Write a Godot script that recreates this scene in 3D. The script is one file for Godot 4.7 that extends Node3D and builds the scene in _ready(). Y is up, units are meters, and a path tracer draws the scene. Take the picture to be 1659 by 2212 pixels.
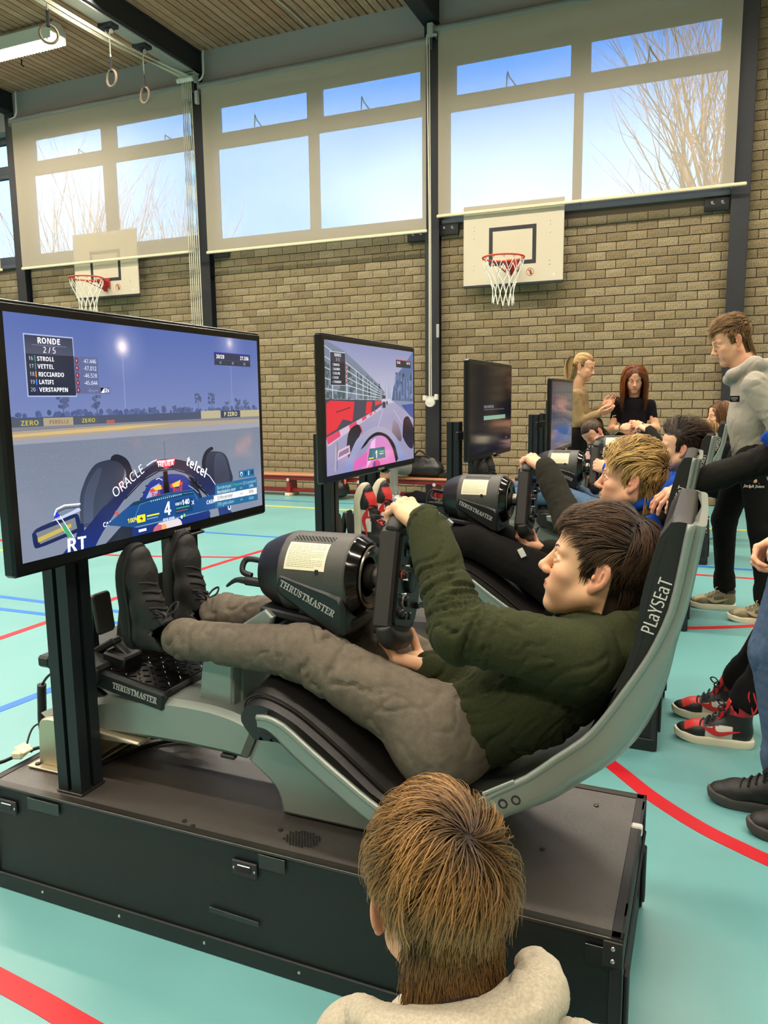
extends Node3D
# A school gym with a row of racing simulators. x runs along the brick wall, y is up, z comes towards the viewer.

var M := {}
var used := {}
var rng := RandomNumberGenerator.new()


# ---------------------------------------------------------------- mesh builder
class MB:
	var v := PackedVector3Array()
	var n := PackedVector3Array()
	var uv := PackedVector2Array()
	var col := PackedColorArray()
	var idx := PackedInt32Array()
	var has_uv := false
	var has_col := false
	var c := Color.WHITE
	var t := Transform3D()

	func patch(pv: PackedVector3Array, pi: PackedInt32Array, crease := 180.0, closed := true, puv := PackedVector2Array(), pc := PackedColorArray()) -> void:
		var q := PackedVector3Array()
		q.resize(pv.size())
		for i in pv.size():
			q[i] = t * pv[i]
		var tri := pi
		if closed:
			var vol := 0.0
			var o := q[0] if q.size() else Vector3.ZERO
			for k in range(0, tri.size(), 3):
				vol += (q[tri[k]] - o).dot((q[tri[k + 1]] - o).cross(q[tri[k + 2]] - o))
			if vol > 0.0:
				tri = pi.duplicate()
				for k in range(0, tri.size(), 3):
					var s := tri[k + 1]
					tri[k + 1] = tri[k + 2]
					tri[k + 2] = s
		var fn := PackedVector3Array()
		fn.resize(tri.size() / 3)
		for k in fn.size():
			var a := q[tri[k * 3]]
			fn[k] = (q[tri[k * 3 + 2]] - a).cross(q[tri[k * 3 + 1]] - a)
		if crease >= 180.0:
			var acc := PackedVector3Array()
			acc.resize(q.size())
			for k in fn.size():
				acc[tri[k * 3]] += fn[k]
				acc[tri[k * 3 + 1]] += fn[k]
				acc[tri[k * 3 + 2]] += fn[k]
			var base := v.size()
			for i in q.size():
				v.append(q[i])
				n.append(acc[i].normalized() if acc[i].length_squared() > 1e-24 else Vector3.UP)
				col.append(pc[i] if pc.size() else c)
				uv.append(puv[i] if puv.size() else Vector2.ZERO)
			for i in tri:
				idx.append(base + i)
		else:
			var cosc := cos(deg_to_rad(crease))
			var faces := []
			if crease > 0.0:
				faces.resize(q.size())
				for i in q.size():
					faces[i] = PackedInt32Array()
				for k in tri.size():
					faces[tri[k]].append(k / 3)
			for k in fn.size():
				var f := fn[k].normalized()
				for j in 3:
					var i := tri[k * 3 + j]
					var nn := f
					if crease > 0.0:
						nn = Vector3.ZERO
						for g: int in faces[i]:
							if fn[g].normalized().dot(f) > cosc:
								nn += fn[g]
						nn = nn.normalized() if nn.length_squared() > 1e-24 else f
					idx.append(v.size())
					v.append(q[i])
					n.append(nn)
					col.append(pc[i] if pc.size() else c)
					uv.append(puv[i] if puv.size() else Vector2.ZERO)
		if puv.size():
			has_uv = true
		if c != Color.WHITE or pc.size():
			has_col = true

	func box(at: Vector3, size: Vector3, bevel := 0.0, basis := Basis()) -> void:
		var h := size / 2.0
		var b := minf(bevel, minf(h.x, minf(h.y, h.z)) * 0.98)
		var p := PackedVector3Array()
		var tris := PackedInt32Array()
		if b <= 0.0:
			for i in 8:
				p.append(at + basis * Vector3(h.x if i & 1 else -h.x, h.y if i & 2 else -h.y, h.z if i & 4 else -h.z))
			for f in [[0, 1, 3, 2], [4, 6, 7, 5], [0, 4, 5, 1], [2, 3, 7, 6], [0, 2, 6, 4], [1, 5, 7, 3]]:
				tris.append_array([f[0], f[1], f[2], f[0], f[2], f[3]])
			patch(p, tris, 0.0)
			return
		for i in 8:
			var s := Vector3(1 if i & 1 else -1, 1 if i & 2 else -1, 1 if i & 4 else -1)
			for a in 3:
				var e := h - Vector3(b, b, b)
				e[a] = h[a]
				p.append(at + basis * (e * s))
		var quads := []
		for a in 3:
			var u := (a + 1) % 3
			var w := (a + 2) % 3
			for s in 2:
				var m := s << a
				quads.append([(m) * 3 + a, (m | 1 << u) * 3 + a, (m | 1 << u | 1 << w) * 3 + a, (m | 1 << w) * 3 + a])
			for s in 4:
				var m := (s & 1) << u | (s >> 1) << w
				quads.append([m * 3 + u, (m | 1 << a) * 3 + u, (m | 1 << a) * 3 + w, m * 3 + w])
		for f in quads:
			tris.append_array([f[0], f[1], f[2], f[0], f[2], f[3]])
		for i in 8:
			tris.append_array([i * 3, i * 3 + 1, i * 3 + 2])
		for k in range(0, tris.size(), 3):
			var a := p[tris[k]]
			var nn := (p[tris[k + 2]] - a).cross(p[tris[k + 1]] - a)
			if nn.dot(a - at) < 0.0:
				var s := tris[k + 1]
				tris[k + 1] = tris[k + 2]
				tris[k + 2] = s
		patch(p, tris, 0.0, false)

	# rings of equal length; joined by quads
	func loft(rings: Array, caps := true, crease := 180.0, ring_closed := true, closed := true) -> void:
		var p := PackedVector3Array()
		var tris := PackedInt32Array()
		var m: int = rings[0].size()
		for r in rings:
			p.append_array(r)
		for k in rings.size() - 1:
			for i in (m if ring_closed else m - 1):
				var j := (i + 1) % m
				var a := k * m + i
				var b := k * m + j
				tris.append_array([a, b, b + m, a, b + m, a + m])
		if caps:
			for e in 2:
				var ring: PackedVector3Array = rings[0] if e == 0 else rings[-1]
				var cc := Vector3.ZERO
				for q in ring:
					cc += q
				cc /= m
				var first := p.size()
				p.append(cc)
				var at := 0 if e == 0 else (rings.size() - 1) * m
				for i in m:
					if e == 0:
						tris.append_array([first, at + (i + 1) % m, at + i])
					else:
						tris.append_array([first, at + i, at + (i + 1) % m])
		patch(p, tris, crease, closed)

	func tube(path: PackedVector3Array, radius: Variant, sides := 8, flat := 1.0, side := Vector3.ZERO, caps := true, loop := false) -> void:
		var rings := []
		var count := path.size()
		var prev := Vector3.ZERO
		for i in count:
			var d := path[(i + 1) % count] - path[(i - 1 + count) % count] if loop else path[mini(i + 1, count - 1)] - path[maxi(i - 1, 0)]
			d = d.normalized()
			if i == 0:
				prev = side if side != Vector3.ZERO else (Vector3.UP if absf(d.y) < 0.9 else Vector3.RIGHT)
			var u := (prev - d * prev.dot(d)).normalized()
			var w := d.cross(u)
			prev = u
			var r: float = radius if radius is float else radius[i]
			var ring := PackedVector3Array()
			for k in sides:
				var a := TAU * k / sides
				ring.append(path[i] + u * cos(a) * r + w * sin(a) * r * flat)
			rings.append(ring)
		if loop:
			rings.append(rings[0])
		loft(rings, caps and not loop, 180.0 if sides > 6 else 50.0, true, true)

	# profile of (radius, height) round the y axis
	func lathe(profile: PackedVector2Array, seg := 24, xf := Transform3D(), crease := 35.0, squash := 1.0) -> void:
		var rings := []
		for q in profile:
			var ring := PackedVector3Array()
			for k in seg:
				var a := TAU * k / seg
				ring.append(xf * Vector3(cos(a) * q.x, q.y, sin(a) * q.x * squash))
			rings.append(ring)
		loft(rings, true, crease)

	func prism(poly: PackedVector2Array, depth: float, bevel := 0.0, xf := Transform3D(), crease := 35.0) -> void:
		var m := poly.size()
		var area := 0.0
		for i in m:
			area += poly[i].cross(poly[(i + 1) % m])
		var sgn := 1.0 if area > 0.0 else -1.0
		var inner := PackedVector2Array()
		for i in m:
			var a := (poly[i] - poly[(i - 1 + m) % m]).normalized()
			var b := (poly[(i + 1) % m] - poly[i]).normalized()
			var na := Vector2(-a.y, a.x) * sgn
			var nb := Vector2(-b.y, b.x) * sgn
			var mi := (na + nb)
			mi = mi / maxf(0.35, mi.length_squared() / 2.0)
			inner.append(poly[i] + mi * bevel)
		var p := PackedVector3Array()
		var tris := PackedInt32Array()
		var zs := [-depth / 2.0, depth / 2.0]
		if bevel > 0.0:
			zs = [-depth / 2.0, -depth / 2.0 + bevel, depth / 2.0 - bevel, depth / 2.0]
		for k in zs.size():
			var from := inner if bevel > 0.0 and (k == 0 or k == zs.size() - 1) else poly
			for q in from:
				p.append(xf * Vector3(q.x, q.y, zs[k]))
		for k in zs.size() - 1:
			for i in m:
				var j := (i + 1) % m
				tris.append_array([k * m + i, k * m + j, (k + 1) * m + j, k * m + i, (k + 1) * m + j, (k + 1) * m + i])
		var cap := Geometry2D.triangulate_polygon(inner if bevel > 0.0 else poly)
		var last := (zs.size() - 1) * m
		for k in range(0, cap.size(), 3):
			var f := PackedInt32Array([cap[k], cap[k + 1], cap[k + 2]])
			var pa := inner[f[0]] if bevel > 0.0 else poly[f[0]]
			var pb := inner[f[1]] if bevel > 0.0 else poly[f[1]]
			var pcc := inner[f[2]] if bevel > 0.0 else poly[f[2]]
			if ((pb - pa).cross(pcc - pa) > 0.0) != (area > 0.0):
				f = PackedInt32Array([f[0], f[2], f[1]])
			tris.append_array([f[0], f[2], f[1], last + f[0], last + f[1], last + f[2]])
		patch(p, tris, crease)

	func ball(at: Vector3, r: Vector3, seg := 16, basis := Basis()) -> void:
		var rings := []
		var rows := maxi(6, seg / 2)
		for i in rows + 1:
			var a := PI * (0.02 + 0.96 * i / rows)
			var ring := PackedVector3Array()
			for k in seg:
				var b := TAU * k / seg
				ring.append(at + basis * Vector3(cos(b) * sin(a) * r.x, cos(a) * r.y, sin(b) * sin(a) * r.z))
			rings.append(ring)
		loft(rings)

	# lettering in the xy plane of xf, centred
	func text(words: String, height: float, depth: float, xf: Transform3D, font: Font, stretch := 1.0, slant := 0.0) -> void:
		var tm := TextMesh.new()
		tm.text = words
		tm.font = font
		tm.font_size = 48
		tm.pixel_size = 1.0 / 48.0
		tm.depth = 0.0 if depth <= 0.0 else depth / height
		tm.curve_step = 2.0
		for s in tm.get_surface_count():
			var arr := tm.surface_get_arrays(s)
			var tv: PackedVector3Array = arr[Mesh.ARRAY_VERTEX]
			var tn: PackedVector3Array = arr[Mesh.ARRAY_NORMAL]
			var ti: PackedInt32Array = arr[Mesh.ARRAY_INDEX] if arr[Mesh.ARRAY_INDEX] != null else PackedInt32Array(range(tv.size()))
			var base := v.size()
			for i in tv.size():
				var q := tv[i]
				v.append(t * (xf * (Vector3((q.x + q.y * slant) * stretch, q.y, q.z) * height)))
				n.append((t.basis * (xf.basis * tn[i])).normalized())
				uv.append(Vector2.ZERO)
				col.append(c)
			for i in ti:
				idx.append(base + i)

	func quad(a: Vector3, b: Vector3, d: Vector3, e: Vector3) -> void:
		patch(PackedVector3Array([a, b, d, e]), PackedInt32Array([0, 1, 2, 0, 2, 3]), 180.0, false, PackedVector2Array([Vector2(0, 0), Vector2(1, 0), Vector2(1, 1), Vector2(0, 1)]))

	func mesh() -> ArrayMesh:
		var arr := []
		arr.resize(Mesh.ARRAY_MAX)
		arr[Mesh.ARRAY_VERTEX] = v
		arr[Mesh.ARRAY_NORMAL] = n
		arr[Mesh.ARRAY_INDEX] = idx
		if has_uv:
			arr[Mesh.ARRAY_TEX_UV] = uv
		if has_col:
			arr[Mesh.ARRAY_COLOR] = col
		var m := ArrayMesh.new()
		m.add_surface_from_arrays(Mesh.PRIMITIVE_TRIANGLES, arr)
		return m


# ---------------------------------------------------------------- smooth bodies: a distance field meshed as surface nets
class Field:
	var prims := []   # [sub, kind, a, b, ra, rb, k, inverse transform, scale, lo, hi]
	var f := PackedFloat32Array()

	func cap(a: Vector3, b: Vector3, ra: float, rb: float, k := 0.02, sub := false, xf := Transform3D()) -> void:
		var r := maxf(ra, rb)
		var lo := Vector3(minf(a.x, b.x), minf(a.y, b.y), minf(a.z, b.z)) - Vector3(r, r, r)
		var hi := Vector3(maxf(a.x, b.x), maxf(a.y, b.y), maxf(a.z, b.z)) + Vector3(r, r, r)
		prims.append([sub, 0, a, b, ra, rb, k, xf, 1.0, lo, hi])

	# a tapered limb whose section is flattened: width along side * wide
	func oval(a: Vector3, b: Vector3, ra: float, rb: float, side: Vector3, wide: float, k := 0.02, sub := false) -> void:
		var s := side.normalized()
		var o := (a + b) / 2.0
		# squeeze space along side by 1/wide round o
		var q := 1.0 / wide - 1.0
		var bs := Basis(Vector3(1 + q * s.x * s.x, q * s.x * s.y, q * s.x * s.z), Vector3(q * s.x * s.y, 1 + q * s.y * s.y, q * s.y * s.z), Vector3(q * s.x * s.z, q * s.y * s.z, 1 + q * s.z * s.z))
		var inv := Transform3D(bs, o - bs * o)
		var r := maxf(ra, rb) * maxf(1.0, wide)
		var lo := Vector3(minf(a.x, b.x), minf(a.y, b.y), minf(a.z, b.z)) - Vector3(r, r, r)
		var hi := Vector3(maxf(a.x, b.x), maxf(a.y, b.y), maxf(a.z, b.z)) + Vector3(r, r, r)
		prims.append([sub, 1, inv * a, inv * b, ra, rb, k, inv, minf(1.0, wide), lo, hi])

	func ell(c: Vector3, r: Vector3, k := 0.02, basis := Basis(), sub := false) -> void:
		var e := Vector3(absf(basis.x.x) * r.x + absf(basis.y.x) * r.y + absf(basis.z.x) * r.z, absf(basis.x.y) * r.x + absf(basis.y.y) * r.y + absf(basis.z.y) * r.z, absf(basis.x.z) * r.x + absf(basis.y.z) * r.y + absf(basis.z.z) * r.z)
		prims.append([sub, 2, c, r, 0.0, 0.0, k, Transform3D(basis, c).affine_inverse(), 1.0, c - e, c + e])

	# the same primitives put through a rigid transform
	func put(other: Field, xf: Transform3D, scale := 1.0) -> void:
		for p in other.prims:
			if p[1] == 0:
				cap(xf * (p[2] * scale), xf * (p[3] * scale), p[4] * scale, p[5] * scale, p[6] * scale, p[0])
			elif p[1] == 2:
				ell(xf * (p[2] * scale), p[3] * scale, p[6] * scale, xf.basis * p[7].basis.inverse(), p[0])

	func build(mb: MB, cell: float, shade = null, bump = null, clip = null) -> void:
		var lo := Vector3(1e9, 1e9, 1e9)
		var hi := -lo
		for p in prims:
			if not p[0]:
				lo = lo.min(p[9])
				hi = hi.max(p[10])
		lo -= Vector3.ONE * cell * 3.0
		hi += Vector3.ONE * cell * 3.0
		var nx := int(ceil((hi.x - lo.x) / cell)) + 1
		var ny := int(ceil((hi.y - lo.y) / cell)) + 1
		var nz := int(ceil((hi.z - lo.z) / cell)) + 1
		var sx := 1
		var sy := nx
		var sz := nx * ny
		f = PackedFloat32Array()
		f.resize(nx * ny * nz)
		f.fill(1000.0)
		for p in prims:
			var sub: bool = p[0]
			var kind: int = p[1]
			var a: Vector3 = p[2]
			var b: Vector3 = p[3]
			var ra: float = p[4]
			var rb: float = p[5]
			var k: float = maxf(p[6], 1e-5)
			var inv: Transform3D = p[7]
			var scl: float = p[8]
			var pad := k + cell * 2.5
			var i0 := maxi(0, int(((p[9] as Vector3).x - pad - lo.x) / cell))
			var j0 := maxi(0, int(((p[9] as Vector3).y - pad - lo.y) / cell))
			var k0 := maxi(0, int(((p[9] as Vector3).z - pad - lo.z) / cell))
			var i1 := mini(nx - 1, int(((p[10] as Vector3).x + pad - lo.x) / cell) + 1)
			var j1 := mini(ny - 1, int(((p[10] as Vector3).y + pad - lo.y) / cell) + 1)
			var k1 := mini(nz - 1, int(((p[10] as Vector3).z + pad - lo.z) / cell) + 1)
			var ab := b - a
			var ab2 := maxf(ab.length_squared(), 1e-12)
			var q4 := 0.25 / k
			for kk in range(k0, k1 + 1):
				for jj in range(j0, j1 + 1):
					var at := kk * sz + jj * sy + i0
					var q := lo + Vector3(i0, jj, kk) * cell
					for ii in range(i0, i1 + 1):
						var d: float
						if kind == 0:
							var h := clampf((q - a).dot(ab) / ab2, 0.0, 1.0)
							d = (q - a - ab * h).length() - ra - (rb - ra) * h
						elif kind == 1:
							var w := inv * q
							var h := clampf((w - a).dot(ab) / ab2, 0.0, 1.0)
							d = ((w - a - ab * h).length() - ra - (rb - ra) * h) * scl
						else:
							var w := inv * q
							var e := w / b
							var l := e.length()
							var g := (e / b).length()
							d = l * (l - 1.0) / g if g > 1e-9 else -b.x
						var o := f[at]
						if sub:
							d = -d
							var u := k - absf(o - d)
							f[at] = maxf(o, d) + (u * u * q4 if u > 0.0 else 0.0)
						else:
							var u := k - absf(o - d)
							f[at] = minf(o, d) - (u * u * q4 if u > 0.0 else 0.0)
						at += 1
						q.x += cell
		# surface nets
		var cellv := PackedInt32Array()
		cellv.resize(nx * ny * nz)
		cellv.fill(-1)
		var pts := PackedVector3Array()
		var where := PackedInt32Array()
		var near := cell * 2.2
		for kk in nz - 1:
			for jj in ny - 1:
				var at := kk * sz + jj * sy
				for ii in nx - 1:
					var f0 := f[at]
					if f0 < near and f0 > -near:
						var f1 := f[at + 1]
						var f2 := f[at + sy]
						var f3 := f[at + sy + 1]
						var f4 := f[at + sz]
						var f5 := f[at + sz + 1]
						var f6 := f[at + sz + sy]
						var f7 := f[at + sz + sy + 1]
						var m := int(f0 < 0) + int(f1 < 0) + int(f2 < 0) + int(f3 < 0) + int(f4 < 0) + int(f5 < 0) + int(f6 < 0) + int(f7 < 0)
						if m > 0 and m < 8:
							var s := Vector3.ZERO
							var c := 0
							if (f0 < 0) != (f1 < 0): s += Vector3(f0 / (f0 - f1), 0, 0); c += 1
							if (f2 < 0) != (f3 < 0): s += Vector3(f2 / (f2 - f3), 1, 0); c += 1
							if (f4 < 0) != (f5 < 0): s += Vector3(f4 / (f4 - f5), 0, 1); c += 1
							if (f6 < 0) != (f7 < 0): s += Vector3(f6 / (f6 - f7), 1, 1); c += 1
							if (f0 < 0) != (f2 < 0): s += Vector3(0, f0 / (f0 - f2), 0); c += 1
							if (f1 < 0) != (f3 < 0): s += Vector3(1, f1 / (f1 - f3), 0); c += 1
							if (f4 < 0) != (f6 < 0): s += Vector3(0, f4 / (f4 - f6), 1); c += 1
							if (f5 < 0) != (f7 < 0): s += Vector3(1, f5 / (f5 - f7), 1); c += 1
							if (f0 < 0) != (f4 < 0): s += Vector3(0, 0, f0 / (f0 - f4)); c += 1
							if (f1 < 0) != (f5 < 0): s += Vector3(1, 0, f1 / (f1 - f5)); c += 1
							if (f2 < 0) != (f6 < 0): s += Vector3(0, 1, f2 / (f2 - f6)); c += 1
							if (f3 < 0) != (f7 < 0): s += Vector3(1, 1, f3 / (f3 - f7)); c += 1
							cellv[at] = pts.size()
							where.append(at)
							pts.append(lo + (Vector3(ii, jj, kk) + s / c) * cell)
					at += 1
		var tris := PackedInt32Array()
		for at in where:
			var in0 := f[at] < 0
			for ax in 3:
				var d := sx if ax == 0 else (sy if ax == 1 else sz)
				var u := sy if ax == 0 else (sz if ax == 1 else sx)
				var w := sz if ax == 0 else (sx if ax == 1 else sy)
				if (f[at + d] < 0) != in0:
					var b := cellv[at - u]
					var c := cellv[at - u - w]
					var e := cellv[at - w]
					var a := cellv[at]
					if b < 0 or c < 0 or e < 0:
						continue
					if clip != null and clip.call(pts[a]):
						continue
					if in0:
						tris.append_array([a, c, b, a, e, c])
					else:
						tris.append_array([a, b, c, a, c, e])
		if bump != null:
			var nn := PackedVector3Array()
			nn.resize(pts.size())
			for k in range(0, tris.size(), 3):
				var fn := (pts[tris[k + 2]] - pts[tris[k]]).cross(pts[tris[k + 1]] - pts[tris[k]])
				nn[tris[k]] += fn
				nn[tris[k + 1]] += fn
				nn[tris[k + 2]] += fn
			for i in pts.size():
				pts[i] += nn[i].normalized() * float(bump.call(pts[i], nn[i].normalized()))
		var pc := PackedColorArray()
		if shade != null:
			pc.resize(pts.size())
			for i in pts.size():
				pc[i] = shade.call(pts[i])
		mb.patch(pts, tris, 180.0, false, PackedVector2Array(), pc)
		f = PackedFloat32Array()


# ---------------------------------------------------------------- naming and nodes
func numbered(called: String) -> String:
	if not used.has(called):
		used[called] = 0
		return called
	used[called] += 1
	return "%s_%03d" % [called, used[called]]


func obj(called: String, mb, material: Material, parent: Node3D = null) -> MeshInstance3D:
	var o := MeshInstance3D.new()
	o.mesh = mb.mesh() if mb is MB else mb
	o.material_override = material
	if parent == null:
		o.name = numbered(called)
		add_child(o)
	else:
		o.name = called
		parent.add_child(o, true)
	return o


func thing(called: String, label: String, category: String, at := Vector3.ZERO, group := "") -> Node3D:
	var o := Node3D.new()
	o.name = numbered(called)
	add_child(o)
	o.position = at
	tag(o, label, category, group)
	return o


func tag(o: Node3D, label: String, category: String, group := "") -> Node3D:
	o.set_meta("label", label)
	o.set_meta("category", category)
	if group != "":
		o.set_meta("group", group)
	return o


func struct(o: Node3D, label := "") -> Node3D:
	o.set_meta("kind", "structure")
	if label != "":
		o.set_meta("label", label)
		o.set_meta("category", "building part")
	return o


func copy_of(src: Node3D, called: String, label: String, offset: Vector3, group := "") -> Node3D:
	var r: Node3D = src.duplicate()
	r.name = numbered(called)
	add_child(r)
	r.position = src.position + offset
	tag(r, label, src.get_meta("category"), group)
	return r


func C8(r: int, g: int, b: int) -> Color:
	return Color8(r, g, b)


func lin(r: int, g: int, b: int) -> Color:
	return Color8(r, g, b).srgb_to_linear()


func noise(freq: float, seed_: int, kind := FastNoiseLite.TYPE_SIMPLEX_SMOOTH, oct := 4) -> FastNoiseLite:
	var f := FastNoiseLite.new()
	f.seed = seed_
	f.noise_type = kind
	f.frequency = freq
	f.fractal_octaves = oct
	return f


func tex(im: Image) -> ImageTexture:
	return ImageTexture.create_from_image(im)


func noise_tex(size: int, freq: float, seed_: int, lo: Color, hi: Color, oct := 4, kind := FastNoiseLite.TYPE_SIMPLEX_SMOOTH, stretch := 1) -> ImageTexture:
	var g := noise(freq, seed_, kind, oct).get_seamless_image(size, size)
	g.convert(Image.FORMAT_L8)
	var data := g.get_data()
	var im := Image.create(size, size, false, Image.FORMAT_RGB8)
	var out := PackedByteArray()
	out.resize(size * size * 3)
	var lut := PackedByteArray()
	for i in 256:
		var c := lo.lerp(hi, i / 255.0)
		lut.append_array([int(c.r * 255), int(c.g * 255), int(c.b * 255)])
	for y in size:
		for x in size:
			var q := data[y * size + (x / stretch)] * 3
			var o := (y * size + x) * 3
			out[o] = lut[q]
			out[o + 1] = lut[q + 1]
			out[o + 2] = lut[q + 2]
	im.set_data(size, size, false, Image.FORMAT_RGB8, out)
	return tex(im)


func normal_tex(size: int, freq: float, seed_: int, strength: float, oct := 4, kind := FastNoiseLite.TYPE_SIMPLEX_SMOOTH) -> ImageTexture:
	var g := noise(freq, seed_, kind, oct).get_seamless_image(size, size)
	g.convert(Image.FORMAT_RGBA8)
	g.bump_map_to_normal_map(strength)
	return tex(g)


func mat(key: String, color: Color, rough := 0.6, metal := 0.0, spec := 0.5) -> StandardMaterial3D:
	var m := StandardMaterial3D.new()
	m.resource_name = key
	m.albedo_color = color
	m.roughness = rough
	m.metallic = metal
	m.metallic_specular = spec
	M[key] = m
	return m


func tri(m: StandardMaterial3D, scale: float, normal: Texture2D = null, ns := 1.0, albedo: Texture2D = null) -> StandardMaterial3D:
	m.uv1_triplanar = true
	m.uv1_scale = Vector3.ONE * scale
	if normal:
		m.normal_enabled = true
		m.normal_texture = normal
		m.normal_scale = ns
	if albedo:
		m.albedo_texture = albedo
	return m


func V(x: float, y: float, z: float) -> Vector3:
	return Vector3(x, y, z)


func poly(a: Array) -> PackedVector2Array:
	var p := PackedVector2Array()
	for k in range(0, a.size(), 2):
		p.append(Vector2(a[k], a[k + 1]))
	return p


func path(a: Array) -> PackedVector3Array:
	var p := PackedVector3Array()
	for k in range(0, a.size(), 3):
		p.append(Vector3(a[k], a[k + 1], a[k + 2]))
	return p


# a smooth curve through the points
func curve(p: PackedVector3Array, per := 6) -> PackedVector3Array:
	var out := PackedVector3Array()
	for i in p.size() - 1:
		var a := p[maxi(i - 1, 0)]
		var b := p[i]
		var c := p[i + 1]
		var d := p[mini(i + 2, p.size() - 1)]
		for k in per:
			out.append(b.cubic_interpolate(c, a, d, float(k) / per))
	out.append(p[-1])
	return out


func curve2(p: PackedVector2Array, per := 5) -> PackedVector2Array:
	var out := PackedVector2Array()
	for i in p.size() - 1:
		for k in per:
			out.append(p[i].cubic_interpolate(p[i + 1], p[maxi(i - 1, 0)], p[mini(i + 2, p.size() - 1)], float(k) / per))
	out.append(p[-1])
	return out


func rounded_rect(w: float, h: float, r: float, seg := 4) -> PackedVector2Array:
	var p := PackedVector2Array()
	for q in 4:
		var cx := (w / 2 - r) * (1 if q == 0 or q == 3 else -1)
		var cy := (h / 2 - r) * (1 if q < 2 else -1)
		for k in seg + 1:
			var a := PI / 2 * (q + float(k) / seg)
			p.append(Vector2(cx + cos(a) * r, cy + sin(a) * r))
	return p


# axes: local x, y, z as given
func frame(o: Vector3, x: Vector3, y: Vector3) -> Transform3D:
	var xx := x.normalized()
	var zz := xx.cross(y).normalized()
	return Transform3D(Basis(xx, zz.cross(xx), zz), o)

func _ready() -> void:
	rng.seed = 7
	# camera
	var cam := Camera3D.new()
	cam.name = "camera"
	cam.transform = Transform3D(Basis(V(0.92196, -0.01095, -0.38712), V(-0.04654, 0.98931, -0.13883), V(0.38450, 0.14600, 0.91150)).orthonormalized(), V(0, 1.22, 0))
	cam.fov = 67.32
	cam.near = 0.05
	cam.far = 200.0
	cam.keep_aspect = Camera3D.KEEP_HEIGHT
	add_child(cam)
	# sky
	var we := WorldEnvironment.new()
	we.name = "world_environment"
	var env := Environment.new()
	env.background_mode = Environment.BG_SKY
	var sky := Sky.new()
	var sm := ProceduralSkyMaterial.new()
	sm.sky_top_color = C8(30, 126, 236)
	sm.sky_horizon_color = C8(140, 212, 250)
	sm.sky_curve = 0.16
	sm.sky_energy_multiplier = 1.8
	sm.ground_bottom_color = C8(90, 95, 85)
	sm.ground_horizon_color = C8(150, 155, 150)
	sm.sun_angle_max = 1.0
	sm.sky_cover = haze()
	sm.sky_cover_modulate = Color(1, 1, 1, 1)
	sky.sky_material = sm
	env.sky = sky
	env.tonemap_mode = Environment.TONE_MAPPER_LINEAR
	env.tonemap_exposure = 0.77
	env.sdfgi_enabled = true
	env.ssao_enabled = true
	env.ssil_enabled = true
	we.environment = env
	add_child(we)
	# low winter sun from over the roof: it reaches the trees outside, not the hall
	var sun := DirectionalLight3D.new()
	sun.name = "sun"
	sun.light_energy = 2.6
	sun.light_color = Color(1.0, 0.88, 0.68)
	sun.light_angular_distance = 0.6
	sun.shadow_enabled = true
	sun.rotation = V(deg_to_rad(-24), deg_to_rad(24), 0)
	add_child(sun)
	LAMP_ENERGY = 20.0
	LAMP_COLOR = Color(1.0, 0.95, 0.88)
	materials()
	room()
	build_all()


# thin white cloud, thicker towards the horizon all round
func haze() -> ImageTexture:
	var f := noise(1.6, 14, FastNoiseLite.TYPE_SIMPLEX_SMOOTH, 4)
	var im := Image.create(512, 256, false, Image.FORMAT_RGBA8)
	for y in 128:
		var el := (0.5 - (y + 0.5) / 256.0) * PI
		for x in 512:
			var a := TAU * x / 512.0
			var d := V(cos(a) * cos(el), sin(el) * 2.0, sin(a) * cos(el))
			var c := clampf(f.get_noise_3dv(d) * 1.3 + 0.55, 0.0, 1.0) * (1.0 - smoothstep(deg_to_rad(9), deg_to_rad(24), el)) + 0.25 * clampf(f.get_noise_3dv(d * 1.7 + V(3, 3, 3)) * 1.6 - 0.2, 0, 1)
			im.set_pixel(x, y, Color(1, 1, 1, clampf(c, 0, 1)))
	return tex(im)


var LAMP_ENERGY := 10.0
var LAMP_COLOR := Color.WHITE
const WALL := -9.2
const CEIL := 5.75
const COLS := [0.19, -3.17, -6.46, -9.83]
const SIMS := [Vector3(0, 0, 0), Vector3(-0.02, 0, -1.395), Vector3(0.04, 0, -2.9), Vector3(0.13, 0, -4.65)]


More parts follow.
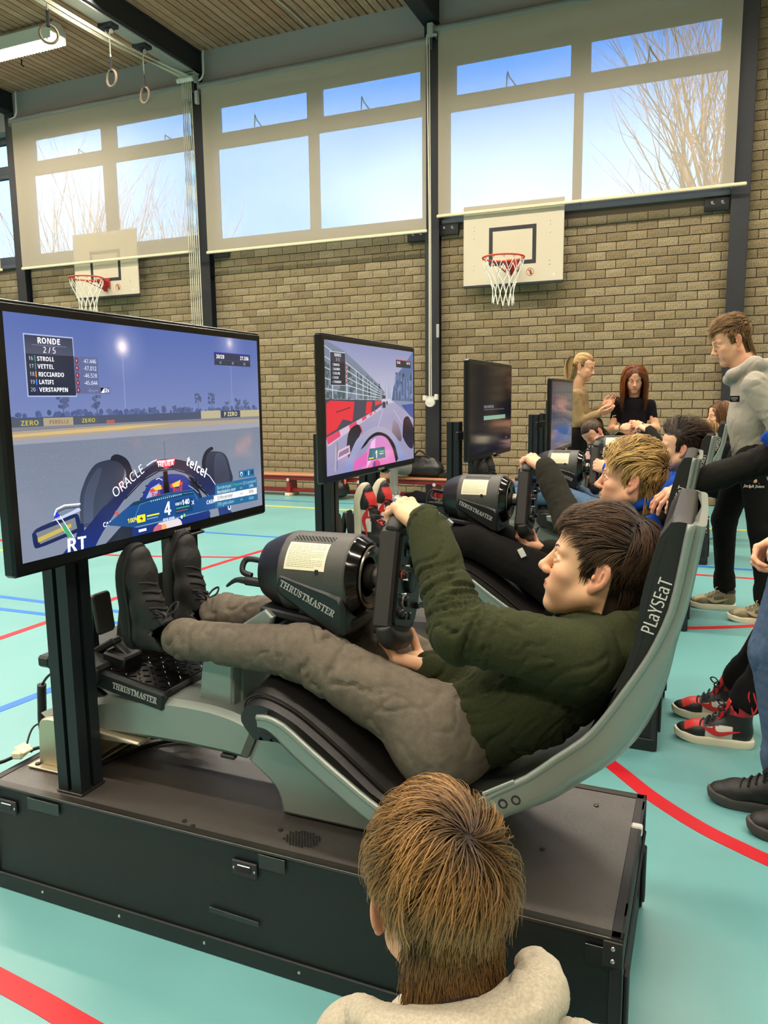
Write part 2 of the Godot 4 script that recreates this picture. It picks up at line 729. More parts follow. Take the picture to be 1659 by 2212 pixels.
func materials() -> void:
	var grain := normal_tex(256, 0.05, 3, 5.0)
	var fine := normal_tex(256, 0.12, 4, 4.0)
	var weave := normal_tex(256, 0.25, 5, 6.0, 2)
	var cloth := noise_tex(256, 0.03, 8, C8(205, 205, 205), C8(255, 255, 255), 5)
	var denim := noise_tex(256, 0.02, 9, C8(205, 205, 205), C8(255, 255, 255), 5)
	M["weave_map"] = weave
	# room
	var floor_tone := noise_tex(512, 0.006, 21, C8(232, 240, 240), C8(255, 255, 255), 4)
	tri(mat("floor", C8(104, 162, 162), 0.36, 0.0, 0.7), 0.35, normal_tex(256, 0.02, 11, 0.5), 0.15, floor_tone)
	mat("red_line", C8(186, 14, 30), 0.45)
	mat("blue_line", C8(28, 105, 190), 0.42)
	mat("yellow_line", C8(225, 200, 60), 0.42)
	var rubble := normal_tex(512, 0.045, 31, 9.0, 4)
	for k in 5:
		var c: Color = [C8(194, 178, 144), C8(184, 167, 134), C8(204, 188, 154), C8(174, 157, 124), C8(192, 174, 138)][k]
		tri(mat("brick%d" % k, c, 0.9), 4.0, rubble, 2.2, noise_tex(256, 0.06, 40 + k, C8(165, 155, 140), C8(255, 255, 255), 4) if k == 0 else M["brick0"].albedo_texture)
	tri(mat("mortar", C8(88, 76, 60), 0.95), 6.0, grain, 0.8)
	tri(mat("plaster", C8(190, 182, 165), 0.9), 2.0, grain, 0.2)
	for k in 4:
		var c: Color = [C8(192, 152, 126), C8(180, 140, 114), C8(200, 162, 136), C8(186, 148, 126)][k]
		var w := tri(mat("plank%d" % k, c, 0.65), 1.0, null, 1.0, noise_tex(256, 0.02, 51, C8(205, 190, 175), C8(255, 255, 255), 5) if k == 0 else M["plank0"].albedo_texture)
		w.uv1_scale = Vector3(6, 6, 0.7)
	mat("void", C8(28, 24, 22), 0.9)
	mat("fascia", C8(168, 160, 160), 0.8)
	tri(mat("steel_navy", C8(25, 28, 34), 0.6), 3.0, grain, 0.1)
	mat("rail_grey", C8(165, 168, 165), 0.5)
	mat("frame", C8(78, 84, 88), 0.5)
	var gl := mat("glass", Color(0.9, 0.97, 1.0, 0.06), 0.03, 0.0, 0.1)
	gl.transparency = BaseMaterial3D.TRANSPARENCY_ALPHA
	var bl := tri(mat("blind", Color(0.84, 0.79, 0.70, 0.60), 0.9), 14.0, null, 1.0, noise_tex(128, 0.1, 61, C8(235, 235, 235), C8(255, 255, 255), 3))
	bl.transparency = BaseMaterial3D.TRANSPARENCY_ALPHA
	bl.backlight_enabled = true
	bl.backlight = Color(0.4, 0.38, 0.34)
	mat("blind_bar", C8(222, 210, 176), 0.5)
	mat("blind_tube", C8(120, 122, 120), 0.5)
	mat("white_paint", C8(225, 222, 210), 0.5)
	mat("white_plastic", C8(215, 214, 205), 0.4)
	mat("rope", C8(205, 200, 180), 0.9)
	mat("rope_dark", C8(95, 100, 98), 0.9)
	mat("black_steel", C8(30, 30, 33), 0.5)
	mat("rubber", C8(22, 22, 24), 0.75)
	mat("chrome", C8(205, 205, 205), 0.2, 1.0)
	mat("board", C8(204, 194, 172), 0.5)
	mat("board_dark", C8(30, 32, 38), 0.6)
	mat("rim_red", C8(200, 62, 38), 0.4)
	mat("bracket_red", C8(150, 30, 28), 0.4)
	mat("net", C8(235, 232, 222), 0.9)
	mat("sign_red", C8(205, 60, 45), 0.5)
	tri(mat("bench_red", C8(134, 28, 34), 0.35), 3.0, grain, 0.1)
	tri(mat("bench_wood", C8(178, 118, 84), 0.4), 1.0, grain, 0.1)
	mat("ring_wood", C8(120, 100, 82), 0.6)
	mat("strap", C8(28, 32, 42), 0.8)
	var em := mat("lamp_glow", C8(255, 250, 240), 0.5)
	em.emission_enabled = true
	em.emission = Color(1.0, 0.97, 0.90)
	em.emission_energy_multiplier = 1.6
	mat("bark", C8(178, 140, 92), 0.9)
	mat("bark_dark", C8(142, 112, 76), 0.9)
	mat("lawn", C8(80, 95, 55), 1.0)
	# simulators
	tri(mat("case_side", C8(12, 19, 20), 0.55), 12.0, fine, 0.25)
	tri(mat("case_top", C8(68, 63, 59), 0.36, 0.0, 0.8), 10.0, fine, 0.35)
	mat("alu_dark", C8(78, 76, 72), 0.35, 0.8)
	mat("alu", C8(196, 186, 160), 0.35, 0.85)
	mat("post", C8(27, 34, 38), 0.45, 0.3)
	mat("silver", C8(136, 144, 136), 0.32, 0.35)
	M["silver"].clearcoat_enabled = true
	M["silver"].clearcoat = 0.3
	tri(mat("leather", C8(26, 24, 22), 0.42), 25.0, normal_tex(256, 0.08, 71, 3.0), 0.5)
	mat("tv_black", C8(14, 14, 16), 0.25)
	mat("tv_edge", C8(150, 152, 152), 0.3, 0.6)
	tri(mat("motor", C8(66, 65, 61), 0.5, 0.1), 30.0, fine, 0.15)
	mat("motor_black", C8(22, 22, 23), 0.35)
	mat("gloss_black", C8(10, 10, 11), 0.12)
	mat("ring_steel", C8(120, 116, 108), 0.28, 0.9)
	mat("wheel_grip", C8(36, 33, 30), 0.55)
	mat("white_print", C8(215, 212, 205), 0.6)
	mat("grey_print", C8(170, 170, 165), 0.6)
	mat("paper", C8(228, 222, 190), 0.8)
	mat("orange_mark", C8(190, 82, 50), 0.5)
	mat("blue_mark", C8(110, 165, 215), 0.5)
	mat("cable", C8(16, 16, 17), 0.5)
	# people
	var pores := normal_tex(256, 0.1, 81, 1.5)
	for k in 3:
		var s := tri(mat("skin%d" % k, Color.WHITE, 0.5, 0.0, 0.4), 30.0, pores, 0.12)
		s.vertex_color_use_as_albedo = true
		s.subsurf_scatter_enabled = true
		s.subsurf_scatter_strength = 0.12
	var h := mat("hair", Color.WHITE, 0.42, 0.0, 0.4)
	h.vertex_color_use_as_albedo = true
	var e := mat("eye", Color.WHITE, 0.12)
	e.vertex_color_use_as_albedo = true
	for q in [["hoodie_green", C8(56, 60, 38)], ["hoodie_grey", C8(196, 186, 164)], ["hoodie_light", C8(178, 172, 158)], ["sweat_black", C8(34, 33, 30)], ["jogger_black", C8(27, 26, 26)], ["tan", C8(150, 128, 92)], ["pink", C8(214, 176, 172)], ["blue", C8(28, 74, 172)], ["black_top", C8(26, 26, 30)], ["olive_black", C8(44, 43, 36)], ["green_sleeve", C8(60, 84, 42)], ["sock_white", C8(225, 222, 215)], ["legging_grey", C8(150, 145, 138)]]:
		var m := tri(mat(q[0], q[1], 0.92, 0.0, 0.2), 22.0, weave, 0.35, cloth)
		m.rim_enabled = true
		m.rim = 0.25
		m.rim_tint = 0.6
	for q in [["jeans_grey", C8(118, 109, 96)], ["jeans_blue", C8(96, 122, 150)], ["jeans_dark", C8(84, 104, 132)]]:
		tri(mat(q[0], q[1], 0.9, 0.0, 0.2), 7.0, weave, 0.3, denim)
	mat("shoe_black", C8(24, 22, 20), 0.6)
	mat("shoe_red", C8(200, 40, 42), 0.5)
	mat("shoe_white", C8(220, 214, 200), 0.5)
	mat("shoe_beige", C8(178, 162, 128), 0.8)
	mat("shoe_olive", C8(92, 84, 62), 0.8)
	mat("sole_white", C8(226, 216, 190), 0.6)
	mat("sole_grey", C8(62, 60, 56), 0.7)
	mat("shoe_blue", C8(120, 130, 185), 0.5)
	mat("yellow_badge", C8(220, 180, 30), 0.5)
	mat("phone", C8(30, 30, 34), 0.2)
	var bag := tri(mat("bag", C8(18, 18, 19), 0.35), 10.0, grain, 0.5)


# ---------------------------------------------------------------- the hall
func room() -> void:
	# floor with its court lines
	var mb := MB.new()
	mb.box(V(-4.5, -0.1, -1.0), V(23.0, 0.2, 17.0))
	var fl := struct(obj("floor", mb, M.floor))
	var lines := [
		["red_line", 0.05, [-4.0, -1.27, -2.4, -1.14, -1.337, -1.04, -1.087, -1.012, -0.4, -0.93, 0.5, -0.84]],
		["red_line", 0.055, [-1.3, -3.9, -0.75, -3.12, -0.243, -2.515, -0.115, -2.36, 0.017, -2.235, 0.12, -2.165, 0.26, -2.09, 0.6, -1.95]],
		["red_line", 0.05, [-3.36, -1.9, -3.37, -2.8, -3.37, -4.58, -3.27, -5.76]],
		["red_line", 0.045, [-6.6, -5.2, -5.4, -4.8, -4.47, -4.72, -3.60, -4.93, -3.30, -5.03]],
		["blue_line", 0.045, [-6.5, -3.47, -2.6, -3.42]],
		["blue_line", 0.045, [-6.5, -3.16, -2.6, -3.25]],
		["blue_line", 0.05, [-2.60, -1.9, -2.53, -2.6, -2.50, -3.92, -2.67, -4.58]],
		["blue_line", 0.045, [-9.0, -5.89, 3.5, -5.86]],
		["blue_line", 0.045, [-9.0, -8.1, 0.0, -8.1]],
		["yellow_line", 0.05, [-9.0, -7.66, 3.0, -7.6]],
		["yellow_line", 0.05, [-5.4, -2.6, -5.4, -7.6]],
		["red_line", 0.04, [-1.5, -5.56, 3.0, -5.62]],
		["red_line", 0.045, [-0.6, -4.10, -0.15, -4.21, 0.3, -4.43, 0.9, -4.85]],
	]
	for l in lines:
		var p := PackedVector3Array()
		for k in range(0, l[2].size(), 2):
			p.append(V(l[2][k], 0.0, l[2][k + 1]))
		if p.size() > 2:
			p = curve(p, 6)
		mb = MB.new()
		var rings := []
		for i in p.size():
			var d := (p[mini(i + 1, p.size() - 1)] - p[maxi(i - 1, 0)]).normalized()
			var s := V(-d.z, 0, d.x) * float(l[1]) * 0.5
			rings.append(PackedVector3Array([p[i] - s, p[i] - s + V(0, 0.0015, 0), p[i] + s + V(0, 0.0015, 0), p[i] + s]))
		mb.loft(rings, true, 20.0)
		obj("court_line", mb, M[l[0]], fl)
	# ceiling of planks over a dark void
	mb = MB.new()
	mb.box(V(-4.5, CEIL + 0.16, -1.0), V(23.0, 0.2, 17.0))
	var ce := struct(obj("ceiling", mb, M.void))
	var pm := MB.new()
	pm.box(V(0, 0, 0), V(0.094, 0.02, 16.6), 0.003)
	var plank := pm.mesh()
	var rest := MB.new()
	for k in 205:
		var x := -15.8 + k * 0.11
		if x > -13.2 and x < -2.6:
			var o := obj("plank", plank, M["plank%d" % (rng.randi() % 4)], ce)
			o.position = V(x, CEIL + 0.01, -1.0)
		else:
			rest.box(V(x, CEIL + 0.01, -1.0), V(0.094, 0.02, 16.6))
	obj("plank", rest, M.plank1, ce).set_meta("kind", "stuff")
	# the brick wall, bay by bay
	var bricks := []
	for k in 8:
		var b := MB.new()
		var pts := PackedVector3Array()
		var tr := PackedInt32Array()
		var w := 0.206
		var h := 0.087
		for j in 4:
			for i in 6:
				var edge := i == 0 or i == 5 or j == 0 or j == 3
				var z := rng.randf_range(-0.004, 0.004) - (0.005 if edge else 0.0)
				pts.append(V((i / 5.0 - 0.5) * w + (0.0 if i == 0 or i == 5 else rng.randf_range(-0.008, 0.008)), (j / 3.0 - 0.5) * h, z))
		for j in 3:
			for i in 5:
				var a := j * 6 + i
				tr.append_array([a, a + 7, a + 1, a, a + 6, a + 7])
		b.patch(pts, tr, 25.0, false)
		b.box(V(0, 0, -0.037), V(w, h, 0.06))
		bricks.append(b.mesh())
	var bays := [[COLS[1] + 0.08, COLS[0] - 0.08, 3.30, 300, 0.9], [COLS[2] + 0.09, COLS[1] - 0.08, 3.30, 300, 0.25], [COLS[3] + 0.09, COLS[2] - 0.09, 3.30, 300, 1.0], [-13.2, COLS[3] - 0.09, 3.30, 90, 2.0], [COLS[0] + 0.09, 3.4, CEIL, 230, 1.0]]
	for bi in bays.size():
		var bay: Array = bays[bi]
		mb = MB.new()
		mb.box(V((bay[0] + bay[1]) / 2, bay[2] / 2, WALL - 0.012 - 0.15), V(bay[1] - bay[0], bay[2], 0.3))
		var wall := struct(obj("wall_back", mb, M.mortar))
		var left: int = bay[3]
		var more := MB.new()
		var rows := int(bay[2] / 0.0972)
		for jj in rows:
			var j := rows - 1 - jj
			var y := (j + 0.5) * 0.0972 + 0.004
			var x: float = bay[0]
			var first := true
			var order := []
			while x < float(bay[1]) - 0.03:
				var w := 0.206
				if first and j % 2 == 1:
					w = 0.098
				first = false
				w = minf(w, float(bay[1]) - x)
				order.append([x, w])
				x += w + 0.0098
			if bi == 3:
				order.reverse()
			for q in order:
				var seen: bool = y > bay[4] and left > 0 and (bi < 3 or (bi == 4 and q[0] < 1.1) or (bi == 3 and q[0] > -11.2))
				var at := V(q[0] + q[1] / 2, y, WALL)
				var bm: Mesh = bricks[rng.randi() % 8]
				if seen:
					left -= 1
					var o := obj("brick", bm, M["brick%d" % (rng.randi() % 5)], wall)
					o.position = at
					o.scale.x = q[1] / 0.206
				else:
					var arr := bm.surface_get_arrays(0)
					var vs: PackedVector3Array = arr[Mesh.ARRAY_VERTEX]
					var ns: PackedVector3Array = arr[Mesh.ARRAY_NORMAL]
					var base := more.v.size()
					for i in vs.size():
						more.v.append(V(vs[i].x * q[1] / 0.206, vs[i].y, vs[i].z) + at)
						more.n.append(ns[i])
						more.uv.append(Vector2.ZERO)
						more.col.append(Color.WHITE)
					for i: int in arr[Mesh.ARRAY_INDEX]:
						more.idx.append(base + i)
		obj("brick", more, M.brick0, wall).set_meta("kind", "stuff")
	# the other walls
	for q in [["wall_left", V(-15.9, CEIL / 2, -1), V(0.3, CEIL, 17)], ["wall_right", V(6.9, CEIL / 2, -1), V(0.3, CEIL, 17)], ["wall_front", V(-4.5, CEIL / 2, 7.4), V(23, CEIL, 0.3)], ["wall_back", V(5.1, CEIL / 2, WALL - 0.16), V(3.5, CEIL, 0.3)], ["wall_back", V(-14.5, 1.65, WALL - 0.16), V(2.7, 3.3, 0.3)]]:
		mb = MB.new()
		mb.box(q[1], q[2])
		struct(obj(q[0], mb, M.brick1 if q[0] == "wall_back" else M.plaster))
	# fascia above the windows
	mb = MB.new()
	mb.box(V(-7.8, (5.24 + CEIL) / 2, WALL - 0.05), V(16.0, CEIL - 5.24, 0.3))
	struct(obj("trim_1", mb, M.fascia))
	# steel columns and roof beams
	for k in 4:
		mb = MB.new()
		var x: float = COLS[k]
		mb.box(V(x, CEIL / 2, WALL + 0.105), V(0.178, CEIL, 0.018), 0.003)
		mb.box(V(x, CEIL / 2, WALL + 0.03), V(0.012, CEIL, 0.14))
		mb.box(V(x, CEIL / 2, WALL - 0.06), V(0.178, CEIL, 0.018), 0.003)
		mb.box(V(x, CEIL / 2, WALL - 0.14), V(0.16, CEIL, 0.2))
		struct(obj("trim_%d" % (k + 2), mb, M.steel_navy))
	for k in 4:
		mb = MB.new()
		var x: float = COLS[k]
		mb.box(V(x, CEIL - 0.01, -1.0), V(0.19, 0.02, 16.4), 0.004)
		mb.box(V(x, 5.49, -1.0), V(0.19, 0.022, 16.4), 0.004)
		mb.box(V(x + 0.06, 5.62, -1.0), V(0.05, 0.26, 16.4))
		struct(obj("trim_%d" % (k + 6), mb, M.steel_navy))
	windows()
	lamps()


func windows() -> void:
	# per bay: left, right edge; the two upper and the two lower panes
	var bays := [
		[-3.08, 0.10, [[-2.945, -1.60, 4.75, 5.10], [-1.39, -0.07, 4.75, 5.09], [-3.02, -1.555, 3.42, 4.59], [-1.462, 0.01, 3.42, 4.575]]],
		[-6.37, -3.25, [[-6.26, -4.92, 4.775, 5.115], [-4.72, -3.38, 4.765, 5.11], [-6.345, -4.91, 3.415, 4.59], [-4.79, -3.36, 3.405, 4.594]]],
		[-9.74, -6.55, [[-9.60, -8.28, 4.82, 5.14], [-8.05, -6.72, 4.81, 5.13], [-9.67, -8.28, 3.48, 4.635], [-8.10, -6.66, 3.50, 4.64]]],
		[-13.1, -9.92, [[-13.0, -11.62, 4.82, 5.14], [-11.42, -9.98, 4.82, 5.14], [-13.0, -11.62, 3.48, 4.64], [-11.45, -9.98, 3.48, 4.64]]],
	]
	for k in 4:
		var b: Array = bays[k]
		# the frame: a slab with four openings
		var z := WALL - 0.12
		var mb := MB.new()
		var P: Array = b[2]
		var top := 5.26
		var low := 3.30
		var mid := 4.7
		for row in 2:
			var p0: Array = P[row * 2]
			var p1: Array = P[row * 2 + 1]
			var y0: float = mid if row == 0 else low
			var y1: float = top if row == 0 else mid
			for q in [[b[0], p0[0]], [p0[1], p1[0]], [p1[1], b[1]]]:
				mb.box(V((q[0] + q[1]) / 2, (y0 + y1) / 2, z), V(q[1] - q[0], y1 - y0, 0.09), 0.004)
			for p in [p0, p1]:
				mb.box(V((p[0] + p[1]) / 2, (y0 + p[2]) / 2, z), V(p[1] - p[0], p[2] - y0, 0.08), 0.004)
				mb.box(V((p[0] + p[1]) / 2, (p[3] + y1) / 2, z), V(p[1] - p[0], y1 - p[3], 0.08), 0.004)
		var win := struct(obj("window_%d" % (k + 1), mb, M.frame))
		for p in P:
			mb = MB.new()
			mb.box(V((p[0] + p[1]) / 2, (p[2] + p[3]) / 2, z - 0.02), V(p[1] - p[0], p[3] - p[2], 0.006))
			obj("pane", mb, M.glass, win)
		# stay bars of the upper casements
		for p in [P[0], P[1]]:
			mb = MB.new()
			var x: float = p[0] + (p[1] - p[0]) * (0.46 if k == 0 else (0.42 if k == 1 else 0.68))
			var y: float = p[2]
			var tall := 0.15 if k < 2 else 0.06
			mb.tube(path([x, y, z + 0.05, x + 0.015, y + tall, z + 0.06]), 0.008, 6)
			mb.tube(path([x + 0.015, y + tall, z + 0.06, x + 0.05, y + tall * 0.45, z + 0.07, x + 0.06, y + tall * 0.4, z + 0.07, x + 0.11, y - 0.01, z + 0.06]), 0.007, 6)
			obj("window_stay", mb, M.black_steel, win)
		# sill
		mb = MB.new()
		mb.box(V((b[0] + b[1]) / 2, 3.31, WALL - 0.04), V(b[1] - b[0], 0.05, 0.12), 0.006)
		obj("window_sill", mb, M.frame, win)
	# roller blinds
	var blinds := [
		[-3.06, 0.12, 3.352, 5.36, "right hand roller blind with bare branches showing through, above the nearer basketball board", 0.24],
		[-6.33, -3.21, 3.20, 5.26, "middle roller blind before a clear blue sky, between two navy columns", -3.20],
		[-9.69, -6.54, 3.235, 5.30, "roller blind left of the hanging ropes, overlapping the farther basketball board", -6.53],
		[-13.0, -10.13, 3.25, 5.30, "roller blind cut by the left picture edge with a bright gap beside it", -10.1],
	]
	for b in blinds:
		var t := thing("roller_blind", b[4], "blind", V((b[0] + b[1]) / 2, b[2], WALL + 0.2))
		var w: float = b[1] - b[0]
		var h: float = b[3] - b[2]
		var mb := MB.new()
		var nx := 24
		var pts := PackedVector3Array()
		var tr := PackedInt32Array()
		for j in 2:
			for i in nx + 1:
				pts.append(V((float(i) / nx - 0.5) * w, j * h, sin(i * 1.7) * 0.004 * (1 - j)))
		for i in nx:
			tr.append_array([i, i + nx + 2, i + 1, i, i + nx + 1, i + nx + 2])
		mb.patch(pts, tr, 180.0, false)
		obj("fabric", mb, M.blind, t)
		mb = MB.new()
		var x1: float = b[5] - (b[0] + b[1]) / 2
		mb.box(V((x1 - w / 2 - 0.02) / 2, -0.012, 0.0), V(x1 + w / 2 + 0.02, 0.036, 0.022), 0.008)
		obj("bottom_bar", mb, M.blind_bar, t)
		mb = MB.new()
		mb.tube(path([-w / 2 - 0.04, h + 0.03, -0.02, w / 2 + 0.04, h + 0.03, -0.02]), 0.042, 16)
		obj("roller_tube", mb, M.blind_tube, t)
		for s in [-1, 1]:
			mb = MB.new()
			mb.box(V(s * (w / 2 + 0.045), h + 0.02, -0.05), V(0.012, 0.13, 0.13), 0.004)
			obj("bracket", mb, M.blind_tube, t)
	# black hinge plates under the blinds
	for q in [[-2.985, 3.215, "black wall plate with two bright bolts left of the nearer basketball board"], [-0.03, 3.2, "black wall plate with two bright bolts under the right end of the right blind"], [-3.39, 3.18, "black wall plate just left of the middle column"], [-6.23, 3.205, "black wall plate just right of the hanging ropes"]]:
		var t := thing("wall_plate", q[2], "bracket", V(q[0], q[1], WALL + 0.02))
		var mb := MB.new()
		mb.box(V(0, 0, 0), V(0.25, 0.13, 0.035), 0.006)
		obj("plate", mb, M.black_steel, t)
		for s in [-1, 1]:
			mb = MB.new()
			mb.lathe(poly([0.0, 0.0, 0.014, 0.0, 0.014, 0.02, 0.0, 0.02]), 8, Transform3D(Basis(Vector3.RIGHT, PI / 2), V(s * 0.05, 0.02, 0.017)))
			mb.box(V(s * 0.05 + 0.01, 0.005, 0.025), V(0.035, 0.012, 0.012), 0.003)
			obj("bolt", mb, M.chrome, t)


func lamps() -> void:
	var first := true
	for z: float in [-7.74, -4.2, -0.7, 2.8]:
		for x in ([-12.6, -8.95, -4.9, -1.4, 2.3] if z < -7.0 else [-12.0, -8.5, -4.8, -1.2, 2.4]):
			var vis := first
			if z == -7.74 and x != -8.95:
				if x > -5.5:
					pass
			var t := thing("ceiling_lamp", "long white fluorescent ceiling lamp glowing behind the nearest hanging ring" if z == -7.74 and x == -8.95 else "long white fluorescent lamp on the plank ceiling outside the picture", "lamp", V(x, CEIL, z + (0.72 if z < -7.0 and x > -8.0 else 0.0)), "" if z == -7.74 and x == -8.95 else "ceiling lamps out of view")
			var mb := MB.new()
			mb.prism(poly([-0.06, 0.0, 0.06, 0.0, 0.13, -0.07, 0.13, -0.10, -0.13, -0.10, -0.13, -0.07]), 2.96, 0.004, Transform3D(Basis(Vector3.UP, PI / 2), Vector3.ZERO))
			obj("housing", mb, M.white_paint, t)
			for s in [-1, 1]:
				mb = MB.new()
				mb.box(V(0, -0.155, s * 0.124), V(2.96, 0.12, 0.008), 0.002)
				obj("side_reflector", mb, M.white_paint, t)
				mb = MB.new()
				for k in 58:
					mb.box(V(-1.43 + k * 0.05, -0.214, s * 0.114), V(0.012, 0.022, 0.014))
				obj("louvre_teeth", mb, M.white_paint, t).set_meta("kind", "stuff")
			mb = MB.new()
			mb.box(V(0, -0.115, 0), V(2.86, 0.03, 0.22), 0.012)
			obj("diffuser", mb, M.lamp_glow, t)
			for s in [-1, 1]:
				mb = MB.new()
				mb.box(V(s * 1.47, -0.10, 0), V(0.03, 0.075, 0.26), 0.006)
				obj("end_cap", mb, M.white_paint, t)
			var l := AreaLight3D.new()
			l.name = "lamp_light"
			l.area_size = Vector2(2.86, 0.22)
			l.light_energy = LAMP_ENERGY * (1.3 if z < -7.0 else 1.1)
			l.light_color = LAMP_COLOR
			l.area_range = 30.0
			l.shadow_enabled = true
			l.rotation.x = -PI / 2
			l.position = V(0, -0.135, 0)
			t.add_child(l)
			first = false

# ---------------------------------------------------------------- painting the flat pictures that screens and labels show
class Paint:
	var im: Image
	var w: int
	var h: int
	var s: float

	func _init(width: int, height: int, scale: float, back: Color) -> void:
		s = scale
		w = int(width * scale)
		h = int(height * scale)
		im = Image.create(w, h, false, Image.FORMAT_RGB8)
		im.fill(back)

	func span(y: int, x0: float, x1: float, c: Color) -> void:
		var a := maxi(0, int(round(x0)))
		var b := mini(w, int(round(x1)))
		if b > a and y >= 0 and y < h:
			if c.a < 1.0:
				var o := im.get_pixel(mini((a + b) / 2, w - 1), y)
				c = o.lerp(Color(c.r, c.g, c.b), c.a)
			im.fill_rect(Rect2i(a, y, b - a, 1), c)

	# even-odd scan of a polygon; the colour may run from top to bottom
	func shape(p: PackedVector2Array, c: Color, c2: Variant = null) -> void:
		var lo := 1e9
		var hi := -1e9
		for q in p:
			lo = minf(lo, q.y * s)
			hi = maxf(hi, q.y * s)
		for y in range(maxi(0, int(lo)), mini(h - 1, int(hi) + 1) + 1):
			var cy := y + 0.5
			var xs := []
			for i in p.size():
				var a := p[i] * s
				var b := p[(i + 1) % p.size()] * s
				if (a.y <= cy) != (b.y <= cy):
					xs.append(a.x + (cy - a.y) / (b.y - a.y) * (b.x - a.x))
			xs.sort()
			var cc: Color = c if c2 == null else c.lerp(c2, clampf((cy - lo) / maxf(1.0, hi - lo), 0, 1))
			for k in range(0, xs.size() - 1, 2):
				span(y, xs[k], xs[k + 1], cc)

	func pg(a: Array, c: Color, c2: Variant = null) -> void:
		var p := PackedVector2Array()
		for k in range(0, a.size(), 2):
			p.append(Vector2(a[k], a[k + 1]))
		shape(p, c, c2)

	func rect(x0: float, y0: float, x1: float, y1: float, c: Color, c2: Variant = null) -> void:
		pg([x0, y0, x1, y0, x1, y1, x0, y1], c, c2)

	func disc(x: float, y: float, rx: float, ry: float, c: Color) -> void:
		var p := PackedVector2Array()
		for k in 28:
			p.append(Vector2(x + cos(TAU * k / 28) * rx, y + sin(TAU * k / 28) * ry))
		shape(p, c)

	func line(a: Array, wide: float, c: Color) -> void:
		for k in range(0, a.size() - 2, 2):
			var p := Vector2(a[k], a[k + 1])
			var q := Vector2(a[k + 2], a[k + 3])
			var d := (q - p).normalized()
			var n := Vector2(-d.y, d.x) * wide / 2
			shape(PackedVector2Array([p + n, q + n, q - n, p - n]), c)

	# soft round light
	func glow(x: float, y: float, r: float, c: Color, power := 1.0) -> void:
		for j in range(maxi(0, int((y - r) * s)), mini(h, int((y + r) * s))):
			for i in range(maxi(0, int((x - r) * s)), mini(w, int((x + r) * s))):
				var d := Vector2(i / s - x, j / s - y).length() / r
				if d < 1.0:
					im.set_pixel(i, j, im.get_pixel(i, j).lerp(c, pow(1.0 - d, 2.0) * power))

	func words(t: String, x: float, y: float, size: float, c: Color, font: Font, align := 0, angle := 0.0, stretch := 1.0) -> void:
		var tm := TextMesh.new()
		tm.text = t
		tm.font = font
		tm.font_size = 32
		tm.pixel_size = 1.0 / 32.0
		tm.depth = 0.0
		tm.curve_step = 3.0
		tm.horizontal_alignment = [HORIZONTAL_ALIGNMENT_CENTER, HORIZONTAL_ALIGNMENT_LEFT, HORIZONTAL_ALIGNMENT_RIGHT][align]
		var ca := cos(angle)
		var sa := sin(angle)
		for k in tm.get_surface_count():
			var arr := tm.surface_get_arrays(k)
			var tv: PackedVector3Array = arr[Mesh.ARRAY_VERTEX]
			var ti: PackedInt32Array = arr[Mesh.ARRAY_INDEX] if arr[Mesh.ARRAY_INDEX] != null else PackedInt32Array(range(tv.size()))
			for i in range(0, ti.size(), 3):
				var p := PackedVector2Array()
				for j in 3:
					var q := tv[ti[i + j]] * size
					q.x *= stretch
					p.append(Vector2(x + q.x * ca + q.y * sa, y + q.x * sa - q.y * ca))
				shape(p, c)


var bold: SystemFont
var sans: SystemFont
var mono: SystemFont
var serif: SystemFont


func fonts() -> void:
	bold = SystemFont.new()
	bold.font_names = PackedStringArray(["Droid Sans"])
	bold.font_weight = 700
	sans = SystemFont.new()
	sans.font_names = PackedStringArray(["Droid Sans"])
	mono = SystemFont.new()
	mono.font_names = PackedStringArray(["Droid Sans Mono"])
	serif = SystemFont.new()
	serif.font_names = PackedStringArray(["Droid Serif"])
	serif.font_weight = 700


func crv(a: Array, per := 5) -> PackedVector2Array:
	return curve2(poly(a), per)


